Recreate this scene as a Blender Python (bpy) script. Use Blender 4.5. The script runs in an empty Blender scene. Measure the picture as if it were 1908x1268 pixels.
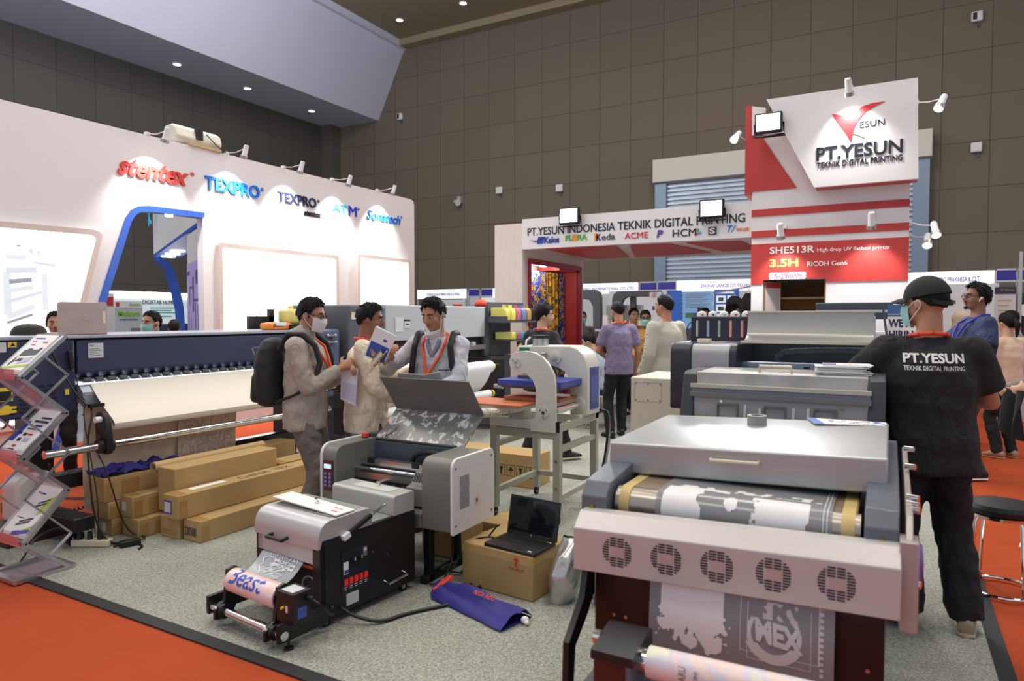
import bpy, bmesh, math, random
from mathutils import Vector as V, Matrix, noise
random.seed(7)
sc = bpy.context.scene
COL = sc.collection
PI = math.pi
R = math.radians

# ------------------------------------------------------------------ camera
cam_d = bpy.data.cameras.new('camera')
cam = bpy.data.objects.new('camera', cam_d); COL.objects.link(cam)
cam.location = (0, 0, 1.53)
cam.rotation_euler = (R(90 - 2.03), 0, R(29.05))
cam_d.sensor_width = 36.0
cam_d.lens = 1271.0 / 1908.0 * 36.0
cam_d.clip_start = 0.05
cam_d.dof.use_dof = True
cam_d.dof.focus_distance = 5.6
cam_d.dof.aperture_fstop = 3.2
sc.camera = cam

# ------------------------------------------------------------------ world (the rest of the hall, far behind and to the side)
w = bpy.data.worlds.new('hall_air'); sc.world = w; w.use_nodes = True
w.node_tree.nodes['Background'].inputs[0].default_value = (0.80, 0.86, 1.0, 1)
w.node_tree.nodes['Background'].inputs[1].default_value = 0.9

def lamp(name, kind, loc, energy, color=(1, 1, 1), size=1.0, size_y=None, aim=None, spot=60, blend=.5):
    d = bpy.data.lights.new(name, kind); d.energy = energy; d.color = color
    if kind == 'AREA':
        d.size = size
        if size_y: d.shape = 'RECTANGLE'; d.size_y = size_y
    else:
        d.shadow_soft_size = size
    if kind == 'SPOT': d.spot_size = R(spot); d.spot_blend = blend
    o = bpy.data.objects.new(name, d); COL.objects.link(o); o.location = loc
    if aim is not None:
        o.rotation_euler = (V(aim) - V(loc)).to_track_quat('-Z', 'Y').to_euler()
    o['kind'] = 'helper'
    return o

# the hall's own ceiling lights
for (lx, ly, e) in ((-7, 4, 560), (1.5, 4, 560), (-3.0, -3, 480), (-3.0, 11.5, 560), (5.5, 11, 400), (-14, 12, 260), (-12.5, 2, 300)):
    lamp('hall_ceiling_light', 'AREA', (lx, ly, 12.6), e, (1.0, .965, .885), 3.2)

# added point lights out of view, to brighten the white soffit and upper hall
for (lx, ly, lz, e) in ((-14.2, 1.0, 9.6, 750), (-14.2, 8.0, 9.8, 850), (-13.5, 14.5, 12.2, 650), (-3, 15, 12.4, 500)):
    lamp('soffit_fill_light', 'POINT', (lx, ly, lz), e, (.90, .93, 1.0), .6)

sc.view_settings.view_transform = 'Standard'
sc.view_settings.look = 'None'
sc.view_settings.gamma = 1.0
sc.view_settings.use_curve_mapping = False
sc.view_settings.exposure = -0.32

# ------------------------------------------------------------------ materials
def lin(c):
    return tuple(((x / 255.0) / 12.92 if x / 255.0 <= .04045 else ((x / 255.0 + .055) / 1.055) ** 2.4) for x in c)
MATS = {}
def M(name, rgb, rough=.5, metal=0.0, var=.05, scale=25.0, bump=0.0, bscale=300.0, emit=0.0, alpha=1.0, trans=0.0, coat=0.0, spec=.5, aniso=0, fold=0.0):
    if name in MATS: return MATS[name]
    m = bpy.data.materials.new(name); m.use_nodes = True; MATS[name] = m
    nt = m.node_tree; b = nt.nodes['Principled BSDF']; L = nt.links
    c = lin(rgb)
    tc = nt.nodes.new('ShaderNodeTexCoord')
    nz = nt.nodes.new('ShaderNodeTexNoise'); nz.inputs['Scale'].default_value = scale; nz.inputs['Detail'].default_value = 3
    if aniso:
        mp = nt.nodes.new('ShaderNodeMapping'); mp.inputs['Scale'].default_value = (1, 1, 1) if aniso == 0 else ((.04, 1, 1) if aniso == 1 else (1, .04, 1))
        L.new(tc.outputs['Object'], mp.inputs[0]); L.new(mp.outputs[0], nz.inputs[0])
    else:
        L.new(tc.outputs['Object'], nz.inputs[0])
    mx = nt.nodes.new('ShaderNodeMix'); mx.data_type = 'RGBA'
    mx.inputs[6].default_value = tuple(max(0, x * (1 - var)) for x in c) + (1,)
    mx.inputs[7].default_value = tuple(min(1, x * (1 + var)) for x in c) + (1,)
    L.new(nz.outputs['Fac'], mx.inputs[0]); L.new(mx.outputs[2], b.inputs['Base Color'])
    b.inputs['Roughness'].default_value = rough; b.inputs['Metallic'].default_value = metal
    b.inputs['Specular IOR Level'].default_value = spec
    if coat: b.inputs['Coat Weight'].default_value = coat; b.inputs['Coat Roughness'].default_value = .1
    if alpha < 1: b.inputs['Alpha'].default_value = alpha
    if trans: b.inputs['Transmission Weight'].default_value = trans
    if emit:
        L.new(mx.outputs[2], b.inputs['Emission Color']); b.inputs['Emission Strength'].default_value = emit
    if bump:
        n2 = nt.nodes.new('ShaderNodeTexNoise'); n2.inputs['Scale'].default_value = bscale; n2.inputs['Detail'].default_value = 4
        L.new(tc.outputs['Object'], n2.inputs[0])
        bp = nt.nodes.new('ShaderNodeBump'); bp.inputs['Strength'].default_value = bump; bp.inputs['Distance'].default_value = .01
        L.new(n2.outputs['Fac'], bp.inputs['Height']); L.new(bp.outputs[0], b.inputs['Normal'])
        if fold:
            mp2 = nt.nodes.new('ShaderNodeMapping'); mp2.inputs['Scale'].default_value = (1, 1, .55); mp2.inputs['Rotation'].default_value = (.3, .5, .2)
            n3 = nt.nodes.new('ShaderNodeTexNoise'); n3.inputs['Scale'].default_value = 10; n3.inputs['Detail'].default_value = 2.5; n3.inputs['Distortion'].default_value = 1.6
            b2 = nt.nodes.new('ShaderNodeBump'); b2.inputs['Strength'].default_value = fold; b2.inputs['Distance'].default_value = .05
            L.new(tc.outputs['Object'], mp2.inputs[0]); L.new(mp2.outputs[0], n3.inputs[0]); L.new(n3.outputs['Fac'], b2.inputs['Height']); L.new(b2.outputs[0], bp.inputs['Normal'])
    return m

def ramp_mat(name, stops, scale, rough=.6, kind='NOISE', detail=4, bump=0.0, dist=0.0, map_scale=(1, 1, 1), metal=0, interp='LINEAR', rot=(0, 0, 0)):
    """pattern material: a texture through a colour ramp"""
    if name in MATS: return MATS[name]
    m = bpy.data.materials.new(name); m.use_nodes = True; MATS[name] = m
    nt = m.node_tree; b = nt.nodes['Principled BSDF']; L = nt.links
    tc = nt.nodes.new('ShaderNodeTexCoord'); mp = nt.nodes.new('ShaderNodeMapping'); mp.inputs['Scale'].default_value = map_scale
    mp.inputs['Rotation'].default_value = rot
    L.new(tc.outputs['Object'], mp.inputs[0])
    if kind == 'NOISE':
        t = nt.nodes.new('ShaderNodeTexNoise'); t.inputs['Detail'].default_value = detail; t.inputs['Distortion'].default_value = dist; out = t.outputs['Fac']
    elif kind == 'VORONOI':
        t = nt.nodes.new('ShaderNodeTexVoronoi'); sp = nt.nodes.new('ShaderNodeSeparateColor'); L.new(t.outputs['Color'], sp.inputs[0]); out = sp.outputs[0]
    else:
        t = nt.nodes.new('ShaderNodeTexWave'); t.inputs['Distortion'].default_value = dist; t.inputs['Detail'].default_value = detail; out = t.outputs['Fac']
    t.inputs['Scale'].default_value = scale
    L.new(mp.outputs[0], t.inputs[0])
    cr = nt.nodes.new('ShaderNodeValToRGB'); cr.color_ramp.interpolation = interp
    e = cr.color_ramp.elements
    while len(e) < len(stops): e.new(.5)
    for k, (p, c) in enumerate(stops): e[k].position = p; e[k].color = lin(c) + (1,)
    L.new(out, cr.inputs[0]); L.new(cr.outputs[0], b.inputs['Base Color'])
    b.inputs['Roughness'].default_value = rough; b.inputs['Metallic'].default_value = metal
    if bump:
        bp = nt.nodes.new('ShaderNodeBump'); bp.inputs['Strength'].default_value = bump; bp.inputs['Distance'].default_value = .01
        L.new(out, bp.inputs['Height']); L.new(bp.outputs[0], b.inputs['Normal'])
    return m

def panel_wall_mat(name, rgb, axis, pw, ph):
    m = bpy.data.materials.new(name); m.use_nodes = True; MATS[name] = m
    nt = m.node_tree; b = nt.nodes['Principled BSDF']; L = nt.links
    tc = nt.nodes.new('ShaderNodeTexCoord'); sp = nt.nodes.new('ShaderNodeSeparateXYZ'); cb = nt.nodes.new('ShaderNodeCombineXYZ')
    L.new(tc.outputs['Object'], sp.inputs[0]); L.new(sp.outputs[axis], cb.inputs[0]); L.new(sp.outputs[2], cb.inputs[1])
    bt = nt.nodes.new('ShaderNodeTexBrick'); bt.offset = 0.0; bt.squash = 1.0
    c = lin(rgb)
    bt.inputs['Color1'].default_value = tuple(x * .96 for x in c) + (1,); bt.inputs['Color2'].default_value = tuple(x * 1.05 for x in c) + (1,)
    bt.inputs['Mortar'].default_value = tuple(x * .42 for x in c) + (1,)
    bt.inputs['Scale'].default_value = 1.0; bt.inputs['Mortar Size'].default_value = .012; bt.inputs['Mortar Smooth'].default_value = .2
    bt.inputs['Brick Width'].default_value = pw; bt.inputs['Row Height'].default_value = ph
    L.new(cb.outputs[0], bt.inputs[0]); L.new(bt.outputs['Color'], b.inputs['Base Color'])
    b.inputs['Roughness'].default_value = .75
    return m

# ------------------------------------------------------------------ mesh helpers
def frame_of(d):
    d = V(d).normalized(); a = V((0, 0, 1)) if abs(d.z) < .9 else V((1, 0, 0))
    x = a.cross(d).normalized(); return x, d.cross(x).normalized(), d

TEXT = {}
def text_mesh(s, bold=0.0, shear=0.0, ext=.04):
    k = (s, bold, shear, ext)
    if k not in TEXT:
        cu = bpy.data.curves.new('lettering_curve', 'FONT'); cu.body = s; cu.offset = bold; cu.shear = shear; cu.extrude = ext; cu.resolution_u = 3
        o = bpy.data.objects.new('lettering_curve', cu)
        me = bpy.data.meshes.new_from_object(o)
        vs = [v.co.copy() for v in me.vertices]; fs = [tuple(p.vertices) for p in me.polygons]
        TEXT[k] = (vs, fs)
        bpy.data.objects.remove(o); bpy.data.curves.remove(cu); bpy.data.meshes.remove(me)
    return TEXT[k]

class MB:
    def __init__(s): s.v = []; s.f = []; s.m = []
    def add(s, vs, fs, mat=0):
        o = len(s.v); s.v += [V(v) for v in vs]; s.f += [tuple(i + o for i in f) for f in fs]; s.m += [mat] * len(fs); return s
    def box(s, x0, x1, y0, y1, z0, z1, mat=0):
        vs = [(x, y, z) for x in (x0, x1) for y in (y0, y1) for z in (z0, z1)]
        return s.add(vs, [(0, 1, 3, 2), (4, 6, 7, 5), (0, 4, 5, 1), (2, 3, 7, 6), (0, 2, 6, 4), (1, 5, 7, 3)], mat)
    def obox(s, c, size, rot=(0, 0, 0), mat=0):
        from mathutils import Euler
        m = Matrix.Translation(V(c)) @ Euler(rot).to_matrix().to_4x4()
        hx, hy, hz = [q / 2 for q in size]
        vs = [m @ V((x, y, z)) for x in (-hx, hx) for y in (-hy, hy) for z in (-hz, hz)]
        return s.add(vs, [(0, 1, 3, 2), (4, 6, 7, 5), (0, 4, 5, 1), (2, 3, 7, 6), (0, 2, 6, 4), (1, 5, 7, 3)], mat)
    def beam(s, p0, p1, wx, wy=None, mat=0, up=None):
        wy = wy or wx; x, y, d = frame_of(V(p1) - V(p0))
        if up is not None:
            y = (V(up) - d * V(up).dot(d)).normalized(); x = y.cross(d)
        vs = [V(p) + x * a * wx / 2 + y * b * wy / 2 for p in (p0, p1) for a, b in ((-1, -1), (1, -1), (1, 1), (-1, 1))]
        return s.add(vs, [(0, 3, 2, 1), (4, 5, 6, 7), (0, 1, 5, 4), (1, 2, 6, 5), (2, 3, 7, 6), (3, 0, 4, 7)], mat)
    def cyl(s, p0, p1, r0, r1=None, n=16, mat=0, mcap=None):
        r1 = r0 if r1 is None else r1; x, y, d = frame_of(V(p1) - V(p0))
        vs = [V(p) + (x * math.cos(2 * PI * k / n) + y * math.sin(2 * PI * k / n)) * r for p, r in ((p0, r0), (p1, r1)) for k in range(n)]
        s.add(vs, [(k, (k + 1) % n, n + (k + 1) % n, n + k) for k in range(n)], mat)
        o = len(s.v) - 2 * n
        s.f += [tuple(o + k for k in reversed(range(n))), tuple(o + n + k for k in range(n))]; s.m += [mat if mcap is None else mcap] * 2
        return s
    def pipe(s, p0, p1, ro, ri, n=20, mat=0):
        x, y, d = frame_of(V(p1) - V(p0)); vs = []
        for p, r in ((p0, ro), (p1, ro), (p1, ri), (p0, ri)):
            vs += [V(p) + (x * math.cos(2 * PI * k / n) + y * math.sin(2 * PI * k / n)) * r for k in range(n)]
        return s.add(vs, [(a * n + k, a * n + (k + 1) % n, ((a + 1) % 4) * n + (k + 1) % n, ((a + 1) % 4) * n + k) for a in range(4) for k in range(n)], mat)
    def tube(s, pts, r, n=8, mat=0, smooth=0):
        P = [V(p) for p in pts]
        for _ in range(smooth):
            Q = [P[0]]
            for a, b in zip(P, P[1:]): Q += [a * .75 + b * .25, a * .25 + b * .75]
            P = Q + [P[-1]]
        d0 = (P[1] - P[0]).normalized(); x, y, _ = frame_of(d0); vs = []
        for i, p in enumerate(P):
            d = (P[min(i + 1, len(P) - 1)] - P[max(i - 1, 0)]).normalized()
            x = (x - d * x.dot(d)).normalized() if (x - d * x.dot(d)).length > 1e-6 else frame_of(d)[0]
            y = d.cross(x)
            vs += [p + (x * math.cos(2 * PI * k / n) + y * math.sin(2 * PI * k / n)) * r for k in range(n)]
        fs = [(i * n + k, i * n + (k + 1) % n, (i + 1) * n + (k + 1) % n, (i + 1) * n + k) for i in range(len(P) - 1) for k in range(n)]
        fs += [tuple(reversed(range(n))), tuple((len(P) - 1) * n + k for k in range(n))]
        return s.add(vs, fs, mat)
    def prism(s, pts, axis, a0, a1, mat=0, mside=None):
        f = {'x': lambda p, a: (a, p[0], p[1]), 'y': lambda p, a: (p[0], a, p[1]), 'z': lambda p, a: (p[0], p[1], a)}[axis]
        n = len(pts); vs = [f(p, a0) for p in pts] + [f(p, a1) for p in pts]
        s.add(vs, [tuple(range(n)), tuple(reversed(range(n, 2 * n)))], mat)
        o = len(s.v) - 2 * n
        s.f += [(o + k, o + (k + 1) % n, o + n + (k + 1) % n, o + n + k) for k in range(n)]; s.m += [mat if mside is None else mside] * n
        return s
    def ring_prism(s, outer, inner, axis, a0, a1, mat=0):
        """plate between two outlines with equally many points"""
        f = {'x': lambda p, a: (a, p[0], p[1]), 'y': lambda p, a: (p[0], a, p[1]), 'z': lambda p, a: (p[0], p[1], a)}[axis]
        n = len(outer); vs = [f(p, a) for a in (a0, a1) for q in (outer, inner) for p in q]; fs = []
        for k in range(n):
            j = (k + 1) % n
            fs += [(k, j, n + j, n + k), (2 * n + k, 3 * n + k, 3 * n + j, 2 * n + j), (k, 2 * n + k, 2 * n + j, j), (n + k, n + j, 3 * n + j, 3 * n + k)]
        return s.add(vs, fs, mat)
    def sheet(s, fn, nu, nv, th=0.0, mat=0):
        P = [[V(fn(i / nu, j / nv)) for j in range(nv + 1)] for i in range(nu + 1)]
        vs = [p for r in P for p in r]; W = nv + 1
        fs = [(i * W + j, (i + 1) * W + j, (i + 1) * W + j + 1, i * W + j + 1) for i in range(nu) for j in range(nv)]
        if not th: return s.add(vs, fs, mat)
        N = []
        for i in range(nu + 1):
            for j in range(nv + 1):
                a = P[min(i + 1, nu)][j] - P[max(i - 1, 0)][j]; b = P[i][min(j + 1, nv)] - P[i][max(j - 1, 0)]
                c = a.cross(b); N.append(c.normalized() if c.length > 1e-9 else V((0, 0, 1)))
        K = len(vs); vs2 = vs + [p + q * th for p, q in zip(vs, N)]
        fs2 = [tuple(reversed(f)) for f in fs] + [tuple(i + K for i in f) for f in fs]
        edge = [i * W for i in range(nu + 1)] + [nu * W + j for j in range(1, W)] + [i * W + nv for i in range(nu - 1, -1, -1)] + [j for j in range(nv - 1, 0, -1)]
        for a, b in zip(edge, edge[1:] + edge[:1]): fs2.append((a, b, b + K, a + K))
        return s.add(vs2, fs2, mat)
    def ell(s, c, r, rot=None, nu=14, nv=9, mat=0):
        c = V(c); r = (r, r, r) if not hasattr(r, '__len__') else r
        m = rot if rot is not None else Matrix.Identity(3)
        vs = [c + m @ V((0, 0, r[2]))]
        for j in range(1, nv):
            t = PI * j / nv
            vs += [c + m @ V((r[0] * math.sin(t) * math.cos(2 * PI * k / nu), r[1] * math.sin(t) * math.sin(2 * PI * k / nu), r[2] * math.cos(t))) for k in range(nu)]
        vs.append(c + m @ V((0, 0, -r[2]))); e = len(vs) - 1
        fs = [(0, 1 + k, 1 + (k + 1) % nu) for k in range(nu)]
        for j in range(nv - 2):
            a = 1 + j * nu
            fs += [(a + k, a + nu + k, a + nu + (k + 1) % nu, a + (k + 1) % nu) for k in range(nu)]
        a = 1 + (nv - 2) * nu
        fs += [(a + k, e, a + (k + 1) % nu) for k in range(nu)]
        return s.add(vs, fs, mat)
    def cap(s, p0, p1, r0, r1, n=14, mat=0):
        """rounded tapered limb"""
        s.cyl(p0, p1, r0, r1, n, mat); s.ell(p0, r0, nu=n, nv=8, mat=mat); s.ell(p1, r1, nu=n, nv=8, mat=mat); return s
    def loft(s, rings, n=24, mat=0):
        """rings: (centre, x-vector, y-vector) already scaled by their radii"""
        vs = []
        for c, x, y in rings:
            vs += [V(c) + V(x) * math.cos(2 * PI * k / n) + V(y) * math.sin(2 * PI * k / n) for k in range(n)]
        fs = [(i * n + k, i * n + (k + 1) % n, (i + 1) * n + (k + 1) % n, (i + 1) * n + k) for i in range(len(rings) - 1) for k in range(n)]
        fs += [tuple(reversed(range(n))), tuple((len(rings) - 1) * n + k for k in range(n))]
        return s.add(vs, fs, mat)
    def lathe(s, prof, o=(0, 0, 0), d=(0, 0, 1), n=24, mat=0):
        x, y, z = frame_of(d); o = V(o); vs = []
        for r, h in prof: vs += [o + z * h + (x * math.cos(2 * PI * k / n) + y * math.sin(2 * PI * k / n)) * max(r, 1e-5) for k in range(n)]
        m = len(prof)
        fs = [(i * n + k, i * n + (k + 1) % n, (i + 1) * n + (k + 1) % n, (i + 1) * n + k) for i in range(m - 1) for k in range(n)]
        fs += [tuple(reversed(range(n))), tuple((m - 1) * n + k for k in range(n))]
        return s.add(vs, fs, mat)
    def text(s, t, o, ux, uy, w=None, h=None, mat=0, bold=0.0, shear=0.0, th=.004, fn=None):
        """lettering whose box starts at o and runs w along ux and h along uy"""
        vs, fs = text_mesh(t, bold, shear)
        ux = V(ux).normalized(); uy = V(uy).normalized(); uz = ux.cross(uy); o = V(o)
        x0 = min(p.x for p in vs); x1 = max(p.x for p in vs); y0 = min(p.y for p in vs); y1 = max(p.y for p in vs)
        sy = h / (y1 - y0) if h else w / (x1 - x0); sx = w / (x1 - x0) if w else sy; sy = sy if h else sx
        return s.add([o + ux * (p.x - x0) * sx + uy * (p.y - y0) * sy + uz * (p.z / .04 * th / 2 + th / 2) for p in vs], fs, mat)
    def build(s, name, mats, parent=None, bev=0.0, seg=2, local=False, ang=35, mods=None):
        if not isinstance(mats, (list, tuple)): mats = [mats]
        me = bpy.data.meshes.new(name)
        vs = s.v
        if parent is not None and not local:
            inv = WORLD[parent.name].inverted(); vs = [inv @ v for v in vs]
        me.from_pydata([tuple(v) for v in vs], [], s.f)
        for m in mats: me.materials.append(m)
        for p, k in zip(me.polygons, s.m): p.material_index = k; p.use_smooth = True
        bm = bmesh.new(); bm.from_mesh(me); bmesh.ops.recalc_face_normals(bm, faces=bm.faces); bm.to_mesh(me); bm.free()
        me.set_sharp_from_angle(angle=R(ang))
        o = bpy.data.objects.new(name, me); COL.objects.link(o)
        if parent is not None: o.parent = parent; WORLD[o.name] = WORLD[parent.name]
        else: WORLD[o.name] = Matrix.Identity(4)
        if bev:
            b = o.modifiers.new('bevel', 'BEVEL'); b.width = bev; b.segments = seg; b.limit_method = 'ANGLE'; b.angle_limit = R(40); b.use_clamp_overlap = True
        return o

WORLD = {}
def thing(name, label, cat, loc=(0, 0, 0), rz=0.0, group=None):
    o = bpy.data.objects.new(name, None); COL.objects.link(o); o.location = loc; o.rotation_euler = (0, 0, rz); o.empty_display_size = .1
    WORLD[o.name] = Matrix.Translation(V(loc)) @ Matrix.Rotation(rz, 4, 'Z')
    return tag(o, label, cat, group)
def tag(o, label, cat, group=None, kind=None):
    o['label'] = label; o['category'] = cat
    if group: o['group'] = group
    if kind: o['kind'] = kind
    return o
def struct(o, label=None, cat=None):
    o['kind'] = 'structure'
    if label: o['label'] = label
    if cat: o['category'] = cat
    return o
def one(name, label, cat, mb, mats, loc, group=None, bev=0.0, **k):
    """a thing that is one mesh: origin at loc, geometry given in world units"""
    mb.v = [v - V(loc) for v in mb.v]
    o = mb.build(name, mats, None, bev, **k); o.location = loc
    WORLD[o.name] = Matrix.Translation(V(loc))
    return tag(o, label, cat, group)
def plabel(o, l): o['label'] = l; return o
def rrect(x0, x1, y0, y1, r, n=4):
    """rounded rectangle outline; r one radius or four (bl, br, tr, tl)"""
    r = r if hasattr(r, '__len__') else (r,) * 4; P = []
    for (cx, cy, a, q) in ((x0 + r[0], y0 + r[0], PI, r[0]), (x1 - r[1], y0 + r[1], 1.5 * PI, r[1]), (x1 - r[2], y1 - r[2], 0, r[2]), (x0 + r[3], y1 - r[3], .5 * PI, r[3])):
        P += [(cx + q * math.cos(a + k / n * PI / 2), cy + q * math.sin(a + k / n * PI / 2)) for k in range(n + 1)] if q > 0 else [(cx, cy)]
    return P
def circ(cx, cy, r, n=20): return [(cx + r * math.cos(2 * PI * k / n), cy + r * math.sin(2 * PI * k / n)) for k in range(n)]

# palette
white = M('white_panel', (226, 224, 224), .45)
wallwhite = M('painted_white_board', (226, 222, 222), .5, var=.02)
black = M('black_plastic', (24, 24, 27), .45)
blackm = M('black_powder_coat', (20, 19, 21), .4, bump=.05)
rubber = M('black_rubber', (18, 18, 18), .8)
steel = M('brushed_steel', (196, 196, 194), .28, 1.0, aniso=1)
chrome = M('chrome', (225, 225, 225), .08, 1.0)
alu = M('aluminium', (186, 186, 188), .35, .9)
silver = M('silver_paint', (188, 186, 186), .38, .35)
paper = M('white_paper', (238, 237, 235), .6)
kraft = M('brown_cardboard', (178, 146, 96), .75, var=.10, scale=9, bump=.04)
tape = M('brown_parcel_tape', (168, 130, 74), .25, var=.05)
navy = M('navy_painted_steel', (48, 55, 84), .45, bump=.02)
grey_d = M('dark_grey_enamel', (74, 77, 84), .45)
grey_m = M('mid_grey_enamel', (128, 127, 122), .42)
grey_l = M('light_grey_enamel', (176, 178, 182), .4)
bluepl = M('tote_blue', (46, 40, 128), .65, var=.1, bump=.15, bscale=900)
red = M('red_paint', (190, 52, 48), .45)
redorange = M('orange_lanyard', (226, 74, 40), .6)
ink_k = M('black_print', (28, 30, 42), .5)
lampw = M('lamp_glow', (255, 252, 246), .4, emit=14)
# ------------------------------------------------------------------ the hall
red_carpet = M('red_carpet', (176, 76, 44), .95, var=.10, scale=3, bump=.35, bscale=700, spec=.1)
grey_carpet = ramp_mat('grey_needle_carpet', [(.30, (112, 113, 106)), (.5, (152, 152, 143)), (.72, (186, 185, 173))], 95, .95, detail=6, bump=.3)
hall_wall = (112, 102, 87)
struct(MB().box(-23.5, 14, -9, 24.5, -.12, -.004).build('floor', M('hall_concrete', (120, 124, 130), .7, var=.08, scale=1)))
struct(MB().box(-8.6, 3.6, -4, 17.0, -.05, 0).build('floor_red', red_carpet))
struct(MB().box(-5.33, .43, 2.09, 12.6, 0, .008).build('floor_grey', grey_carpet))
struct(MB().box(-5.35, .49, 2.03, 2.10, 0, .010).build('trim_1', M('black_edge_tape', (34, 34, 36), .7, bump=.1)))
struct(MB().box(.42, .49, 2.03, 12.6, 0, .010).build('trim_2', MATS['black_edge_tape']))
struct(MB().box(-23.5, 14, 24, 24.3, 0, 14).build('wall_back', panel_wall_mat('hall_wall_panels_back', hall_wall, 0, 1.2, 1.32)))
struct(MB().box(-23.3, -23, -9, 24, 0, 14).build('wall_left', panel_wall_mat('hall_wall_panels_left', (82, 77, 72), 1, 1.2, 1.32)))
struct(MB().box(-23, -22.4, 23.4, 24, 0, 10.3).build('column_corner', M('hall_wall_plain', (90, 84, 76), .75)))
struct(MB().box(-18.7, 14, -9, 24.3, 13.35, 13.6).build('ceiling', M('olive_ceiling', (150, 138, 112), .8, var=.02)))
struct(MB().box(-18.7, 14, 23.5, 24.3, 13.08, 13.36).build('trim_3', MATS['olive_ceiling']))
soff = M('soffit_white', (206, 206, 222), .8, var=.02)
struct(MB().prism([(-23.2, 10.24), (-20.15, 10.24), (-18.7, 13.05), (-18.55, 13.08), (-18.55, 13.5), (-23.2, 13.5)], 'y', -9, 24).build('ceiling_soffit', soff))
dl_rim = white
for k, (x, y, z) in enumerate(((-21.72, 15.27, 10.24), (-21.65, 18.16, 10.24), (-21.63, 21.45, 10.24), (-17.35, 22.0, 13.35), (-14.33, 22.0, 13.35))):
    t = thing('recessed_downlight', ['round downlight in the white soffit, nearest the camera end', 'middle of the three round downlights in the white soffit', 'round downlight in the white soffit by the hall corner', 'round ceiling downlight next to the white sloping soffit', 'round ceiling downlight at the top edge, away from the soffit'][k], 'light', (x, y, z), group='downlights')
    MB().pipe((x, y, z - .03), (x, y, z + .02), .16, .125).build('rim', dl_rim, t)
    MB().cyl((x, y, z - .015), (x, y, z + .015), .13).build('lamp', lampw, t)
# roller shutter door in the back wall
shut = M('shutter_slat', (186, 196, 206), .35, .5, var=.03)
prof = []
zz = 0.0
while zz < 6.2:
    prof += [(23.78, zz), (23.70, zz + .03), (23.70, zz + .10), (23.78, zz + .13)]; zz += .15
d = thing('door_1', 'wide corrugated roller shutter door in the back wall', 'door', (-3.1, 23.8, 0)); d['kind'] = 'structure'
MB().prism(prof + [(23.95, zz), (23.95, 0)], 'x', -7.05, .55).build('shutter_curtain', shut, d, ang=20)
MB().box(-7.4, .97, 23.45, 24, 6.2, 7.0).build('shutter_box', M('cream_shutter_box', (214, 210, 198), .5), d, bev=.02)
MB().box(-7.35, -6.95, 23.6, 24, 0, 6.2).build('guide_rail', M('blue_grey_steel', (130, 146, 166), .4, .4), d)
MB().box(.5, .92, 23.6, 24, 0, 6.2).build('guide_rail', MATS['blue_grey_steel'], d)
# small devices on the wall
for k, (x, z, lab) in enumerate(((-13.88, 6.59, 'small white box high on the back wall, left of its neighbour'), (-11.21, 6.44, 'small rounded white box high on the back wall above the lit sign flood lamp'),
        (2.07, 6.41, 'small white box on the back wall right of the tower'), (2.01, 10.14, 'small white box near the top of the back wall at far right'), (-18.89, 10.23, 'small grey and white box on the back wall near the soffit'))):
    t = thing('wall_access_point', lab, 'wall device', (x, 24, z), group='wall boxes')
    MB().box(x - .14, x + .14, 23.86, 23.99, z - .14, z + .14).build('casing', white, t, bev=.03)
    MB().box(x + .02, x + .08, 23.96, 24.0, z - .28, z - .1).build('bracket', grey_d, t)
    if k > 2: MB().box(x - .1, x - .0, 23.85, 23.88, z - .1, z + .1).build('lens', black, t)
t = thing('wall_lamp', 'small white twin spotlight low on the back wall, left of the boxes', 'wall lamp', (-15.79, 24, 6.3))
MB().cyl((-15.95, 23.8, 6.3), (-15.72, 23.7, 6.22), .06, .14).build('shade', white, t)
MB().box(-15.86, -15.7, 23.85, 24, 6.25, 6.5).build('arm', grey_l, t)

# ------------------------------------------------------------------ spotlight on an arm (used on both booths)
def arm_spot(label, base, head, aim, group, power=60, cone=75):
    t = thing('arm_spotlight', label, 'spotlight', base, group=group)
    b = V(base); h = V(head); a = (V(aim) - h).normalized()
    MB().tube([b, b + (h - b) * .5 + V((0, 0, .01)), h - a * .07], .007, 8).build('arm', white, t)
    MB().box(b.x - .025, b.x + .025, b.y - .025, b.y + .025, b.z - .02, b.z + .02).build('clamp', white, t)
    mb = MB().lathe([(.0, -.11), (.03, -.11), (.034, -.09), (.036, .03), (.045, .045), (.05, .075), (.046, .08), (.046, .06), (.0, .06)], h, a, 18)
    mb.build('lamp_head', silver if False else white, t)
    MB().pipe(h + a * .035, h + a * .078, .0515, .047, 18).build('rim', alu, t)
    MB().cyl(h + a * .061, h + a * .066, .044, n=18).build('bulb', lampw, t)
    l = lamp('spotlight_beam', 'SPOT', h + a * .085, power, (1, .985, .96), .04, aim=h + a, spot=cone, blend=.7)
    return t

# ------------------------------------------------------------------ exhibition wall with backlit panels, far side of the aisle
SX = -8.3
arch = [(4.25, 0), (5.01, 2.25), (5.16, 2.71), (5.22, 2.80), (5.29, 2.845), (5.39, 2.86), (6.18, 2.88), (6.18, 0)]
arch_o = [(4.18, 0), (4.93, 2.27), (5.09, 2.74), (5.16, 2.85), (5.26, 2.91), (5.39, 2.935), (6.20, 2.955), (6.20, 2.88)]
top = 3.83
out = [(-2.5, 0)] + arch_o[:6] + [(6.18, 2.95), (6.18, 0), (10.95, 0), (10.95, 3.72), (10.93, 3.79), (10.87, 3.82), (10.78, top), (-2.5, top)]
stx = thing('exhibition_wall', 'long white exhibition wall with logo lettering and an arched opening', 'booth wall', (SX, 4.2, 0))
MB().prism(out, 'x', SX - .12, SX).build('wall_panel', wallwhite, stx, ang=25)
blue = M('booth_blue', (44, 92, 196), .4)
bb = MB()
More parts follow.
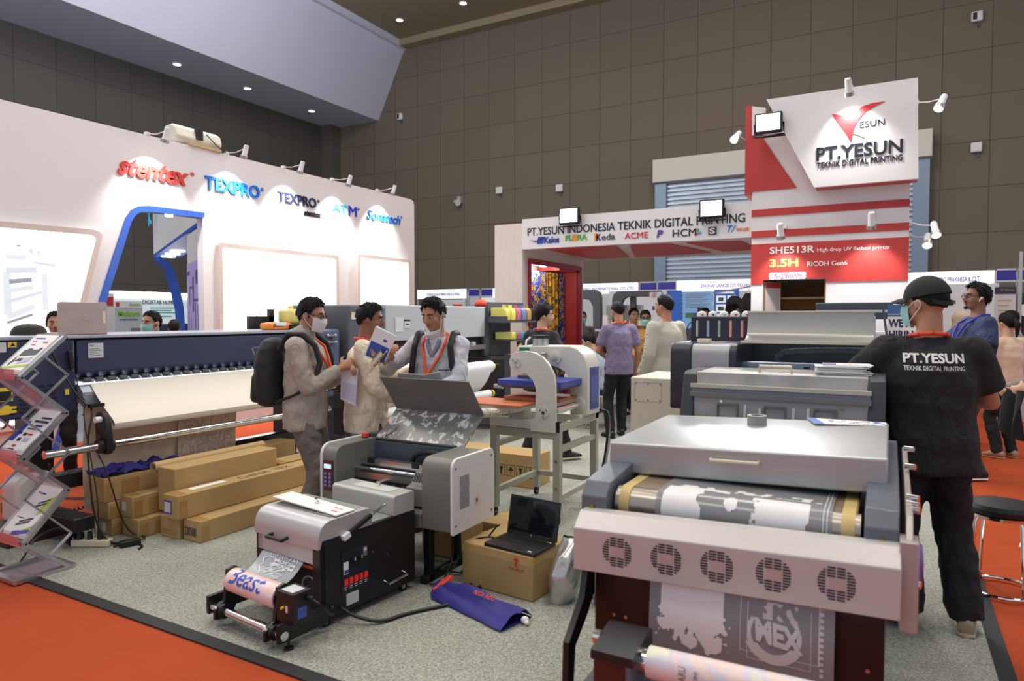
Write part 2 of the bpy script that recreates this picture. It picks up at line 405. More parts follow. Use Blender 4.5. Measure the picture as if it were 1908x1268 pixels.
for (a, b), (c, d_) in zip(zip(arch[:6] + [arch[6]], arch_o[:6] + [arch_o[6]]), zip(arch[1:7], arch_o[1:7])):
    vs = [(x, p[0], p[1]) for x in (SX - .12, SX + .025) for p in (a, b, d_, c)]
    bb.add(vs, [(0, 1, 2, 3), (7, 6, 5, 4), (0, 4, 5, 1), (1, 5, 6, 2), (2, 6, 7, 3), (3, 7, 4, 0)])
bb.build('arch_trim', blue, stx)
MB().cyl((SX - .06, 5.72, 2.845), (SX - .06, 5.72, 2.878), .05).build('arch_downlight', lampw, stx)
glow = M('backlit_panel', (250, 252, 255), .4, emit=2.6, var=.0)
cream = M('cream_frame', (214, 198, 190), .5)
gline = M('faint_grey_print', (184, 194, 204), .5, emit=1.0)
gline2 = M('pale_grey_print', (196, 206, 212), .5, emit=.9)
def lightbox(name, label, outl, inn, art):
    t = thing(name, label, 'light box', (SX, sum(p[0] for p in outl) / len(outl), 1.0), group='backlit picture panels')
    MB().ring_prism(outl, inn, 'x', SX, SX + .07).build('frame', cream, t, ang=50)
    MB().prism(inn, 'x', SX + .001, SX + .05).build('picture_panel', glow, t)
    mb = MB()
    for kind, a in art:
        if kind == 'l': mb.beam((SX + .053, a[0], a[1]), (SX + .053, a[2], a[3]), .004, a[4], mat=a[5], up=(0, -(a[3] - a[1]), a[2] - a[0]))
        if kind == 'b': mb.box(SX + .051, SX + .054, a[0], a[1], a[2], a[3], a[4])
    mb.build('printed_picture', [gline, gline2, M('faint_dark_print', (140, 150, 160), .5, emit=.7)], t)
def off(P, d): 
    n = len(P); cx = sum(p[0] for p in P) / n; cz = sum(p[1] for p in P) / n
    return [(p[0] - d * (1 if p[0] > cx else -1), p[1] - d * (1 if p[1] > cz else -1)) for p in P]
o1 = [(1.6, .3), (4.20, .3), (4.62, 1.9), (4.76, 2.44), (4.77, 2.49), (4.74, 2.53), (4.66, 2.55), (1.6, 2.50)]
i1 = [(1.66, .36), (4.14, .36), (4.55, 1.9), (4.69, 2.42), (4.695, 2.45), (4.68, 2.475), (4.62, 2.485), (1.66, 2.43)]
lightbox('light_box', 'bright backlit panel with slanted edge left of the arched opening', o1, i1,
    [('b', (3.72, 3.80, 1.55, 2.0, 1)), ('l', (3.75, 2.02, 4.05, 2.04, .06, 0)), ('l', (3.78, 1.90, 4.0, 1.93, .05, 2)), ('l', (3.75, 1.80, 4.02, 1.85, .05, 1)), ('l', (3.75, 1.68, 4.1, 1.80, .04, 0)),
     ('l', (3.75, 1.52, 4.02, 1.64, .06, 1)), ('l', (3.75, 1.46, 4.0, 1.55, .03, 2)), ('b', (3.86, 3.90, 2.28, 2.30, 2)), ('b', (3.98, 4.02, 2.22, 2.27, 0)), ('b', (4.06, 4.09, 2.20, 2.26, 0)), ('l', (4.02, 2.12, 4.24, 2.10, .03, 0)), ('l', (3.75, 2.16, 3.95, 2.17, .05, 1)), ('b', (4.10, 4.16, 1.6, 2.0, 1))])
o2 = rrect(6.38, 8.75, .3, 2.56, .05); i2 = rrect(6.44, 8.69, .36, 2.50, .035)
lightbox('light_box', 'widest bright backlit panel on the white wall, right of the arched opening', o2, i2,
    [('l', (7.0, 1.5, 7.12, 1.62, .012, 2)), ('l', (7.55, 1.72, 7.75, 1.80, .016, 0)), ('l', (7.8, 1.82, 7.98, 1.9, .01, 1)), ('l', (8.12, 1.95, 8.3, 2.1, .012, 2)), ('l', (7.4, 1.55, 7.9, 1.78, .012, 1)),
     ('l', (7.62, 1.52, 8.0, 1.66, .012, 0)), ('l', (7.0, 1.75, 7.3, 1.85, .01, 1)), ('l', (7.1, 1.66, 7.16, 1.7, .02, 0)), ('l', (7.45, 1.4, 7.6, 1.44, .02, 0)), ('l', (7.9, 1.6, 8.1, 1.7, .01, 1))])
o3 = rrect(9.23, 10.74, .3, 2.63, .05); i3 = rrect(9.29, 10.68, .36, 2.57, .035)
lightbox('light_box', 'narrow bright backlit panel at the right-hand end of the white wall', o3, i3, [('l', (9.9, 2.2, 9.98, 2.24, .012, 1)), ('l', (9.6, 1.7, 9.75, 1.76, .01, 1))])
# lettering on the wall (each sign a thing)
UY = (0, 1, 0); UZ = (0, 0, 1)
def sign(name, label, rows, mats):
    mb = MB()
    for r in rows: mb.text(r[0], (SX, r[1], r[2]), UY, UZ, w=r[3], h=r[4], mat=r[5], bold=r[6], shear=r[7], th=min(.03, r[4] * .12))
    y, z = rows[0][1], rows[0][2]
    return one(name, label, 'sign', mb, mats, (SX, y, z))
lred = M('logo_red', (206, 58, 50), .4); lblue = M('logo_blue', (26, 112, 214), .4); lnavy = M('logo_navy', (34, 40, 74), .4); lcyan = M('logo_cyan', (40, 180, 226), .4)
sign('logo_sign', 'bold slanted red logo lettering above the arched opening', [('stentex', 5.0, 3.268, .97, .215, 0, .03, .35), ('®', 6.0, 3.42, .06, .06, 0, 0, 0)], [lred])
sign('logo_sign', 'bright blue capital logo lettering, second from the red one', [('TEXPRO', 6.22, 3.28, .93, .19, 0, .03, 0), ('®', 7.17, 3.40, .06, .06, 0, 0, 0)], [lblue])
sign('logo_sign', 'dark navy capital logo with a small black word under it', [('TEXPRO', 7.5, 3.30, .80, .16, 0, .02, 0), ('®', 8.33, 3.40, .05, .05, 0, 0, 0), ('stentex', 8.03, 3.155, .38, .085, 1, .04, .2)], [lnavy, ink_k])
sign('logo_sign', 'short cyan to blue logo lettering, second from the end of the white wall', [('AT', 8.68, 3.305, .34, .14, 1, .01, 0), ('M', 9.07, 3.285, .2, .17, 0, .0, 0), ('®', 9.3, 3.40, .05, .05, 0, 0, 0)], [M('logo_indigo', (42, 70, 200), .4), lcyan])
sign('logo_sign', 'blue italic logo lettering nearest the end of the white wall', [('Sonatech', 9.54, 3.285, .96, .17, 0, .01, .3), ('®', 10.52, 3.41, .05, .05, 0, 0, 0)], [lblue])
sign('logo_sign', 'cropped dark letter at the far left edge of the white wall', [('x', 3.52, 3.26, .18, .12, 0, .02, .2)], [ink_k])
for k, (y, z) in enumerate(((5.41, 3.74), (6.6, 3.78), (7.64, 3.76), (8.7, 3.74), (9.86, 3.77))):
    arm_spot(['arm spotlight over the red slanted logo', 'arm spotlight over the bright blue logo', 'arm spotlight over the navy logo', 'arm spotlight over the short cyan logo', 'arm spotlight over the blue italic logo'][k],
             (SX - .02, y + .0, top + .02), (SX + .36, y, z + .03), (SX + .12, y, 3.2), 'arm spotlights along the white wall', 170, 88)
# air curtain lying on top of the wall
ac = thing('air_curtain', 'white rounded air curtain unit lying on top of the white wall', 'air curtain', (SX - .06, 6.1, top))
MB().prism([(SX - .28, top + .03), (SX - .06, top + .03), (SX - .0, top + .1), (SX - .03, top + .22), (SX - .12, top + .27), (SX - .28, top + .25)], 'y', 5.82, 6.52).build('casing', M('cream_casing', (226, 220, 204), .4), ac, bev=.02)
MB().box(SX - .04, SX + .015, 6.10, 6.20, top + .10, top + .24).build('control_label', black, ac)
MB().box(SX - .28, SX + .03, 5.98, 6.48, top, top + .035).build('mounting_board', M('pale_plywood', (196, 170, 120), .7), ac)
MB().tube([(SX + .01, 6.25, top + .2), (SX + .03, 6.4, top + .08), (SX + .02, 6.55, top + .01)], .007).build('cable', black, ac)
# interior of that booth, seen through the arch
PA = V((-8.45, 6.26, 0)); PD = V((-.8814, .4724, 0)); PN = V((-.4724, -.8814, 0))
ib = thing('interior_partition', 'white inner partition behind the arch opening', 'booth wall', PA)
MB().beam(PA + V((0, 0, 1.4)) - PN * .04, PA + PD * 1.44 + V((0, 0, 1.4)) - PN * .04, .06, 2.8, up=UZ).build('panel', wallwhite, ib)
fp = thing('floor_plan_poster', 'lilac floor plan poster on the partition inside the arch', 'poster', PA + PD * .7 + V((0, 0, 1.0)))
MB().beam(PA + PD * .05 + V((0, 0, 1.5)), PA + PD * 1.38 + V((0, 0, 1.5)), .016, 1.68, up=UZ).build('sheet', M('lilac_paper', (188, 172, 226), .6), fp)
mb = MB()
for a in ((.10, .35, 2.16, 2.22), (.3, .75, 1.95, 1.98), (.62, .74, 1.6, 2.12), (.3, .34, 1.7, 1.96), (.75, 1.2, 1.75, 1.79), (.85, .9, 1.2, 1.72), (.95, 1.1, 2.0, 2.2), (.1, 1.3, 1.2, 1.207), (.1, 1.3, 1.05, 1.057), (.1, 1.3, .92, .927), (1.1, 1.25, .9, 1.7), (.2, .22, 1.2, 1.6), (.45, .46, 1.2, 1.5)):
    c = PA + PN * .010
    mb.beam(c + PD * (1.42 - a[1]) + V((0, 0, (a[2] + a[3]) / 2)), c + PD * (1.42 - a[0]) + V((0, 0, (a[2] + a[3]) / 2)), .004, a[3] - a[2], up=UZ)
mb.build('plan_print', M('plan_violet', (92, 78, 150), .6), fp)
# diagonal fascia beam with downlights and a curved blue leg
bm_t = thing('fascia_beam', 'white fascia beam with blue underside and downlights inside the arch', 'booth beam', (-11.2, 8.0, 2.8))
A = V((-8.62, 6.36, 2.87)); B = V((-14.1, 9.27, 2.87)); n_ = V((.48, .87, 0))
MB().beam(A + V((0, 0, .5)) + n_ * .25, B + V((0, 0, .5)) + n_ * .25, .5, .98, up=(0, 0, 1)).build('fascia_board', wallwhite, bm_t)
MB().beam(A + V((0, 0, -.02)) + n_ * .25, B + V((0, 0, -.02)) + n_ * .25, .5, .05, up=(0, 0, 1)).build('blue_underside', blue, bm_t)
for k in range(3):
    p = A + (B - A) * (.70 + .12 * k) + n_ * .25
    MB().cyl(p + V((0, 0, -.065)), p + V((0, 0, -.045)), .14).build('downlight', lampw, bm_t)
pts = [(7.34, 2.55), (7.52, 2.47), (7.62, 2.3), (7.72, 2.0), (7.78, 1.7), (7.80, 1.4), (7.82, 0.0)]
ptsi = [(7.34, 2.47), (7.46, 2.38), (7.53, 2.22), (7.62, 1.95), (7.69, 1.65), (7.71, 1.4), (7.73, 0.0)]
MB().prism(pts + ptsi[::-1], 'x', -11.12, -11.0).build('curved_leg', blue, bm_t)
mb = MB().text('TC', B + V((.3, -.3, .55)), (A - B).normalized(), UZ, h=.35, w=.6, th=.02)
mb.build('fascia_logo', lcyan, bm_t)
# posters seen through the arch
rp = thing('roll_up_banner', 'grey and white roll-up banner with green lettering, seen through the arch', 'banner', (-12, 7.4, 0))
MB().box(-12.02, -12, 7.14, 7.65, .05, 1.8).build('banner_sheet', M('banner_grey', (196, 202, 204), .5), rp)
MB().text('Maikuro', (-11.998, 7.19, 1.53), UY, UZ, w=.41, h=.10, th=.01, bold=.02).build('heading', M('lime_green', (140, 200, 60), .5), rp)
MB().text('in search of the future', (-11.998, 7.23, 1.46), UY, UZ, w=.33, h=.035, th=.008).build('small_print', grey_m, rp)
MB().box(-12.0, -11.99, 7.2, 7.34, 1.15, 1.23).build('small_print', grey_m, rp)
MB().box(-12.0, -11.99, 7.42, 7.6, 1.25, 1.32).build('small_print', grey_m, rp)
MB().box(-12.0, -11.994, 7.14, 7.65, 1.68, 1.8).text('SECON', (-11.995, 7.4, 1.72), UY, UZ, w=.2, h=.04, mat=1, th=.01).box(-11.996, -11.99, 7.16, 7.22, 1.70, 1.78, 2).build('header_strip', [paper, MATS['lime_green'], lred], rp)
MB().box(-12.15, -11.9, 7.1, 7.69, 0, .06).build('base', alu, rp)
dp = thing('wall_poster', 'wide pale poster with thin dark heading, behind the roll-up banner', 'poster', (-14, 9.0, 0))
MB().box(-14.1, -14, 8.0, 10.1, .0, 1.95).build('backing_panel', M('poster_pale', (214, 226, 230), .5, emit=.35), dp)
mb = MB().text('DIGISTAR HI-PRO', (-13.998, 8.93, 1.79), UY, UZ, w=.80, h=.09, th=.01).build('heading', grey_d, dp)
mb = MB()
for q in range(3): mb.box(-14, -13.99, 9.1, 9.7 - .1 * (q % 2), 1.70 - q * .05, 1.72 - q * .05)
mb.box(-14, -13.99, 9.1, 9.6, 1.52, 1.54).build('text_lines', M('teal_print', (60, 160, 160), .5), dp)
MB().box(-14.1, -13.98, 8.0, 10.1, 1.95, 2.05).build('light_trough', lampw, dp)
t = thing('side_display_panel', 'narrow white display panel with red top left of the roll-up banner', 'panel', (-12.4, 7.1, 0))
MB().box(-12.5, -12.4, 6.8, 7.37, 0, 1.95).build('board', wallwhite, t)
MB().box(-12.4, -12.39, 7.2, 7.35, 1.72, 1.88).build('red_patch', red, t)
t = thing('plotter', 'dark plotter machine behind the masked man inside the arch', 'printer', (-12.9, 8.5, 0))
MB().box(-13.2, -12.7, 7.55, 9.2, .85, 1.38).build('body', navy, t, bev=.03)
MB().box(-12.7, -12.66, 7.6, 9.15, 1.05, 1.22).build('slot', black, t)
MB().box(-13.15, -12.75, 7.6, 7.75, 0, .86).box(-13.15, -12.75, 9.0, 9.15, 0, .86).build('leg_frame', grey_d, t)

# ------------------------------------------------------------------ the booth with the canopy and the tower
lam = ramp_mat('pale_wood_laminate', [(.0, (206, 192, 182)), (.5, (218, 206, 198)), (1, (228, 218, 212))], 14, .5, map_scale=(6, 6, .25), detail=3)
tred = M('booth_red', (188, 58, 52), .45, var=.03)
cn = thing('booth_canopy', 'white canopy beam with sign lettering and wood laminate storage column', 'booth', (-4.9, 9.1, 0))
MB().box(-5.33, -4.85, 9.05, 9.25, 0, 2.92).box(-5.33, -4.85, 11.2, 11.36, 0, 2.92).box(-5.33, -4.85, 9.25, 11.2, 2.37, 2.92).box(-5.33, -5.29, 9.25, 11.2, 0, 2.37).build('storage_column', lam, cn)
MB().prism([(9.05, 2.53), (9.05, 2.98), (9.15, 2.98), (9.15, 2.78), (11.36, 2.7), (11.36, 2.53)], 'x', -4.85, -1.55).build('canopy', wallwhite, cn)
mb = MB()
for P in ([(-4.49, 9.10), (-3.41, 9.17), (-3.9, 11.1), (-4.54, 11.1)], [(-3.22, 9.21), (-2.66, 9.26), (-2.47, 10.8), (-3.79, 11.1)], [(-2.43, 9.24), (-1.75, 9.36), (-1.74, 10.32), (-1.8, 10.65), (-2.25, 10.7)]):
    mb.prism(P, 'z', 2.515, 2.54)
mb.build('red_underside_panel', tred, cn)
purple = M('magenta_frame', (160, 30, 60), .35)
MB().ring_prism([(9.22, .0), (11.24, .0), (11.24, 2.41), (9.22, 2.41)], [(9.29, .03), (11.15, .03), (11.15, 2.33), (9.29, 2.33)], 'x', -4.87, -4.82).build('doorway_frame', purple, cn)
MB().box(-5.28, -4.87, 11.12, 11.19, .02, 2.36).box(-5.28, -4.87, 10.4, 11.19, 2.30, 2.36).build('red_lining', tred, cn)
lamp('storage_downlight_glow', 'POINT', (-4.98, 9.95, 2.28), 14, (1, .96, .9), .05)
for y in (9.55, 10.15): MB().cyl((-5.05, y, 2.345), (-5.05, y, 2.365), .06).build('downlight', lampw, cn)
mb = MB().text('PT.YESUN INDONESIA TEKNIK DIGITAL PRINTING', (-4.76, 9.05, 2.725), (1, 0, 0), UZ, w=3.12, h=.115, th=.008, bold=.008)
mb.build('sign_lettering', ink_k, cn)
# little brand logos under the lettering
lg = {'k': M('logo_kalos', (34, 60, 150), .4), 'g': M('logo_green', (90, 170, 70), .4), 'o': M('logo_orange', (236, 140, 40), .4), 'r': M('logo_crimson', (206, 40, 60), .4), 'p': M('logo_plum', (90, 70, 150), .4)}
yb = 9.05
def lgt(name, s, x, z, ww, h, mat, **k): return MB().text(s, (x, yb, z), (1, 0, 0), UZ, w=ww, h=h, th=.01, **k).build(name, mat, cn)
mb = MB().prism([(-4.60, 2.60), (-4.5, 2.60), (-4.48, 2.70), (-4.58, 2.70)], 'y', yb - .01, yb); mb.prism([(-4.72, 2.66), (-4.62, 2.63), (-4.5, 2.68), (-4.62, 2.65)], 'y', yb - .016, yb - .01)
mb.build('brand_logo', lg['k'], cn)
lgt('brand_logo', 'Kalos', -4.48, 2.60, .24, .095, lg['k'], bold=.03)
lgt('brand_logo', 'FL', -4.14, 2.62, .11, .075, lg['g'], bold=.03); lgt('brand_logo', 'RA', -3.95, 2.62, .15, .075, lg['g'], bold=.03)
MB().prism(circ(-3.99, 2.655, .045), 'y', yb - .01, yb).build('brand_logo', lg['o'], cn)
MB().prism([(-3.69, 2.60), (-3.66, 2.60), (-3.61, 2.65), (-3.66, 2.70), (-3.69, 2.70)], 'y', yb - .01, yb).build('brand_logo', lg['o'], cn)
lgt('brand_logo', 'K', -3.66, 2.60, .07, .09, lg['k'], bold=.04); lgt('brand_logo', 'eda', -3.58, 2.60, .20, .085, grey_d, bold=.01)
lgt('brand_logo', 'ACME', -3.24, 2.595, .33, .085, lg['r']); lgt('brand_logo', 'P', -2.79, 2.59, .09, .1, lg['p'], bold=.05, shear=.2)
lgt('brand_logo', 'HCM', -2.57, 2.585, .31, .1, ink_k)
MB().prism(circ(-2.24, 2.66, .022, 10), 'y', yb - .01, yb, 0).prism(circ(-2.21, 2.62, .02, 10), 'y', yb - .01, yb, 1).prism(circ(-2.25, 2.61, .018, 10), 'y', yb - .01, yb, 2).build('brand_logo', [lg['g'], lcyan, lg['r']], cn)
MB().box(-2.10, -1.995, yb - .01, yb, 2.585, 2.69).build('brand_logo', grey_d, cn)
MB().text('S', (-2.085, yb - .01, 2.60), (1, 0, 0), UZ, w=.07, h=.075, th=.006, bold=.03).build('brand_logo', paper, cn)
lgt('brand_logo', 'T/', -1.86, 2.61, .11, .085, lblue, shear=.3); lgt('brand_logo', 'TINYI LASER', -1.75, 2.615, .16, .04, lg['o'])
# tower
tw = thing('booth_tower', 'tall white tower with red stripes and overhanging logo board', 'booth tower', (-.68, 9.5, 0))
sh = (-1.41, -.69, 1.05, 1.98)
MB().box(-1.55, .16, 9.0, 9.04, 1.98, 3.78).box(-1.55, sh[0], 9.0, 9.04, 0, 1.98).box(sh[1], .16, 9.0, 9.04, 0, 1.98).box(sh[0], sh[1], 9.0, 9.04, 0, 1.05).box(-1.55, .16, 10.2, 10.3, 0, 4.1).box(-1.55, -1.45, 9.04, 10.2, 0, 4.1).box(.10, .16, 9.04, 10.2, 0, 4.1).box(-1.5, .12, 9.0, 10.2, 3.74, 3.78).build('shaft', wallwhite, tw)
MB().box(-1.64, -1.555, 8.99, 10.3, 3.05, 4.16).build('red_side_panel', tred, tw)
MB().prism([(-1.555, 3.77), (-1.45, 3.77), (-1.03, 3.09), (-1.555, 3.09)], 'y', 8.985, 9.0).box(-1.552, .162, 8.985, 9.0, 2.775, 2.86).box(-1.552, .162, 8.985, 9.0, 2.51, 2.595).box(-1.552, .162, 8.985, 9.0, 1.985, 2.43).box(-1.552, -1.41, 8.985, 9.0, 1.93, 1.985).box(-.69, .162, 8.985, 9.0, 1.94, 1.985).build('red_stripe', tred, tw)
MB().prism([(-1.555, 3.78), (-1.44, 3.78), (-1.40, 4.10), (-1.555, 4.14)], 'y', 8.96, 9.04).build('white_fin', wallwhite, tw)
MB().prism([(-1.35, 4.12), (.21, 4.12), (.235, 3.03), (-.81, 3.03)], 'y', 8.70, 8.76).build('logo_board', wallwhite, tw)
MB().prism([(-1.34, 4.115), (.205, 4.115), (.23, 3.035), (-.805, 3.035)], 'y', 8.76, 8.99).build('logo_board_side', tred, tw)
MB().text('PT.YESUN', (-.79, 8.70, 3.33), (1, 0, 0), UZ, w=.87, h=.15, th=.012, bold=.02).build('board_lettering', ink_k, tw)
MB().text('TEKNIK DIGITAL PRINTING', (-.785, 8.70, 3.245), (1, 0, 0), UZ, w=.865, h=.065, th=.012, bold=.008).build('board_lettering', ink_k, tw)
MB().text('ESUN', (-.345, 8.70, 3.65), (1, 0, 0), UZ, w=.245, h=.07, th=.008).build('board_lettering', ink_k, tw)
MB().prism([(-.63, 3.845), (-.60, 3.79), (-.55, 3.71), (-.48, 3.6), (-.43, 3.50), (-.42, 3.56), (-.40, 3.66), (-.36, 3.74), (-.29, 3.82), (-.2, 3.87), (-.10, 3.91), (-.22, 3.91), (-.33, 3.885), (-.40, 3.83), (-.44, 3.79), (-.5, 3.80), (-.57, 3.83)], 'y', 8.69, 8.70).build('bird_emblem', M('emblem_red', (214, 48, 52), .4), tw)
MB().prism([(-.42, 3.595), (-.37, 3.60), (-.29, 3.53), (-.36, 3.57)], 'y', 8.69, 8.70).build('emblem_tail', M('emblem_peach', (232, 170, 130), .4), tw)
yt = 8.985
MB().text('SHE513R', (-1.33, yt, 2.30), (1, 0, 0), UZ, w=.51, h=.085, th=.008, bold=.02).build('poster_lettering', paper, tw)
MB().text('High drop UV flatbed printer', (-.79, yt, 2.29), (1, 0, 0), UZ, w=.77, h=.06, th=.003, bold=.004).build('poster_lettering', paper, tw)
MB().text('RICOH Gen6', (-.9, yt, 2.135), (1, 0, 0), UZ, w=.44, h=.055, th=.003, bold=.008).build('poster_lettering', paper, tw)
MB().text('3.5H', (-1.33, yt, 2.135), (1, 0, 0), UZ, w=.33, h=.10, th=.008, bold=.03).build('poster_speed', M('print_yellow', (250, 224, 90), .5), tw)
MB().prism(rrect(-1.335, -.91, 1.985, 2.07, .02), 'y', yt - .004, yt).text('15-29m²/h', (-1.30, yt - .005, 1.995), (1, 0, 0), UZ, w=.34, h=.06, th=.004, mat=1).build('rate_label', [paper, M('print_magenta', (190, 60, 120), .5)], tw)
# open shelf niche at the tower's foot
wood = M('bare_plywood', (142, 104, 62), .7, var=.15, scale=6)
sf = thing('plywood_shelf', 'open bare plywood shelf niche in the foot of the tower', 'shelf', (-1.05, 9.4, 0))
MB().box(sh[0] + .01, sh[1] - .01, 9.85, 9.88, 1.06, 1.97).box(sh[0], sh[0] + .02, 9.05, 9.85, 1.06, 1.97).box(sh[1] - .02, sh[1], 9.05, 9.85, 1.06, 1.97).build('carcass', wood, sf)
MB().box(sh[0] + .1, sh[1] - .02, 9.4, 9.85, 1.75, 1.775).build('shelf_board', M('shelf_edge', (176, 140, 92), .6), sf)
MB().box(sh[0] + .1, sh[0] + .13, 9.3, 9.85, 1.06, 1.97).build('upright', MATS['shelf_edge'], sf)
t = thing('cabinet_door', 'half open white door with red top edge at the niche', 'door', (-1.4, 9.06, 1.06))
MB().beam((-1.395, 9.07, 1.5), (-1.25, 9.32, 1.5), .02, .92, up=(0, 0, 1)).build('panel', M('off_white', (206, 196, 190), .5), t)
MB().beam((-1.372, 9.06, 1.92), (-1.235, 9.30, 1.92), .004, .06, up=(0, 0, 1)).build('red_edge', red, t)
# flood lamps
def flood(label, c, rx=0):
    x, y, z = c
    t = thing('flood_lamp', label, 'flood light', (x, y, z - .14), group='square flood lamps')
    MB().box(x - .155, x + .155, y, y + .07, z - .12, z + .12).build('housing', blackm, t, bev=.012)
    MB().box(x - .13, x + .13, y - .006, y + .001, z - .09, z + .095).build('glass', M('flood_glow', (250, 253, 255), .3, emit=26), t)
    MB().tube([(x - .165, y + .04, z), (x - .165, y + .08, z - .14), (x + .165, y + .08, z - .14), (x + .165, y + .04, z)], .01).build('bracket', blackm, t)
    lamp('flood_lamp_beam', 'AREA', (x, y - .03, z), 55, (.94, .97, 1), .22, .18, aim=(x, y - 2, z - .8))
flood('square flood lamp on the canopy lettering, nearer the storage column', (-4.04, 8.93, 2.96))
flood('square flood lamp on the canopy near the tower', (-2.04, 8.93, 2.91))
flood('square flood lamp on the tower beside the logo board', (-1.31, 8.60, 3.82))
arm_spot('arm spotlight sticking out left of the tower', (-1.62, 9.1, 3.75), (-1.68, 8.62, 3.70), (-1.85, 8.0, 3.2), 'arm spotlights on the tower', 14)
arm_spot('arm spotlight above the logo board', (-.45, 8.74, 4.13), (-.45, 8.40, 4.02), (-.42, 8.66, 3.6), 'arm spotlights on the tower', 55, 95)
arm_spot('arm spotlight sticking out right of the logo board', (.2, 8.73, 3.86), (.42, 8.55, 3.77), (.2, 8.2, 3.2), 'arm spotlights on the tower', 10)
arm_spot('left arm spotlight in front of the red poster', (-1.16, 8.98, 2.62), (-1.16, 8.62, 2.52), (-1.16, 8.86, 2.05), 'arm spotlights on the tower', 42, 85)
arm_spot('right arm spotlight in front of the red poster', (-.21, 8.98, 2.70), (-.21, 8.62, 2.58), (-.21, 8.86, 2.1), 'arm spotlights on the tower', 42, 85)
arm_spot('upper one of two spotlights right of the red poster', (.16, 9.02, 2.60), (.40, 8.7, 2.46), (.5, 8.2, 1.8), 'arm spotlights on the tower', 10)
arm_spot('lower one of two spotlights right of the red poster', (.16, 9.3, 2.48), (.34, 8.95, 2.37), (.3, 8.3, 1.7), 'arm spotlights on the tower', 10)
# fabrics hanging in the doorway
fab_b = ramp_mat('blue_batik_cloth', [(.0, (30, 58, 150)), (.44, (38, 70, 168)), (.52, (214, 170, 50)), (.60, (60, 46, 40)), (.68, (190, 90, 50)), (.76, (34, 60, 150))], 8, .8, detail=3, dist=1.4, interp='CONSTANT')
fab_y = ramp_mat('yellow_batik_cloth', [(.0, (232, 186, 40)), (.40, (240, 200, 56)), (.5, (206, 110, 40)), (.58, (48, 96, 60)), (.70, (240, 196, 50)), (.82, (40, 60, 120))], 8, .8, detail=2, dist=1.2, interp='CONSTANT')
t = thing('curtain_rail', 'pale rail across the storage doorway holding patterned cloths', 'rail', (-5.15, 10.2, 2.25))
MB().cyl((-5.15, 9.26, 2.26), (-5.15, 11.12, 2.26), .018).build('rod', white, t)
for k, (y0, y1, m, lab) in enumerate(((9.60, 10.40, fab_b, 'blue batik cloth hanging nearest the canopy sign'), (10.41, 10.86, fab_y, 'yellow batik cloth hanging between the two blue ones'), (10.87, 11.11, fab_b, 'blue batik cloth hanging next to the red lining'))):
    mb = MB().sheet(lambda u, v, y0=y0, y1=y1, k=k: (-5.12 + .03 * math.sin(u * 21 + k) * (.4 + .6 * v) + .01 * k, y0 + (y1 - y0) * u, 2.28 - 2.18 * v), 28, 12, .004)
    one('hanging_cloth', lab, 'cloth', mb, [m], (-5.12, (y0 + y1) / 2, .1), 'patterned cloths in the doorway')
# ------------------------------------------------------------------ navy wide-format printer on the left edge of the grey carpet
FZ = .008
amber = M('warning_yellow', (240, 204, 60), .5)
sticker = M('grey_sticker', (206, 208, 210), .4)
led = M('led_strip', (230, 240, 255), .3, emit=4)
wp = thing('wide_format_printer', 'long navy wide-format printer with white paper coming out, at the left edge of the stand', 'printer', (-5.2, 3.7, 0))
MB().prism([(-5.6, 1.10), (-4.99, 1.10), (-4.95, 1.14), (-4.95, 1.36), (-5.0, 1.375), (-5.6, 1.375)], 'y', 2.675, 4.80).build('print_beam', navy, wp, bev=.008)
MB().box(-5.6, -4.95, 1.35, 2.665, .86, 1.372).build('side_cabinet', navy, wp, bev=.015)
MB().box(-5.6, -4.75, 4.81, 5.06, .74, 1.405).build('side_cabinet', M('slate_blue_enamel', (82, 96, 124), .4), wp, bev=.025)
MB().box(-5.62, -4.935, 1.33, 4.80, 1.376, 1.40).build('top_rail', M('pale_blue_grey', (168, 174, 186), .35), wp, bev=.006)
MB().box(-5.58, -5.02, 2.68, 4.80, 1.03, 1.095).build('print_bed', grey_d, wp)
MB().box(-5.0, -4.955, 2.69, 4.80, 1.055, 1.07).build('led_strip', led, wp)
MB().prism([(-5.02, 1.05), (-4.945, 1.05), (-4.90, 1.0), (-4.89, .90), (-4.91, .90), (-5.02, .99)], 'y', 2.68, 4.80).build('paper_guide', M('guide_steel', (150, 158, 172), .35, .4), wp)
y = 2.71
while y < 4.76:
    MB().prism([(-5.0, 1.10), (-4.94, 1.098), (-4.925, 1.078), (-4.95, 1.062), (-5.0, 1.075)], 'y', y, y + .05).cyl((-4.945, y + .055, 1.074), (-4.945, y + .07, 1.074), .013, n=10, mat=1).build('pinch_roller', [black, grey_l], wp); y += .086
mb = MB()
for r in range(7):
    for q in range(4 + (r > 3)): mb.box(-4.9485, -4.944, 2.30 + q * .062 + (r % 2) * .012 - (r > 3) * .05, 2.34 + q * .062 + (r % 2) * .012 - (r > 3) * .05, 1.06 - r * .027, 1.068 - r * .027)
plabel(mb.build('cooling_slots', black, wp), 'row of dark slots')
MB().box(-4.951, -4.945, 2.75, 2.855, 1.235, 1.34).build('rating_plate', sticker, wp)
mb = MB().text('DATA', (-4.945, 2.757, 1.318), UY, UZ, w=.03, h=.012, th=.001)
for k in range(5): mb.box(-4.946, -4.944, 2.757, 2.84 - .012 * (k % 3), 1.25 + k * .012, 1.253 + k * .012)
mb.build('plate_print', grey_d, wp)
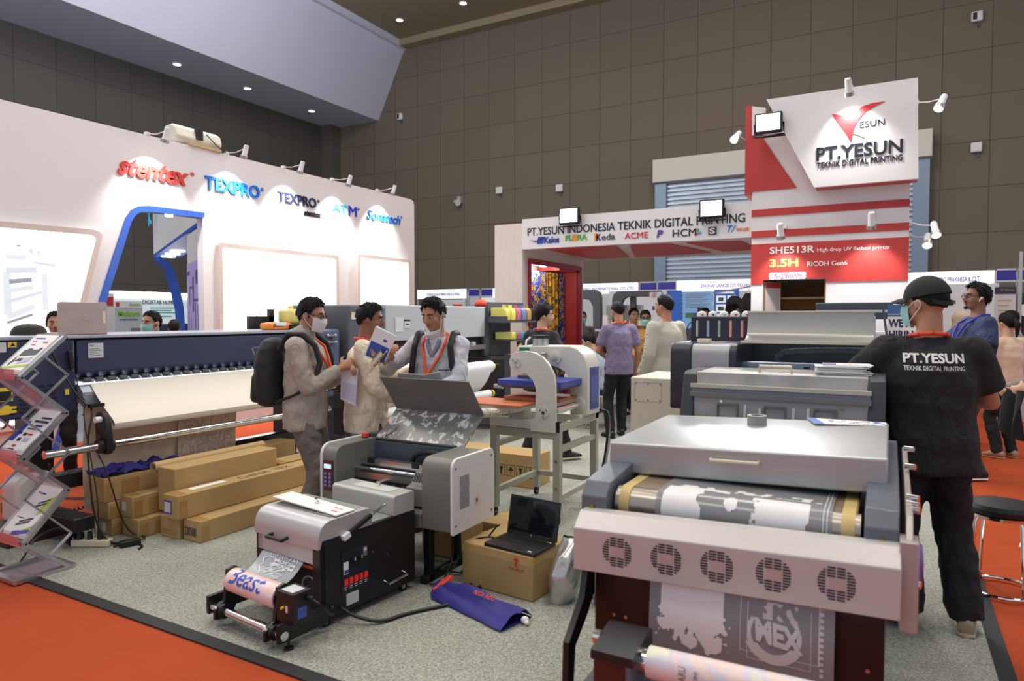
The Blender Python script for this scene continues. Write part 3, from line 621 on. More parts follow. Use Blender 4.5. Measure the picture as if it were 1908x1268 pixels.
mb = MB().box(-4.951, -4.945, 2.20, 2.24, 1.30, 1.365, 0).box(-4.951, -4.945, 2.25, 2.30, 1.33, 1.365, 1).box(-4.951, -4.945, 2.59, 2.615, .99, 1.03, 1).box(-4.951, -4.944, 2.18, 2.27, .985, 1.075, 1).box(-4.944, -4.942, 2.19, 2.26, .99, 1.05, 2).box(-4.951, -4.945, 2.18, 2.29, .90, .96, 1)
mb.prism([(2.262, 1.337), (2.292, 1.337), (2.277, 1.36)], 'x', -4.945, -4.943, 2)
mb.build('warning_sticker', [sticker, amber, black], wp)
def caster(x, y, r, par, z0=0.0):
    c = MB().cyl((x - r * .3, y, z0 + r), (x + r * .3, y, z0 + r), r, n=18).cyl((x - r * .33, y, z0 + r), (x + r * .33, y, z0 + r), r * .45, n=12, mat=1)
    c.box(x - r * .45, x - r * .36, y - r * .3, y + r * .5, z0 + r, z0 + r * 2.2, 2).box(x + r * .36, x + r * .45, y - r * .3, y + r * .5, z0 + r, z0 + r * 2.2, 2).box(x - r * .5, x + r * .5, y - r * .5, y + r * .6, z0 + r * 2.1, z0 + r * 2.3, 2)
    return c.build('caster', [rubber, grey_l, blackm], par)
for yy in (2.52, 4.80):
    MB().box(-5.35, -5.15, yy - .06, yy + .06, .12, .86).box(-5.55, -4.62, yy - .07, yy + .07, .115, .21).build('stand_leg', blackm, wp, bev=.01)
    caster(-4.74, yy, .055, wp, 0); caster(-5.48, yy, .055, wp, 0)
MB().cyl((-4.66, 2.60, 0.008), (-4.66, 2.60, .02), .045).cyl((-4.66, 2.60, .02), (-4.66, 2.60, .12), .012).build('levelling_foot', chrome, wp)
wrapm = M('stretch_wrapped_black', (30, 30, 33), .18, var=.5, scale=40, bump=.6, bscale=40)
MB().box(-5.08, -4.97, 2.46, 4.72, .335, .445).build('stand_beam', wrapm, wp, bev=.01)
MB().cyl((-4.65, 2.30, .655), (-4.65, 4.80, .655), .028, n=20).build('take_up_bar', chrome, wp)
for yy in (2.66, 4.62):
    MB().prism([(-4.72, .60), (-4.60, .60), (-4.58, .66), (-4.61, .84), (-4.64, .88), (-4.70, .88), (-4.73, .84)], 'y', yy, yy + .045).cyl((-4.65, yy - .03, .655), (-4.65, yy + .07, .655), .05, n=16).build('roll_bracket', blackm, wp, bev=.006)
    MB().cyl((-4.655, yy - .04, .835), (-4.655, yy, .835), .02, n=14).build('bracket_knob', paper, wp)
MB().tube([(-4.745, 4.9, 1.36), (-4.73, 4.93, 1.30), (-4.735, 4.9, 1.22), (-4.73, 4.95, 1.14), (-4.735, 4.92, 1.05)], .006, smooth=2).build('ink_hose', M('dark_red_hose', (70, 30, 30), .3), wp)
for zc in (1.28, 1.345): MB().box(-4.76, -4.725, 4.86, 4.98, zc - .008, zc + .008).ell((-4.725, 4.87, zc), .016).ell((-4.725, 4.97, zc), .016).build('ink_valve', alu, wp)
MB().cyl((-4.74, 4.92, .96), (-4.74, 4.92, 1.04), .018).build('yellow_filter', amber, wp)
# the paper coming off the bed, and the printed cloth behind it
web = M('cream_white_paper', (232, 224, 210), .6, var=.02)
def webf(u, v):
    y = 2.755 + v * 2.0
    if u < .6:
        t = u / .6; return (-4.935 + .27 * t ** 1.25, y, 1.055 - .245 * t)
    a = (u - .6) / .4 * 1.15 * PI
    return (-4.70 + .045 * math.cos(a * .95), y, .80 - .05 * math.sin(a * .95) - .02 * (u - .6))
one('paper_web', 'wide cream paper sheet curving down out of the navy printer', 'paper', MB().sheet(webf, 26, 4, .002), [web], (-4.8, 3.7, .78))
tanc = ramp_mat('tan_printed_transfer_paper', [(.0, (206, 182, 156)), (.48, (214, 190, 166)), (.55, (190, 168, 150)), (.62, (216, 196, 172))], 16, .7, kind='VORONOI')
one('printed_web', 'thin tan patterned sheet hanging under the cream paper', 'printed sheet', MB().sheet(lambda u, v: (-4.90 - .06 * math.sin(u * 2.2), 2.70 + v * 1.28, .99 - u * .83), 10, 3, .003), [tanc], (-4.9, 3.3, .2))
one('printed_web', 'tan sheet with paler ornament, right half under the cream paper', 'printed sheet', MB().sheet(lambda u, v: (-4.90 + .015 - .06 * math.sin(u * 2.2), 3.42 + v * .52, .93 - u * .7), 10, 3, .003),
    [ramp_mat('ornament_print', [(.0, (214, 194, 178)), (.45, (186, 166, 156)), (.55, (222, 204, 188))], 9, .7, dist=2.5, interp='CONSTANT')], (-4.9, 3.7, .25))
# laptop standing on the printer
lt = thing('laptop', 'open silver laptop seen from behind, standing on the navy printer', 'laptop', (-4.96, 2.73, 1.40))
sil = M('worn_pinkish_aluminium', (188, 170, 164), .4, .4, var=.14, scale=14)
mb = MB().prism(rrect(2.565, 2.90, 1.405, 1.63, (.006, .006, .02, .02)), 'x', -4.975, -4.963); mb.build('screen_lid', sil, lt, bev=.003)
MB().box(-5.22, -4.97, 2.565, 2.90, 1.40, 1.415).build('keyboard_base', sil, lt, bev=.004)
MB().prism(circ(2.745, 1.522, .02, 24), 'x', -4.963, -4.9615).text('hp', (-4.9615, 2.732, 1.512), UY, UZ, w=.026, h=.022, th=.001, shear=.25, mat=1).build('lid_emblem', [M('emblem_pink', (206, 190, 186), .3, .5), sil], lt)
MB().box(-4.963, -4.9615, 2.865, 2.885, 1.48, 1.565).build('barcode_sticker', M('cream_sticker', (222, 214, 186), .6), lt)
t = thing('baseball_cap', 'dark cap lying on the navy printer left of the laptop', 'cap', (-5.25, 2.56, 1.40))
MB().lathe([(.11, 0), (.105, .03), (.085, .06), (.04, .075), (0, .078)], (-5.25, 2.52, 1.40), n=20).build('crown', M('dark_olive_cloth', (44, 42, 36), .8), t)
MB().prism(circ(-5.16, 2.50, .09, 20), 'z', 1.40, 1.41).build('brim', MATS['dark_olive_cloth'], t)
# things on the far end of the navy printer
t = thing('tissue_pack', 'orange and white tissue pack on the end of the navy printer', 'tissue pack', (-5.1, 4.56, 1.40))
MB().box(-5.16, -5.02, 4.42, 4.70, 1.402, 1.47).build('pack', M('orange_wrap', (240, 140, 50), .35), t, bev=.025, seg=3)
MB().box(-5.165, -5.015, 4.50, 4.62, 1.44, 1.475).text('paseo', (-5.019, 4.47, 1.42), UY, UZ, w=.12, h=.035, mat=1, th=.002).build('white_band', [paper, lnavy], t, bev=.006)
t = thing('ink_canister', 'translucent yellow canister on a black rack at the end of the navy printer', 'canister', (-5.15, 4.84, 1.44))
ylw = M('yellow_ink_plastic', (236, 226, 130), .35)
MB().box(-5.25, -5.06, 4.72, 4.96, 1.455, 1.60).build('tank', ylw, t, bev=.03, seg=3)
MB().cyl((-5.15, 4.80, 1.595), (-5.15, 4.80, 1.63), .025).build('cap', ylw, t)
t = thing('tank_rack', 'black metal rack under the yellow canister', 'rack', (-5.15, 4.75, 1.40))
MB().box(-5.3, -5.0, 4.66, 5.0, 1.406, 1.45).box(-5.3, -5.27, 4.40, 4.70, 1.405, 1.53).box(-5.3, -5.27, 4.64, 4.70, 1.41, 1.60).build('frame', blackm, t)
# cables hanging from the laptop
t = thing('power_adapter', 'black laptop adapter hanging on its cable down the navy cabinet', 'adapter', (-4.92, 2.64, 1.2))
MB().obox((-4.925, 2.62, 1.23), (.03, .03, .13), (.1, 0, 0)).build('brick', black, t, bev=.006)
MB().tube([(-4.97, 2.62, 1.395), (-4.93, 2.60, 1.39), (-4.92, 2.615, 1.34), (-4.925, 2.62, 1.295)], .004, smooth=2).tube([(-4.925, 2.62, 1.165), (-4.92, 2.66, 1.10), (-4.90, 2.64, 1.0), (-4.86, 2.68, .95), (-4.87, 2.66, .85), (-4.78, 2.66, .55), (-4.70, 2.66, .25), (-4.62, 2.60, .02)], .004, smooth=2).build('cable', black, t)
t = thing('hanging_cable', 'thick black cable running down past the paper roll bracket', 'cable', (-4.6, 2.7, 0))
MB().tube([(-4.93, 2.50, 1.30), (-4.925, 2.56, 1.15), (-4.87, 2.66, .93), (-4.80, 2.70, .90), (-4.72, 2.60, .7), (-4.62, 2.56, .45), (-4.58, 2.56, .2), (-4.52, 2.60, .03), (-4.40, 2.72, .016)], .006, smooth=2).build('cord', black, t)
MB().obox((-4.80, 2.715, .915), (.03, .10, .025)).build('plug_box', black, t)

# ------------------------------------------------------------------ brochure stand at the corner
bs = thing('brochure_stand', 'folding zigzag aluminium brochure stand at the left corner', 'brochure stand', (-4.47, 2.13, 0))
XA, XB = -4.615, -4.325
acr = M('clear_acrylic', (226, 206, 222), .08, alpha=.30)
zz_ = [1.41, 1.18, .95, .715, .485, .225, .012]; yf, ybk = 2.02, 2.27
def yat(k): return ybk if k % 2 == 0 else yf
for x in (XA, XB):
    for k in range(6): MB().beam((x, yat(k), zz_[k]), (x, yat(k + 1), zz_[k + 1]), .022, .028, up=(1, 0, 0)).build('side_rail', alu, bs)
    for k in range(5):
        xo = x + (.02 if x == XB else -.02)
        a = V((xo, (yat(k) + yat(k + 1)) / 2, (zz_[k] + zz_[k + 1]) / 2)); b = V((xo, yat(k), zz_[k + 1] + .0)); c = V((xo, (yat(k + 1) + yat(k + 2)) / 2, (zz_[k + 1] + zz_[k + 2]) / 2))
        MB().beam(a, b, .008, .022, up=(1, 0, 0)).beam(b, c, .008, .022, up=(1, 0, 0)).build('scissor_bar', alu, bs)
for k in range(6):
    MB().beam((XA, yat(k), zz_[k]), (XB, yat(k), zz_[k]), .022, .022, up=(0, 0, 1)).build('cross_rail', alu, bs)
for k in range(6):
    p, q = (yat(k), zz_[k]), (yat(k + 1), zz_[k + 1])
    MB().beam((0.5 * (XA + XB), p[0], p[1] - .012), (.5 * (XA + XB), q[0], q[1] - .012), .26, .005, up=(0, 0, 1)).build('acrylic_tray', acr, bs)
for k in (1, 3, 5):
    MB().box(XA, XB, yf - .03, yf - .025, zz_[k] - .01, zz_[k] + .05).build('tray_lip', M('pink_tinted_acrylic', (226, 130, 130), .1, alpha=.55), bs)
MB().ring_prism(rrect(XA - .02, XB + .02, 1.96, 2.30, .01, 1), rrect(XA + .02, XB - .02, 2.0, 2.27, .005, 1), 'z', .009, .03).build('base_frame', alu, bs)
MB().box(XA + .02, XB - .02, 2.0, 2.27, .012, .016).build('base_panel', acr, bs)
MB().cyl((XB + .01, 2.10, .02), (XB + .045, 2.10, .02), .012, n=10).build('base_bolt', chrome, bs)
brand = M('print_red', (210, 50, 50), .5); pgreen = M('print_green', (176, 206, 80), .5); pblue = M('print_violet_blue', (70, 62, 170), .5); pgrey = M('print_grey', (60, 62, 72), .5)
pcream = M('print_lilac', (190, 186, 206), .5)
def brochure(k, lab, art):
    t = thing('brochure', lab, 'brochure', (-4.47, 2.13, zz_[k + 1]), group='brochures in the zigzag stand')
    P0 = V((XA + .025, yf + .02, zz_[k + 1] + .015)); U = V((1, 0, 0)); W = (V((0, ybk, zz_[k])) - V((0, yf, zz_[k + 1]))).normalized(); N = U.cross(W)
    wd, ht = XB - XA - .05, (V((0, ybk, zz_[k])) - V((0, yf, zz_[k + 1]))).length - .05
    mb = MB()
    for q in range(4):
        c = P0 + U * (wd / 2 + random.uniform(-.004, .004)) + W * (ht / 2 + .006 * q) + N * (.004 + .004 * q)
        mb.beam(c - W * ht / 2, c + W * ht / 2, wd, .003, up=N)
    mb.build('sheet_stack', paper, t)
    mb = MB()
    for (m, x0, x1, y0, y1, sk) in art:
        o = P0 + N * .0195
        pts = [o + U * wd * x0 + W * ht * y0, o + U * wd * x1 + W * ht * (y0 + sk), o + U * wd * x1 + W * ht * (y1 + sk), o + U * wd * x0 + W * ht * y1]
        mb.add(pts + [p - N * .001 for p in pts], [(0, 1, 2, 3), (7, 6, 5, 4), (0, 4, 5, 1), (1, 5, 6, 2), (2, 6, 7, 3), (3, 7, 4, 0)], m)
    mb.build('cover_print', [brand, pgreen, pblue, pgrey, pcream], t)
brochure(0, 'top brochure in the zigzag stand, with a black printer picture and green swoosh', [(0, .1, .28, .86, .88, 0), (0, .62, .85, .83, .86, 0), (0, .2, .4, .76, .78, 0), (3, .2, .9, .44, .60, .05), (3, .3, .5, .62, .66, 0), (3, .12, .3, .2, .24, .1), (3, .32, .55, .30, .38, 0), (4, .45, .9, .22, .36, .08), (1, .0, 1, .06, .12, .12), (2, .0, .22, .0, .1, -.05), (2, .1, .55, .94, .97, 0), (3, .15, .2, .16, .40, .02), (3, .78, .9, .64, .69, 0)])
brochure(2, 'second brochure in the zigzag stand, lettered, with a purple side', [(2, .0, .18, .25, .75, 0), (2, .0, .25, .42, .48, 0), (3, .45, .9, .84, .88, 0), (3, .3, .9, .74, .79, 0), (2, .5, .8, .64, .68, 0), (3, .3, .8, .56, .59, 0), (3, .35, .5, .40, .47, 0), (0, .55, .75, .42, .46, 0), (3, .3, .45, .26, .34, 0), (4, .55, .8, .26, .36, 0), (0, .35, .5, .12, .17, 0), (3, .3, .55, .06, .08, 0)])
brochure(4, 'lowest brochure in the zigzag stand, with black roller pictures', [(0, .15, .25, .88, .91, 0), (3, .28, .5, .87, .90, 0), (3, .45, .85, .58, .62, .12), (3, .5, .88, .66, .70, .12), (1, .75, 1, .45, .80, .1), (0, .1, .18, .35, .37, 0), (3, .22, .45, .34, .36, 0), (3, .3, .75, .18, .22, .12), (3, .35, .8, .25, .29, .12), (2, .4, 1, .0, .08, .1), (1, .7, 1, .10, .14, .12)])

# ------------------------------------------------------------------ cartons in front of the navy printer
def carton(lab, x0, x1, y0, y1, z0, z1, tapes=(), rz=0, extra=None, mat=None):
    t = thing('carton', lab, 'box', ((x0 + x1) / 2, (y0 + y1) / 2, z0), group='long cartons stacked beside the navy printer')
    MB().box(x0, x1, y0, y1, z0, z1).build('carton_body', mat or kraft, t, bev=.006)
    mb = MB(); e = .0012
    mb.box(x0 + .02, x1 - .03, y0 - e, y0 + .05, z0 + .02, z0 + .06) if 'f' in tapes else None
    if 'c' in tapes: mb.box(x0 + .004, x1 - .01, y0 + .01, y0 + .08, z1 - .03, z1 + e); mb.box(x1 - .02, x1 + e, y0 + .008, y0 + .07, z0 + .01, z1 - .035)
    if 's' in tapes: mb.box(x1 - .02, x1 + e, y0 + .12, y0 + .25, z0 + .02, z1 - .03)
    if 'e' in tapes: mb.box(x1 - .02, x1 + e, y1 - .12, y1 - .02, z0, z0 + .06)
    if mb.v: mb.build('parcel_tape', tape, t)
    if extra: extra(t)
    return t
def lab_(y0, x0, x1, z0, z1, m): return lambda t: MB().box(x0, x1, y0 - .0025, y0 - .0005, z0, z1).build('address_label', m, t)
carton('lowest carton at the far left of the stack, white label on its end', -4.86, -4.69, 2.74, 4.3, FZ, .125, 'c', extra=lab_(2.74, -4.80, -4.76, .03, .09, sticker))
carton('middle carton at the far left of the stack, under the big one', -4.86, -4.69, 2.72, 4.3, .127, .245, 'cs')
carton('big long top carton at the far left with a purple cloth on it', -4.90, -4.70, 2.70, 4.42, .247, .415, 'cs')
carton('short floor carton second from the left of the stack', -4.665, -4.48, 2.80, 3.85, FZ, .135, 'cs')
carton('carton with a small white label on its end, second from the left', -4.675, -4.545, 2.80, 3.85, .137, .285, 'cs', extra=lab_(2.80, -4.665, -4.62, .18, .24, sticker))
carton('floor carton under the tall one, left of the lettered end', -4.42, -4.215, 2.92, 4.35, FZ, .152, 'fc')
carton('floor carton with black lettering on its end, furthest right', -4.20, -4.02, 2.94, 4.40, FZ, .155, 'c',
       extra=lambda t: MB().text('220508', (-4.185, 2.938, .045), (1, 0, 0), UZ, w=.12, h=.06, th=.002).build('stencil_lettering', grey_d, t))
def ex2(t):
    MB().prism(rrect(-4.29, -4.235, 3.04, 3.32, .012), 'z', .322, .3235).build('paper_label', paper, t)
    MB().box(-4.315, -4.235, 2.877, 2.8795, .19, .28).box(-4.308, -4.242, 2.876, 2.878, .2, .27, 1).build('address_label', [pblue, sticker], t)
    MB().text('CHINA  TEX', (-4.20, 3.42, .3225), (0, 1, 0), (-1, 0, 0), w=.5, h=.07, th=.001).build('stencil_lettering', grey_d, t)
carton('long carton with blue-edged label and lettered top', -4.325, -4.165, 2.88, 4.40, .157, .322, 'c', extra=ex2)
carton('tall long carton on top of the right-hand pile', -4.53, -4.34, 2.98, 3.88, .157, .465, 'e')
carton('short carton at the far end behind the lettered-top one', -4.53, -4.35, 3.92, 4.5, .157, .33, 'c')
one('cardboard_tube', 'empty cardboard tube lying between the big carton and the tall one', 'tube', MB().pipe((-4.585, 2.98, .452), (-4.585, 3.95, .452), .038, .028, 18), [kraft], (-4.585, 3.4, .41))
def cloth(name, lab, pts, th, mat, cat, n=26, seed=0, amp=.02, loc=None, flat=0.0):
    """crumpled lying fabric: corner points (four) plus noise"""
    a, b, c, d = [V(p) for p in pts]
    def f(u, v):
        p = (a * (1 - u) + b * u) * (1 - v) + (d * (1 - u) + c * u) * v
        q = noise.noise(V((u * 4 + seed, v * 4, seed))) + .5 * noise.noise(V((u * 9 + seed, v * 9, seed + 3)))
        return p + V((.4 * amp * q, .4 * amp * noise.noise(V((v * 5, u * 5, seed))), amp * abs(q) + flat))
    return one(name, lab, cat, MB().sheet(f, n, n, th), [mat], tuple(a))
cloth('folded_bag', 'crumpled purple non-woven bag lying on the big top carton', [(-4.90, 2.70, .42), (-4.71, 2.71, .42), (-4.70, 3.30, .42), (-4.86, 3.22, .42)], .004, bluepl, 'bag', seed=2, amp=.085)
# jerry can, power strip and cables on the floor
t = thing('jerry_can', 'white plastic jerry can behind the brochure stand', 'jerry can', (-5.2, 2.45, .14))
jc = M('milky_plastic', (214, 210, 204), .4)
MB().prism([(2.33, .14), (2.62, .14), (2.62, .40), (2.56, .46), (2.40, .46), (2.33, .40)], 'x', -5.28, -5.08).build('body', jc, t, bev=.03, seg=3)
MB().tube([(-5.18, 2.41, .455), (-5.18, 2.42, .485), (-5.18, 2.50, .485), (-5.18, 2.52, .455)], .014).build('handle', jc, t)
MB().cyl((-5.18, 2.575, .455), (-5.18, 2.575, .49), .022).build('cap', black, t)
t = thing('dark_crate', 'low dark box under the jerry can', 'box', (-5.2, 2.46, 0))
MB().box(-5.32, -5.02, 2.25, 2.70, .009, .138).build('crate_body', M('dark_maroon', (62, 34, 36), .6), t, bev=.006)
t = thing('power_strip', 'cream power strip on the grey carpet with plugs in it', 'power strip', (-4.60, 2.58, .008))
MB().beam((-4.72, 2.50, .032), (-4.50, 2.62, .032), .06, .045, up=UZ).build('housing', M('cream_plastic', (228, 216, 190), .4), t, bev=.006)
for k in range(3):
    p = V((-4.68, 2.52, .075)) + V((.06, .033, 0)) * k
    MB().cyl(p - V((0, 0, .02)), p + V((0, 0, .03)), .018, .014).build('plug', black, t)
MB().tube([(-4.5, 2.62, .03), (-4.40, 2.72, .016), (-4.30, 2.72, .016), (-4.26, 2.66, .016)], .006, smooth=2).build('cord', black, t)
t = thing('power_adapter', 'black adapter brick lying on the carpet in front of the cartons', 'adapter', (-4.38, 2.70, .008))
MB().obox((-4.395, 2.685, .028), (.06, .12, .04), (0, 0, -.3)).build('brick', black, t, bev=.005)
MB().tube([(-4.41, 2.63, .03), (-4.46, 2.60, .014), (-4.44, 2.66, .014), (-4.52, 2.62, .02), (-4.60, 2.60, .10)], .005, smooth=2).tube([(-4.38, 2.75, .03), (-4.46, 2.85, .014), (-4.55, 2.75, .05), (-4.60, 2.66, .5), (-4.66, 2.64, .6)], .005, smooth=2).build('cable', black, t)
one('looped_cable', 'black cable looping under the brochure stand', 'cable', MB().tube([(-4.62, 2.55, .12), (-4.74, 2.42, .16), (-4.80, 2.30, .10), (-4.72, 2.20, .016), (-4.60, 2.10, .016), (-4.76, 2.02, .016), (-4.86, 2.05, .15), (-4.92, 2.15, .55)], .007, smooth=2), [black], (-4.7, 2.2, .01))
mb = MB(); mb.tube([(-5.05 + .012 * math.cos(k * .9), 2.62 + k * .0042, .16 + .012 * math.sin(k * .9)) for k in range(120)], .004, 6)
one('coiled_cord', 'black coiled cord in front of the red aisle', 'cord', mb, [black], (-5.05, 2.85, .15))
one('floor_cable', 'red and white cables along the printer foot', 'cable', MB().tube([(-5.3, 2.5, .3), (-5.0, 2.70, .22), (-4.95, 3.3, .2), (-4.9, 4.2, .16)], .012, smooth=2), [M('grey_red_cable', (190, 120, 110), .5)], (-5, 3, .2))

# ------------------------------------------------------------------ grey textile printer further back along the same edge
gp = thing('textile_printer', 'large two-tone grey roll printer with ink bottles at its end, behind the reading man', 'printer', (-5.0, 6.8, 0))
ch = M('charcoal_enamel', (84, 88, 96), .4); pg = M('pale_grey_enamel', (178, 182, 186), .4)
MB().prism([(-5.5, .50), (-4.78, .50), (-4.70, .53), (-4.70, 1.645), (-5.5, 1.645)], 'y', 5.13, 5.69).build('end_cabinet', ch, gp, bev=.02)
MB().box(-4.705, -4.692, 5.30, 5.62, .72, 1.54).build('cabinet_door', M('charcoal_door', (92, 96, 104), .4), gp, bev=.006)
MB().box(-4.701, -4.694, 5.16, 5.26, 1.50, 1.57).box(-4.701, -4.693, 5.16, 5.26, 1.55, 1.565, 1).build('warning_sticker', [sticker, amber], gp)
MB().box(-5.45, -4.71, 5.70, 7.74, 1.26, 1.655).build('front_cover', pg, gp, bev=.012)
MB().box(-4.712, -4.704, 5.86, 6.00, 1.36, 1.52).box(-4.712, -4.703, 6.02, 6.12, 1.40, 1.49).build('data_sticker', sticker, gp)
MB().box(-4.712, -4.702, 6.02, 6.12, 1.475, 1.495).box(-4.712, -4.702, 6.04, 6.10, 1.435, 1.45).build('sticker_print', black, gp)
MB().box(-5.45, -4.72, 7.75, 8.42, 1.0, 1.66).build('end_cabinet', ch, gp, bev=.015)
MB().box(-5.40, -4.78, 5.70, 7.75, 1.02, 1.25).build('carriage_bay', black, gp)
MB().box(-4.80, -4.70, 5.7, 7.74, 1.10, 1.16).build('carriage_rail', steel, gp)
for k in range(9): MB().box(-4.75, -4.69, 5.8 + k * .2, 5.88 + k * .2, 1.15, 1.2).build('pinch_roller', grey_l, gp)
MB().box(-5.3, -4.75, 5.2, 5.6, 0, .5).build('pedestal', ch, gp)
MB().box(-5.3, -4.66, 7.82, 8.36, .10, .995).build('pedestal', ch, gp, bev=.01)
MB().box(-4.95, -4.40, 7.50, 7.72, .42, .97).build('roll_support_plate', blackm, gp)
MB().cyl((-4.42, 7.50, .64), (-4.30, 7.50, .64), .03).build('hub', grey_l, gp)
for z, r, y1 in ((.90, .075, 7.35), (.56, .05, 7.33)):
    MB().cyl((-4.40, y1 - .02, z), (-4.40, y1 + .2, z), .03).cyl((-4.40, y1 + .04, z), (-4.40, y1 + .07, z), .045, mat=1).build('roll_shaft', [blackm, amber], gp)
rp_ = one('paper_roll', 'thick white paper roll on the grey textile printer', 'paper roll', MB().cyl((-4.40, 4.95, .90), (-4.40, 7.34, .90), .078, n=28).sheet(lambda u, v: (-4.40 + .078 - .05 * u - .20 * u * u, 5.2 + v * 2.05, .88 - u * .34), 8, 3, .002), [paper], (-4.4, 6.4, .82))
one('paper_roll', 'thinner white roll low on the grey textile printer', 'paper roll', MB().cyl((-4.40, 4.95, .56), (-4.40, 7.32, .56), .05, n=24), [paper], (-4.4, 6.4, .51))
t = thing('take_up_shaft', 'chrome roll shaft with black holder between the two reading men', 'shaft', (-4.40, 4.8, .9))
MB().cyl((-4.40, 4.5, .90), (-4.40, 4.95, .90), .035).build('tube', chrome, t); MB().cyl((-4.40, 4.62, .90), (-4.40, 4.68, .90), .06).box(-4.46, -4.34, 4.66, 4.72, .45, .92).build('holder', blackm, t); MB().cyl((-4.40, 4.7, .90), (-4.40, 4.72, .90), .062).build('yellow_band', amber, t)
# ink rack with bottles
ir = thing('ink_rack', 'charcoal bracket shelf carrying the ink bottles', 'rack', (-4.6, 8.3, 1.4))
MB().box(-4.70, -4.40, 7.80, 8.80, 1.445, 1.47).box(-4.72, -4.70, 7.80, 8.80, 1.445, 1.72).box(-4.70, -4.40, 7.795, 7.81, 1.445, 1.53).box(-4.72, -4.36, 7.90, 8.42, 1.20, 1.215).box(-4.72, -4.70, 7.90, 8.42, 1.0, 1.45).build('bracket', ch, ir)
inkc = [('yellow', (232, 220, 110)), ('pale yellow', (240, 226, 120)), ('magenta', (206, 110, 140)), ('blue', (120, 140, 190)), ('amber', (200, 160, 90)), ('black', (30, 30, 34))]
for k, (nm, c) in enumerate(inkc):
    y0 = 7.83 + k * .155
    t = thing('ink_bottle', '%s ink bottle on the charcoal rack' % nm, 'ink bottle', (-4.56, y0 + .06, 1.47), group='ink bottles on the rack')
    m = M('ink_plastic_%s' % nm.replace(' ', '_'), c, .3)
    MB().prism(rrect(-4.68, -4.44, 1.472, 1.645, (.02, .02, .06, .02)), 'y', y0, y0 + .12).build('bottle_body', m, t, bev=.012)
    MB().cyl((-4.50, y0 + .06, 1.64), (-4.50, y0 + .06, 1.685), .028).build('bottle_cap', m, t)
for k, (nm, c) in enumerate((('yellow', (236, 220, 60)), ('magenta', (214, 60, 130)), ('cyan', (50, 150, 220)), ('black', (40, 40, 46)))):
    t = thing('ink_cartridge', 'small clear ink tank with a %s dot, on the lower rack shelf' % nm, 'ink tank', (-4.5, 7.96 + k * .12, 1.216), group='small ink tanks')
    MB().box(-4.66, -4.40, 7.92 + k * .125, 8.03 + k * .125, 1.218, 1.32).build('tank', ylw if k == 0 else M('smoky_clear', (150, 150, 150), .3), t, bev=.008)
    MB().cyl((-4.40, 7.975 + k * .125, 1.265), (-4.392, 7.975 + k * .125, 1.265), .035).build('dot', M('dot_%s' % nm, c, .4), t)
t = thing('ink_hose_bundle', 'tangle of ink hoses with white filters hanging under the rack', 'hoses', (-4.45, 8.5, 1.3))
mb = MB()
for k in range(7): mb.tube([(-4.48 + .02 * k, 8.45 + .04 * k, 1.45), (-4.42 + .02 * (k % 3), 8.45 + .045 * k, 1.34 + .01 * k), (-4.5 + .03 * (k % 2), 8.4 + .05 * k, 1.2), (-4.6, 8.42, 1.1 + .02 * k)], .008, 6, mat=(k == 0), smooth=1)
mb.build('hoses', [black, amber], t)
for k in range(4): MB().cyl((-4.40, 8.48 + .08 * k, 1.30 + .03 * (k % 2)), (-4.385, 8.48 + .08 * k, 1.30 + .03 * (k % 2)), .025).build('filter', sticker, t)
t = thing('red_bag', 'small orange bag lying on top of the grey printer by the rack', 'bag', (-4.9, 7.95, 1.66))
MB().ell((-4.9, 7.95, 1.70), (.09, .1, .06)).ell((-4.88, 8.03, 1.69), (.05, .06, .04)).build('cloth', M('orange_cloth', (226, 80, 50), .7, bump=.4, bscale=60), t)
# ------------------------------------------------------------------ desktop film printer with its lid open
warm_g = M('warm_grey_enamel', (118, 116, 110), .42); warm_d = M('warm_dark_grey', (88, 87, 84), .42)
fpn = thing('film_printer', 'grey desktop printer with white side panel and its lid folded up', 'printer', (-2.55, 3.3, 0))
def side_prof(a, b, z0, z1, r): return rrect(a, b, z0, z1, (.012, .012, r, r), 6)
MB().prism(side_prof(3.10, 3.52, .36, .735, .07), 'x', -3.06, -2.955).build('left_housing', warm_g, fpn, bev=.004)
MB().prism(side_prof(3.09, 3.53, .345, .745, .075), 'x', -3.078, -3.06).build('side_panel', white, fpn, bev=.004)
MB().prism(side_prof(3.09, 3.52, .33, .735, .07), 'x', -2.30, -2.10).build('right_housing', warm_g, fpn, bev=.004)
sp = MB().prism(side_prof(3.08, 3.53, .32, .745, .055), 'x', -2.10, -2.082).build('side_panel', M('white_enamel', (232, 228, 226), .4), fpn, bev=.005)
mb = MB()
for k in range(22): mb.box(-2.083, -2.0805, 3.15, 3.245, .455 + k * .0085, .458 + k * .0085)
for y, z in ((3.11, .37), (3.49, .37), (3.49, .70), (3.11, .69)): mb.cyl((-2.083, y, z), (-2.079, y, z), .006, n=10)
mb.build('vent_slots', grey_d, sp); 
MB().box(-2.083, -2.0808, 3.31, 3.345, .44, .49, 0).ell((-2.081, 3.328, .468), (.002, .008, .012), mat=1).build('warning_sticker', [M('pink_sticker', (232, 190, 186), .5), M('print_maroon', (120, 30, 34), .5)], sp)
MB().box(-2.955, -2.30, 3.10, 3.50, .33, .435).build('lower_body', warm_d, fpn, bev=.006)
MB().prism([(3.085, .335), (3.15, .335), (3.15, .43), (3.10, .43), (3.085, .41)], 'x', -2.955, -2.30).build('front_lip', warm_g, fpn)
MB().box(-2.955, -2.30, 3.46, 3.50, .43, .715).build('rear_wall', M('inner_slate', (72, 80, 90), .5), fpn)
MB().box(-2.955, -2.30, 3.15, 3.46, .434, .44).build('inner_floor', black, fpn)
MB().box(-2.955, -2.30, 3.33, 3.38, .585, .625).build('guide_beam', steel, fpn)
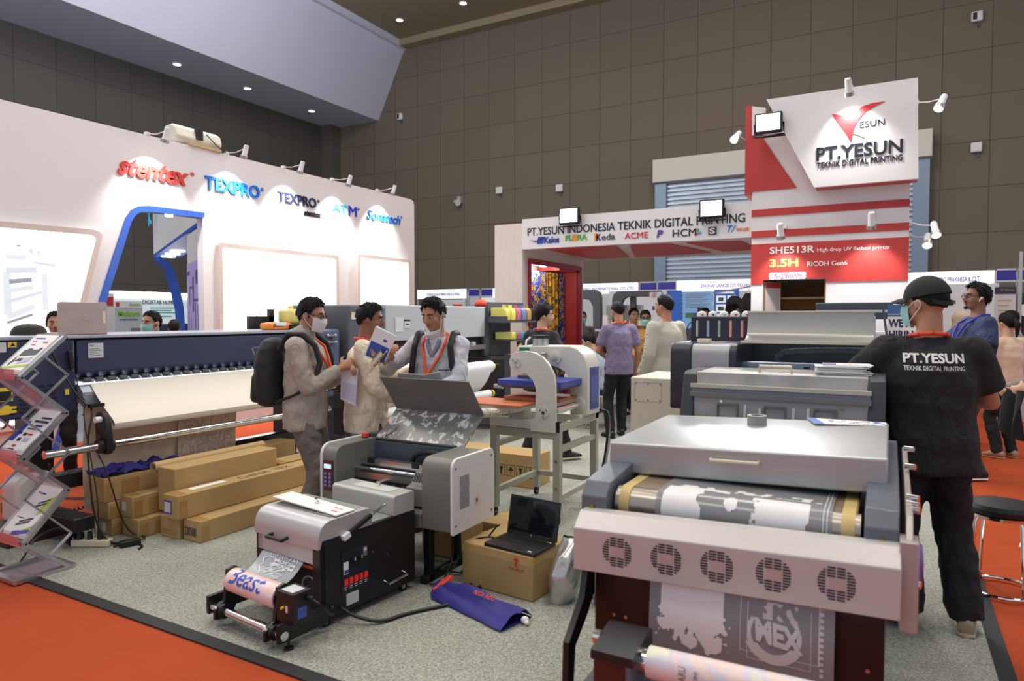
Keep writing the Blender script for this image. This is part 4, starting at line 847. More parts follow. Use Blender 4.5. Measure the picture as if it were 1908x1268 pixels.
MB().box(-2.955, -2.30, 3.325, 3.335, .56, .583).build('guide_shadow_gap', black, fpn)
MB().box(-2.955, -2.30, 3.27, 3.34, .515, .555).build('guide_rail', steel, fpn)
MB().cyl((-2.955, 3.28, .575), (-2.30, 3.28, .575), .012).build('rod', chrome, fpn)
for x in (-2.90, -2.55): MB().box(x, x + .05, 3.325, 3.36, .60, .632).build('clip', black, fpn)
MB().tube([(-2.62, 3.42, .60), (-2.60, 3.42, .66), (-2.52, 3.42, .69), (-2.40, 3.42, .685), (-2.30, 3.42, .67)], .016, 8, smooth=2).build('cable_chain', black, fpn)
for k in range(3):
    x = -2.66 + k * .085
    MB().prism([(x, .44), (x + .055, .44), (x + .05, .49), (x + .035, .505), (x + .02, .505), (x + .005, .49)], 'y', 3.22, 3.26).build('paper_clamp', black, fpn)
    MB().box(x + .06, x + .078, 3.20, 3.26, .435, .475).build('clamp_arm', grey_l, fpn)
MB().box(-2.74, -2.70, 3.22, 3.27, .435, .52).build('clamp_bracket', alu, fpn)
MB().prism([(3.11, .42), (3.40, .42), (3.40, .62), (3.20, .62), (3.16, .56), (3.11, .55)], 'x', -2.43, -2.30).build('head_cover', warm_g, fpn, bev=.008)
mb = MB()
for r in range(5):
    for q in range(6): mb.cyl((-2.415 + q * .02 + (r % 2) * .006, 3.168 + r * .006, .574 + r * .0095), (-2.415 + q * .02 + (r % 2) * .006, 3.164 + r * .006, .578 + r * .0095), .0045, n=8)
plabel(mb.build('cover_holes', black, fpn), 'dark round holes')
MB().box(-2.43, -2.29, 3.104, 3.108, .435, .447).build('paper_slot', black, fpn)
MB().box(-2.56, -2.43, 3.12, 3.24, .441, .449).build('platen_sheet', paper, fpn)
cp = MB().box(-3.05, -2.975, 3.093, 3.10, .46, .645).build('control_panel', M('maroon_panel', (92, 40, 44), .35), fpn)
MB().box(-3.043, -2.988, 3.089, 3.094, .595, .622).build('display', M('lcd_blue', (190, 214, 255), .3, emit=1.2), cp)
for r in range(4):
    for q in range(2): MB().box(-3.043 + q * .036, -3.025 + q * .036, 3.089, 3.094, .555 - r * .024, .57 - r * .024).build('button', M('button_blue', (120, 140, 200), .4), cp)
es = MB().cyl((-3.0, 3.42, .733), (-3.0, 3.42, .748), .022).build('emergency_stop', grey_d, fpn)
MB().cyl((-3.0, 3.42, .745), (-3.0, 3.42, .765), .025, .022).build('red_button', M('signal_red', (214, 50, 40), .35), es)
lidm = M('lid_grey_plastic', (112, 112, 108), .25, var=.03); 
lid_lo = ramp_mat('speckled_grey_pane', [(.0, (104, 104, 102)), (.53, (120, 120, 117)), (.60, (206, 206, 204)), (.7, (216, 216, 214))], 20, .2, detail=6, dist=.6)  # grey ramp with white splotches on the lower lid pane
def lidf(u, v):
    x = -2.985 + .70 * v + .04 * (1 - u) * 0
    if u < .45:
        t = u / .45; return (x + .03 * t, 3.49 + .18 * t + .02 * math.sin(t * 1.5), .715 + .185 * t)
    t = (u - .45) / .55
    return (x + .03 - .02 * t + .0, 3.67 + .02 * math.sin(1.5) * (1 - t) - .13 * t, .90 + .225 * t)
MB().sheet(lambda u, v: lidf(u * .45, v), 10, 4, .006).build('lid_lower_pane', lid_lo, fpn, ang=60)
MB().sheet(lambda u, v: lidf(.45 + u * .55, v), 10, 4, .006).build('lid', lidm, fpn, ang=60)
MB().cyl((-2.96, 3.485, .72), (-2.33, 3.485, .72), .012).build('lid_hinge', black, fpn)
MB().beam((-2.90, 3.50, .74), (-2.84, 3.62, .82), .008, .008).build('lid_stay', chrome, fpn)
for x in (-2.96, -2.30):
    MB().beam((x, 3.16, .008), (x, 3.16, .33), .045).beam((x, 3.44, .008), (x, 3.44, .33), .045).beam((x, 3.10, .03), (x, 3.52, .03), .045, .045, up=UZ).build('stand_leg', blackm, fpn, bev=.003)
MB().beam((-2.96, 3.42, .30), (-2.30, 3.42, .30), .04, .04, up=UZ).beam((-2.93, 3.42, .28), (-2.74, 3.42, .05), .025).build('stand_brace', blackm, fpn)
# small things on and behind it
t = thing('red_cap_bottle', 'tiny dark bottle with red cap behind the printer lid', 'bottle', (-2.88, 3.60, .74))
MB().cyl((-2.99, 3.56, .75), (-2.99, 3.56, .79), .012).cyl((-2.99, 3.56, .79), (-2.99, 3.56, .81), .007, mat=1).build('bottle', [M('dark_red_plastic', (120, 36, 34), .4), black], t)
t2 = thing('ink_supply_box', 'small dark grey box standing behind the film printer', 'box', (-3.0, 3.58, 0))
MB().box(-3.06, -2.9, 3.54, 3.66, .0, .745).build('casing', M('dark_steel', (70, 74, 84), .4), t2, bev=.005)
# ------------------------------------------------------------------ small powder shaker in front of it
ss = thing('powder_shaker', 'small black powder shaker with silver hood and a printed roll in front', 'shaker', (-2.60, 2.735, 0), R(-6))
def SB(mb, name, mats, par=None, **k): return mb.build(name, mats, par or ss, local=True, **k)
SB(MB().prism([(-.32, .05), (.34, .05), (.34, .445), (.17, .45), (-.31, .44), (-.32, .42)], 'x', .236, .25), 'side_panel', blackm, bev=.002)
SB(MB().prism([(-.32, .05), (.34, .05), (.34, .445), (.17, .45), (-.31, .44), (-.32, .42)], 'x', -.25, -.236), 'side_panel', blackm, bev=.002)
SB(MB().box(-.236, .236, .32, .338, .05, .445), 'rear_panel', blackm)
maroon = M('black_red_sheen', (38, 22, 24), .35)
SB(MB().box(-.25, -.20, -.325, -.29, .05, .42).box(.20, .25, -.325, -.29, .05, .42), 'front_post', maroon)
SB(MB().box(-.20, .20, -.28, -.265, .05, .30), 'front_panel', maroon)
SB(MB().box(-.20, .20, -.30, -.28, .285, .30), 'orange_edge', M('orange_edge', (230, 92, 50), .4))
SB(MB().box(-.236, .236, -.26, .32, .055, .07), 'floor_pan', blackm)
fan = SB(MB().pipe((.12, -.285, .18), (.12, -.279, .18), .06, .052, 20), 'fan_grille', grey_l)
for r_ in (.015, .03, .042): SB(MB().pipe((.12, -.286, .18), (.12, -.282, .18), r_ + .002, r_, 18), 'grille_ring', steel, fan)
hood_p = [(-.335, .405), (-.335, .45), (-.33, .48), (-.315, .508), (-.29, .528), (-.26, .536), (-.02, .54), (.0, .535), (.012, .52), (.015, .47), (.015, .445), (-.31, .442), (-.32, .405)]
hood = SB(MB().prism(hood_p, 'x', -.253, .253), 'hood', silver, bev=.003, ang=25)
SB(MB().box(-.21, .215, -.23, -.02, .5385, .5415), 'hood_window', M('frosted_glass', (158, 162, 150), .15), hood)
SB(MB().box(-.235, .205, -.325, -.315, .325, .405), 'hood_lip', silver, hood)
SB(MB().tube([(-.10, -.335, .425), (-.10, -.37, .42), (.02, -.37, .42), (.02, -.335, .425)], .010, 8), 'handle', black, hood)
SB(MB().beam((.262, -.17, .435), (.262, .0, .50), .018).beam((.262, -.02, .49), (.262, .10, .535), .008, mat=1).beam((.262, -.19, .428), (.262, -.15, .443), .026, mat=2), 'gas_strut', [black, chrome, paper])
SB(MB().box(-.22, .236, .016, .17, .44, .452), 'drying_plate', M('grey_green_glass', (140, 146, 142), .2))
SB(MB().prism([(.175, .446), (.338, .446), (.338, .55), (.325, .56), (.19, .56), (.175, .548)], 'x', -.25, .25), 'powder_box', M('silver_box', (186, 186, 182), .4, .2), bev=.006)
SB(MB().box(-.12, .17, .215, .30, .5605, .5635), 'box_lid', M('box_lid_white', (206, 206, 200), .45))
for (x, y, z) in ((.03, .28, .5645),): SB(MB().lathe([(.010, 0), (.010, .006), (.005, .010), (.005, .016), (.014, .020), (.014, .026), (.0, .028)], (x, y, z), n=14), 'knob', chrome)
# side panel controls
cpn = SB(MB().box(.249, .253, -.19, -.02, .14, .36), 'control_recess', M('charcoal_recess', (32, 33, 38), .3))
SB(MB().box(.252, .258, -.18, -.15, .24, .30).box(.256, .262, -.178, -.152, .245, .262, 1), 'breaker', [paper, pblue], cpn)
for k in range(2):
    SB(MB().cyl((.252, -.115 + .045 * k, .30), (.268, -.115 + .045 * k, .30), .016, .013).box(.268, .269, -.117 + .045 * k, -.113 + .045 * k, .298, .314, 1), 'dial', [black, paper], cpn)
SB(MB().box(.252, .257, -.05, -.025, .30, .345).box(.257, .258, -.047, -.028, .325, .34, 1), 'temperature_display', [grey_m, M('lcd_grey', (150, 170, 190), .3, emit=.3)], cpn)
for k in range(5): SB(MB().box(.252, .260, -.175 + k * .033, -.155 + k * .033, .185, .215), 'rocker_switch', M('switch_red', (206, 44, 36), .35, emit=.3), cpn)
mb = MB()
for k in range(5): mb.box(.2525, .2535, -.175 + k * .033, -.155 + k * .033, .170, .174).box(.2525, .2535, -.172 + k * .033, -.158 + k * .033, .160, .163)
SB(mb, 'switch_marking', paper, cpn)
SB(MB().box(.2495, .252, -.16, -.08, .075, .135), 'rating_plate', sticker)
SB(MB().tube([(.25, .10, .12), (.285, .10, .11), (.285, .24, .12), (.25, .24, .13)], .006), 'side_handle', chrome)
SB(MB().cyl((.25, -.25, .10), (.256, -.25, .10), .008).cyl((.25, -.29, .12), (.256, -.29, .12), .008).cyl((.25, .02, .30), (.254, .02, .30), .004).cyl((.25, .12, .26), (.254, .12, .26), .004), 'bolt', steel)
for x, y in ((-.22, -.27), (.22, -.27), (.22, .27), (-.22, .27)):
    SB(MB().cyl((x - .010, y, .03), (x + .010, y, .03), .026, n=16).cyl((x - .011, y, .03), (x + .011, y, .03), .012, n=12, mat=1).box(x - .018, x + .018, y - .015, y + .02, .045, .056, 2), 'caster', [rubber, grey_l, blackm])
# roller frame
for x in (-.29, .27): SB(MB().box(x - .012, x + .012, -.58, -.30, .05, .14).cyl((x, -.52, .012), (x, -.52, .05), .006).cyl((x, -.52, .008), (x, -.52, .018), .022), 'roller_arm', blackm, bev=.003)
SB(MB().cyl((-.31, -.555, .085), (.29, -.555, .085), .021, n=20), 'chrome_bar', chrome)
for x in (-.20, .20): 
    SB(MB().prism([(-.60, .05), (-.51, .05), (-.48, .10), (-.46, .27), (-.49, .29), (-.53, .28), (-.55, .13), (-.60, .10)], 'x', x - .01, x + .01), 'roll_bracket', blackm, bev=.003)
    SB(MB().cyl((x - .02, -.555, .085), (x + .03, -.555, .085), .036).cyl((x - .005, -.595, .10), (x - .005, -.588, .10), .014, mat=1), 'bar_clamp', [blackm, paper])
mo = SB(MB().box(.215, .335, -.545, -.44, .135, .28), 'motor_box', blackm, bev=.005)
SB(MB().box(.235, .315, -.53, -.46, .28, .2815), 'motor_label', sticker, mo)
SB(MB().box(.3351, .337, -.52, -.47, .16, .21).pipe((.3365, -.495, .19), (.338, -.495, .19), .016, .012, mat=0), 'motor_badge', M('badge_blue', (60, 100, 180), .4), mo)
SB(MB().cyl((.27, -.56, .21), (.27, -.545, .21), .006).box(.285, .30, -.547, -.5445, .19, .22, 1), 'switch', [amber, sticker], mo)
SB(MB().cyl((.33, -.46, .24), (.37, -.46, .24), .014).tube([(.37, -.46, .24), (.42, -.45, .22), (.38, -.35, .12), (.26, -.25, .10)], .005, smooth=2), 'motor_plug', black, mo)
rollp = ramp_mat('printed_roll_pink', [(.0, (244, 226, 220)), (.45, (240, 196, 186)), (.55, (236, 214, 214)), (.68, (226, 206, 220)), (.8, (246, 236, 230))], 9, .35, dist=1)
rl = thing('printed_film_roll', 'pink film roll with blue brush lettering on the small shaker', 'film roll', WORLD[ss.name] @ V((0, -.495, .16)))
TS = WORLD[ss.name]
def TP(p): return TS @ V(p)
MB().cyl(TP((-.19, -.495, .22)), TP((.19, -.495, .22)), .058, n=32).build('roll', rollp, rl)
for xx in (-.194, .19): MB().cyl(TP((xx - .004, -.495, .22)), TP((xx + .008, -.495, .22)), .05).build('end_cap', black, rl)
mb = MB(); vs, fs = text_mesh('Beast', .01, .15)
x0 = min(p.x for p in vs); x1 = max(p.x for p in vs); y0 = min(p.y for p in vs); y1 = max(p.y for p in vs)
def onroll(px, py, pz):
    a = .15 + (py - y0) / (y1 - y0) * 1.65; rr = .0585 + pz * .01
    return TP((-.16 + (px - x0) / (x1 - x0) * .26, -.495 - rr * math.cos(a), .22 + rr * math.sin(a)))
mb.add([onroll(p.x, p.y, p.z) for p in vs], fs); mb.build('brush_lettering', M('brush_blue', (40, 90, 190), .4), rl)
# film from the hood to the roll
filmm = M('translucent_film', (196, 198, 206), .3, alpha=.62)
fw_ = thing('printed_film', 'clear film strip with white print running from the small shaker to its roll', 'film', TP((-.02, -.4, .27)))
FA, FB, FC, FD = TP((-.21, -.31, .325)), TP((.12, -.31, .325)), TP((.16, -.452, .262)), TP((-.15, -.452, .262))
def filmpt(u, v): return (FA * (1 - u) + FB * u) * (1 - v) + (FD * (1 - u) + FC * u) * v + V((0, 0, -.012 * math.sin(v * PI)))
FN = (FB - FA).cross(FA - FD).normalized()
MB().sheet(filmpt, 6, 8, .0015).build('film_sheet', filmm, fw_)
mb = MB()
def onfilm(u, v, h=.003): return filmpt(u, v) + FN * h
def fquad(m, u0, v0, u1, v1, w_):
    a, b = V((u0, v0)), V((u1, v1)); n = V((-(b - a).y, (b - a).x)).normalized() * w_
    q = [a + n, a - n, b - n * .5, b + n * .5]
    m.add([onfilm(*p) for p in q] + [onfilm(p[0], p[1], .0022) for p in q], [(0, 1, 2, 3), (7, 6, 5, 4)])
for k in range(70):
    u = random.uniform(.42, .80); v = random.uniform(.30, .9); 
    fquad(mb, u, v, u - .08 + .04 * (u - .5), v + .10, .010)
for k in range(40):
    u = random.uniform(.25, .9); fquad(mb, u, random.uniform(.02, .12), u + random.uniform(-.05, .05), random.uniform(.10, .2), .008)
for a_ in ((.14, .30, .2, .5), (.2, .5, .15, .62), (.15, .62, .25, .8), (.25, .8, .3, .97), (.14, .30, .25, .2), (.25, .2, .42, .22), (.42, .22, .45, .32)): fquad(mb, a_[0], a_[1], a_[2], a_[3], .016)
vs, fs = text_mesh('MOOM', .03, 0); bx = (min(p.x for p in vs), max(p.x for p in vs), min(p.y for p in vs), max(p.y for p in vs))
for v0, s_ in ((.16, 1), (.30, -1)):
    mb.add([onfilm(.40 + (p.x - bx[0]) / (bx[1] - bx[0]) * .5, v0 + .10 - s_ * ((p.y - bx[2]) / (bx[3] - bx[2]) - .5) * .10 + (p.x - bx[0]) / (bx[1] - bx[0]) * .03, .003 + p.z * .01) for p in vs], fs)
mb.build('white_print', M('white_ink', (240, 240, 244), .5), fw_)
# loose panel lying over the hood
lp = thing('loose_cover_sheet', 'loose white cover sheet with a knob lying across the silver hood', 'cover sheet', TP((0, -.05, .545)))
MB().beam(TP((-.24, -.17, .570)), TP((.245, -.155, .546)), .125, .006, up=UZ).build('panel', paper, lp)
MB().lathe([(.010, 0), (.010, .006), (.005, .010), (.005, .016), (.014, .020), (.014, .026), (.0, .028)], TP((.02, -.15, .562)), n=14).build('knob', chrome, lp)
MB().text('SN CO1', TP((.15, -.15, .5545)), (TP((1, 0, 0)) - TP((0, 0, 0))), (TP((0, 1, 0)) - TP((0, 0, 0))), w=.06, h=.015, th=.001).text('IM EX', TP((.17, -.19, .5538)), (TP((1, 0, 0)) - TP((0, 0, 0))), (TP((0, 1, 0)) - TP((0, 0, 0))), w=.05, h=.014, th=.001).build('red_stencil', M('stencil_red', (226, 90, 90), .5), lp)
one('power_cable', 'thick black cable running from the small shaker across the carpet', 'cable', MB().tube([TP((.26, -.20, .08)), TP((.34, -.18, .05)), TP((.44, -.10, .018)), TP((.46, .05, .018)), V((-1.95, 3.0, .018)), V((-2.0, 3.3, .018)), V((-2.2, 3.35, .02))], .009, smooth=3), [black], (-2.2, 2.8, .009))
one('tangled_cable', 'thin black cable loops under the film printer', 'cable', MB().tube([(-2.25, 3.3, .3), (-2.15, 3.2, .15), (-2.2, 3.12, .018), (-2.02, 3.2, .02), (-2.08, 3.35, .02), (-2.3, 3.3, .02), (-2.25, 3.15, .1), (-2.1, 3.3, .12), (-2.0, 3.4, .30), (-1.95, 3.36, .33)], .005, smooth=3), [black], (-2.2, 3.2, .01))

# ------------------------------------------------------------------ cartons and laptop
def carton2(name, lab, x0, x1, y0, y1, z0, z1, rz=0):
    c = V(((x0 + x1) / 2, (y0 + y1) / 2, z0)); t = thing(name, lab, 'box', c, rz)
    hx, hy, h = (x1 - x0) / 2, (y1 - y0) / 2, z1 - z0
    MB().box(-hx, hx, -hy, hy, 0, h).build('carton_body', kraft, t, bev=.008, local=True)
    MB().box(-hx - .001, hx + .001, -.03, .03, h - .06, h + .0012).box(-hx + .005, hx - .012, -hy - .0012, -hy + .02, h - .05, h - .012).box(hx - .02, hx + .0012, -hy + .01, hy - .01, h - .045, h - .01).build('parcel_tape', M('glossy_clear_tape', (196, 160, 104), .12), t, local=True)
    return t
cb = carton2('carton', 'taped brown carton with a red up arrow, carrying the black laptop', -2.10, -1.62, 3.20, 3.60, FZ, .25, R(-5))
mb = MB().prism([(.125, .17), (.14, .17), (.14, .205), (.155, .205), (.1325, .225), (.11, .205), (.125, .205)], 'y', -.2025, -.2008)
mb.text('THIS SIDE UP', (.085, -.2008, .15), (1, 0, 0), UZ, w=.1, h=.014, th=.0012); mb.build('red_arrow_print', M('print_brick_red', (196, 70, 50), .6), cb, local=True)
carton2('carton', 'brown carton standing behind the one with the laptop', -2.22, -1.90, 3.62, 4.02, FZ, .24, R(-3))
carton2('carton', 'brown carton under the film printer', -2.62, -2.32, 3.52, 3.8, FZ, .26, 0)
lp2 = thing('laptop', 'black laptop open on the brown carton, facing the camera', 'laptop', (-1.79, 3.32, .25), R(-6))
blk = M('laptop_black', (34, 33, 33), .4)
base = MB().prism(rrect(-.17, .17, -.12, .11, .015), 'z', .002, .018).build('keyboard_base', blk, lp2, bev=.003, local=True)
mb = MB()
for r in range(5):
    for q in range(13): mb.box(-.148 + q * .0225, -.130 + q * .0225, -.02 + r * .021, -.003 + r * .021, .018, .0205)
plabel(mb.build('keys', M('key_black', (26, 26, 27), .5), base, local=True), 'black keys')
MB().box(-.05, .05, -.11, -.035, .018, .0185).build('touchpad', M('pad_black', (40, 38, 38), .35), base, local=True)
MB().box(.12, .15, .082, .09, .018, .0186).build('sticker', sticker, base, local=True)
MB().box(.115, .14, -.105, -.09, .018, .0186).build('sticker', sticker, base, local=True)
tl = R(12)
def LS(x, h, d=0): return (x, .11 + math.sin(tl) * h - d * math.cos(tl), .016 + math.cos(tl) * h + d * math.sin(tl))
def slab(mb, x0, x1, h0, h1, d0, d1, m=0):
    vs = [LS(x, h, d) for x in (x0, x1) for h in (h0, h1) for d in (d0, d1)]
    return mb.add(vs, [(0, 1, 3, 2), (4, 6, 7, 5), (0, 4, 5, 1), (2, 3, 7, 6), (0, 2, 6, 4), (1, 5, 7, 3)], m)
sl = slab(MB(), -.17, .17, 0, .222, -.006, .004).build('screen_lid', blk, lp2, bev=.003, local=True)
slab(MB(), -.157, .157, .022, .208, .004, .0046).build('display', M('dark_glass', (14, 17, 24), .06), sl, local=True)
mb = MB().cyl(LS(0, .011, .0035), LS(0, .011, .0055), .006, n=16); mb.build('emblem', alu, sl, local=True)
one('laptop_cable', 'black cable leaving the left side of the black laptop', 'cable', MB().tube([(-1.95, 3.33, .262), (-2.02, 3.33, .262), (-2.10, 3.28, .24), (-2.16, 3.2, .10), (-2.18, 3.15, .02), (-2.26, 3.1, .018)], .005, smooth=3), [black], (-2.1, 3.25, .02))
foil = M('metallised_foil', (190, 188, 186), .28, .75, var=.15, bump=.5, bscale=14)
def sack(name, lab, mat, c, sx, sy, h, seed, lean=(0, 0)):
    def f(u, v):
        a = 2 * PI * u; pin = 1 - .75 * max(0, v - .72) / .28; bulge = .82 + .25 * math.sin(PI * min(1, v * 1.1))
        n = noise.noise(V((math.cos(a) * 1.6 + seed, math.sin(a) * 1.6, v * 3.2)))
        return (c[0] + lean[0] * v + math.cos(a) * sx * bulge * (1 + .20 * n) * (1 if v < .7 else 1.02), c[1] + lean[1] * v + math.sin(a) * sy * bulge * pin * (1 + .25 * n), c[2] + h * v + .015 * n)
    mb = MB().sheet(f, 36, 22); mb.ell((c[0], c[1], c[2] + .02), (sx * .8, sy * .8, .02))
    return one(name, lab, 'bag', mb, [mat], c)
sack('foil_bag', 'crumpled silver foil bag leaning on the right side of the carton', foil, (-1.53, 3.29, .010), .085, .10, .33, 3, (.06, .05))
sack('green_bag', 'small crumpled green plastic bag behind the foil bag', M('green_foil', (60, 100, 84), .3, .2, bump=.5, bscale=30), (-1.27, 3.35, .010), .09, .06, .07, 8)
# blue tote bag lying on the carpet
tb = thing('tote_bag', 'dark blue non-woven bag lying flat in front of the laptop carton', 'bag', (-1.85, 2.98, .01), R(-14))
def totef(u, v):
    x = -.27 + .54 * u; w_ = .085 + .035 * u; y = (-1 + 2 * v) * w_
    e = math.sin(PI * v); n = noise.noise(V((u * 3, v * 2.5, 1))) ; f2 = abs(math.sin(v * 7 + u * 2.4))
    return (x + .012 * n, y + .015 * n, .006 + (.045 * e ** .7 + .045 * e * f2 * (1 - .4 * u)) * (.75 + .5 * n))
MB().sheet(totef, 40, 30, .004).build('bag_body', bluepl, tb, local=True)
MB().box(-.27, .27, -.10, .10, .001, .006).build('bag_underside', bluepl, tb, local=True)
MB().text('MEGA INDO', (-.02, -.03, .082), (1, 0, 0), (0, .95, .3), w=.15, h=.03, th=.002).build('red_print', M('print_orange_red', (220, 80, 60), .6), tb, local=True)
MB().tube([(-.26, .03, .02), (-.33, .06, .04), (-.37, .02, .03), (-.33, -.04, .015), (-.25, -.05, .015)], .010, 6, smooth=2).tube([(-.26, -.02, .03), (-.34, .0, .012), (-.30, -.08, .012), (-.22, -.07, .012)], .010, 6, smooth=2).build('carry_handle', bluepl, tb, local=True)
one('orange_ribbon', 'crumpled orange lanyard ribbon by the blue bag handles', 'ribbon', MB().tube([(-2.16, 3.05, .04), (-2.13, 3.09, .075), (-2.10, 3.10, .09), (-2.12, 3.06, .06), (-2.17, 3.02, .03)], .014, 6, smooth=2), [redorange], (-2.13, 3.06, .02))
one('tissue', 'scrap of white tissue at the corner of the blue bag', 'tissue', MB().ell((-1.56, 2.94, .028), (.022, .018, .018)).ell((-1.545, 2.93, .022), (.014, .012, .012)), [paper], (-1.56, 2.94, .01))

# ------------------------------------------------------------------ heat press on its stand
hp = thing('heat_press', 'white pneumatic heat press with blue upper platen on a steel stand', 'heat press', (-2.36, 4.85, 0))
pressw = M('press_white', (214, 212, 202), .35); sand = M('stand_grey_green', (170, 170, 156), .45)
Cp = [(-2.49, 1.19), (-2.475, 1.23), (-2.44, 1.26), (-2.36, 1.275), (-2.28, 1.265), (-2.21, 1.235), (-2.16, 1.18), (-2.12, 1.11), (-2.108, 1.03), (-2.105, .685), (-2.31, .685), (-2.31, .76), (-2.27, .79), (-2.265, 1.0), (-2.29, 1.06), (-2.345, 1.105), (-2.40, 1.12), (-2.45, 1.125), (-2.48, 1.15)]
MB().prism(Cp, 'y', 4.435, 4.465).build('front_plate', pressw, hp, bev=.003)
for x, z in ((-2.43, 1.19), (-2.20, .83)):
    f_ = MB().cyl((x, 4.435, z), (x, 4.428, z), .042, n=24).build('flange', pressw, hp)
    MB().cyl((x, 4.43, z), (x, 4.422, z), .014, n=6).cyl((x + .025, 4.43, z + .018), (x + .025, 4.424, z + .018), .006, n=8).cyl((x - .025, 4.43, z + .018), (x - .025, 4.424, z + .018), .006, n=8).cyl((x, 4.43, z - .03), (x, 4.424, z - .03), .006, n=8).build('flange_bolt', steel, f_)
Bp = [(-2.70, 1.17), (-2.69, 1.24), (-2.66, 1.29), (-2.20, 1.295), (-2.14, 1.275), (-2.09, 1.23), (-2.06, 1.17), (-2.05, 1.08), (-2.05, .76), (-2.20, .76), (-2.20, 1.04), (-2.25, 1.09), (-2.31, 1.125), (-2.36, 1.135), (-2.62, 1.135)]
MB().prism(Bp, 'y', 4.90, 5.16).build('body', pressw, hp, bev=.008)
MB().box(-2.049, -2.044, 4.95, 5.12, .80, 1.13).build('instruction_panel', M('panel_blue', (66, 84, 160), .4), hp)
mb = MB()
for k in range(4): mb.box(-2.044, -2.043, 4.965, 5.10, 1.105 - k * .012, 1.110 - k * .012)
for k in range(4): mb.box(-2.044, -2.043, 4.965, 5.10, .85 - k * .012, .855 - k * .012)
mb.build('panel_text', lnavy, hp)
MB().box(-2.65, -2.56, 4.895, 4.90, 1.25, 1.275).build('green_label', M('label_green', (40, 120, 80), .5), hp)
for x, z, y1 in ((-2.33, 1.205, 4.91), (-2.12, .845, 4.91)):
    MB().cyl((x, 4.46, z), (x, y1, z), .028, n=20).build('tie_rod', chrome, hp)
    MB().cyl((x, 4.885, z), (x, 4.90, z), .055, n=8).build('rod_flange', pressw, hp)
MB().cyl((-2.51, 5.0, 1.285), (-2.51, 5.0, 1.35), .065, n=24).cyl((-2.51, 5.0, 1.35), (-2.51, 5.0, 1.375), .078, n=8, mat=1).cyl((-2.51, 5.0, 1.28), (-2.51, 5.0, 1.292), .078, n=8, mat=1).build('air_cylinder', [steel, black], hp)
MB().tube([(-2.60, 5.0, 1.36), (-2.63, 4.98, 1.33), (-2.62, 4.95, 1.29)], .008).build('air_hose', paper, hp)
MB().cyl((-2.48, 4.75, 1.05), (-2.48, 4.75, 1.20), .016).box(-2.55, -2.42, 4.68, 4.82, 1.05, 1.07).build('press_spindle', grey_d, hp)
MB().box(-2.42, -2.30, 4.6, 4.7, 1.17, 1.25).build('valve_block', M('tan_metal', (150, 140, 120), .4, .4), hp)
MB().box(-2.64, -2.10, 4.52, 4.92, 1.0, 1.048).build('upper_platen', M('platen_blue', (58, 74, 158), .4), hp, bev=.004)
MB().box(-2.62, -2.12, 4.54, 4.90, .985, 1.0).build('heating_plate', M('plate_brown', (120, 96, 70), .5, .4), hp)
brick_ = M('red_silicone', (176, 96, 68), .65)
MB().box(-2.62, -2.14, 4.58, 4.94, .89, .912).box(-2.60, -2.16, 4.60, 4.92, .862, .89, 1).build('lower_platen', [brick_, pressw], hp)
MB().box(-2.86, -2.32, 4.30, 4.66, .872, .884).box(-2.84, -2.34, 4.32, 4.64, .842, .872, 1).build('lower_platen', [M('orange_silicone', (198, 112, 74), .65), pressw], hp)
MB().prism([(-2.53, .76), (-2.40, .76), (-2.40, .842), (-2.47, .842), (-2.50, .83)], 'y', 4.5, 4.62).build('platen_support', pressw, hp)
MB().box(-2.66, -2.31, 4.44, 4.56, .70, .765).build('base_block', pressw, hp, bev=.004)
MB().box(-2.66, -2.09, 4.85, 5.18, .70, .765).build('base_block', pressw, hp, bev=.004)
for x in (-2.635, -2.105):
    for y in (4.475, 5.175): MB().box(x - .027, x + .027, y - .027, y + .027, .075, .70).build('stand_leg', sand, hp, bev=.002)
    for z in (.715, .555, .20): MB().beam((x, 4.45, z), (x, 5.2, z), .05 if z > .7 else .04, .05 if z > .7 else .04, up=UZ).build('side_rail', sand, hp)
MB().beam((-2.66, 4.475, .665), (-2.08, 4.475, .665), .05, .06, up=UZ).build('cross_rail', sand, hp)
MB().beam((-2.66, 5.175, .715), (-2.08, 5.175, .715), .05, .05, up=UZ).build('cross_rail', sand, hp)
MB().beam((-2.66, 5.175, .2), (-2.08, 5.175, .2), .04, .04, up=UZ).build('cross_rail', sand, hp)
MB().box(-2.135, -2.078, 4.446, 4.45, .69, .765).build('rail_end_cap', black, hp)
for x in (-2.635, -2.105):
    for y in (4.475, 5.175): caster(x, y, .033, hp, .008)
for z in (.28, .48): MB().cyl((-2.635, 4.447, z), (-2.635, 4.440, z), .01, n=10).cyl((-2.105, 4.447, z), (-2.105, 4.440, z), .01, n=10).build('leg_bolt', steel, hp)
MB().tube([(-2.03, 5.1, .785), (-1.98, 5.1, .78), (-1.96, 5.12, .6), (-2.0, 5.1, .3), (-2.06, 5.0, .05), (-2.0, 4.9, .016)], .010, smooth=3).build('power_cord', black, hp)
t = thing('cable', 'black cable drooping between the heat press and the big silver shaker', 'cable', (-1.5, 4.0, .5))
MB().tube([(-2.03, 5.13, .775), (-1.95, 5.1, .78), (-1.90, 5.0, .62), (-1.75, 4.5, .45), (-1.35, 3.3, .55), (-1.0, 2.6, .82)], .009, smooth=3).build('cord', black, t)
cn_ = ramp_mat('floral_print', [(.0, (236, 232, 228)), (.46, (240, 236, 230)), (.52, (214, 180, 70)), (.58, (226, 220, 220)), (.66, (120, 90, 160)), (.74, (200, 90, 100)), (.82, (236, 232, 228))], 38, .6, dist=1.0, interp='CONSTANT')
one('fabric_cone', 'floral printed fabric rolled to a cone under the heat press platen', 'fabric roll', MB().cyl((-2.75, 4.1, .81), (-2.38, 4.45, .84), .055, .012, n=18), [cn_], (-2.5, 4.2, .77))
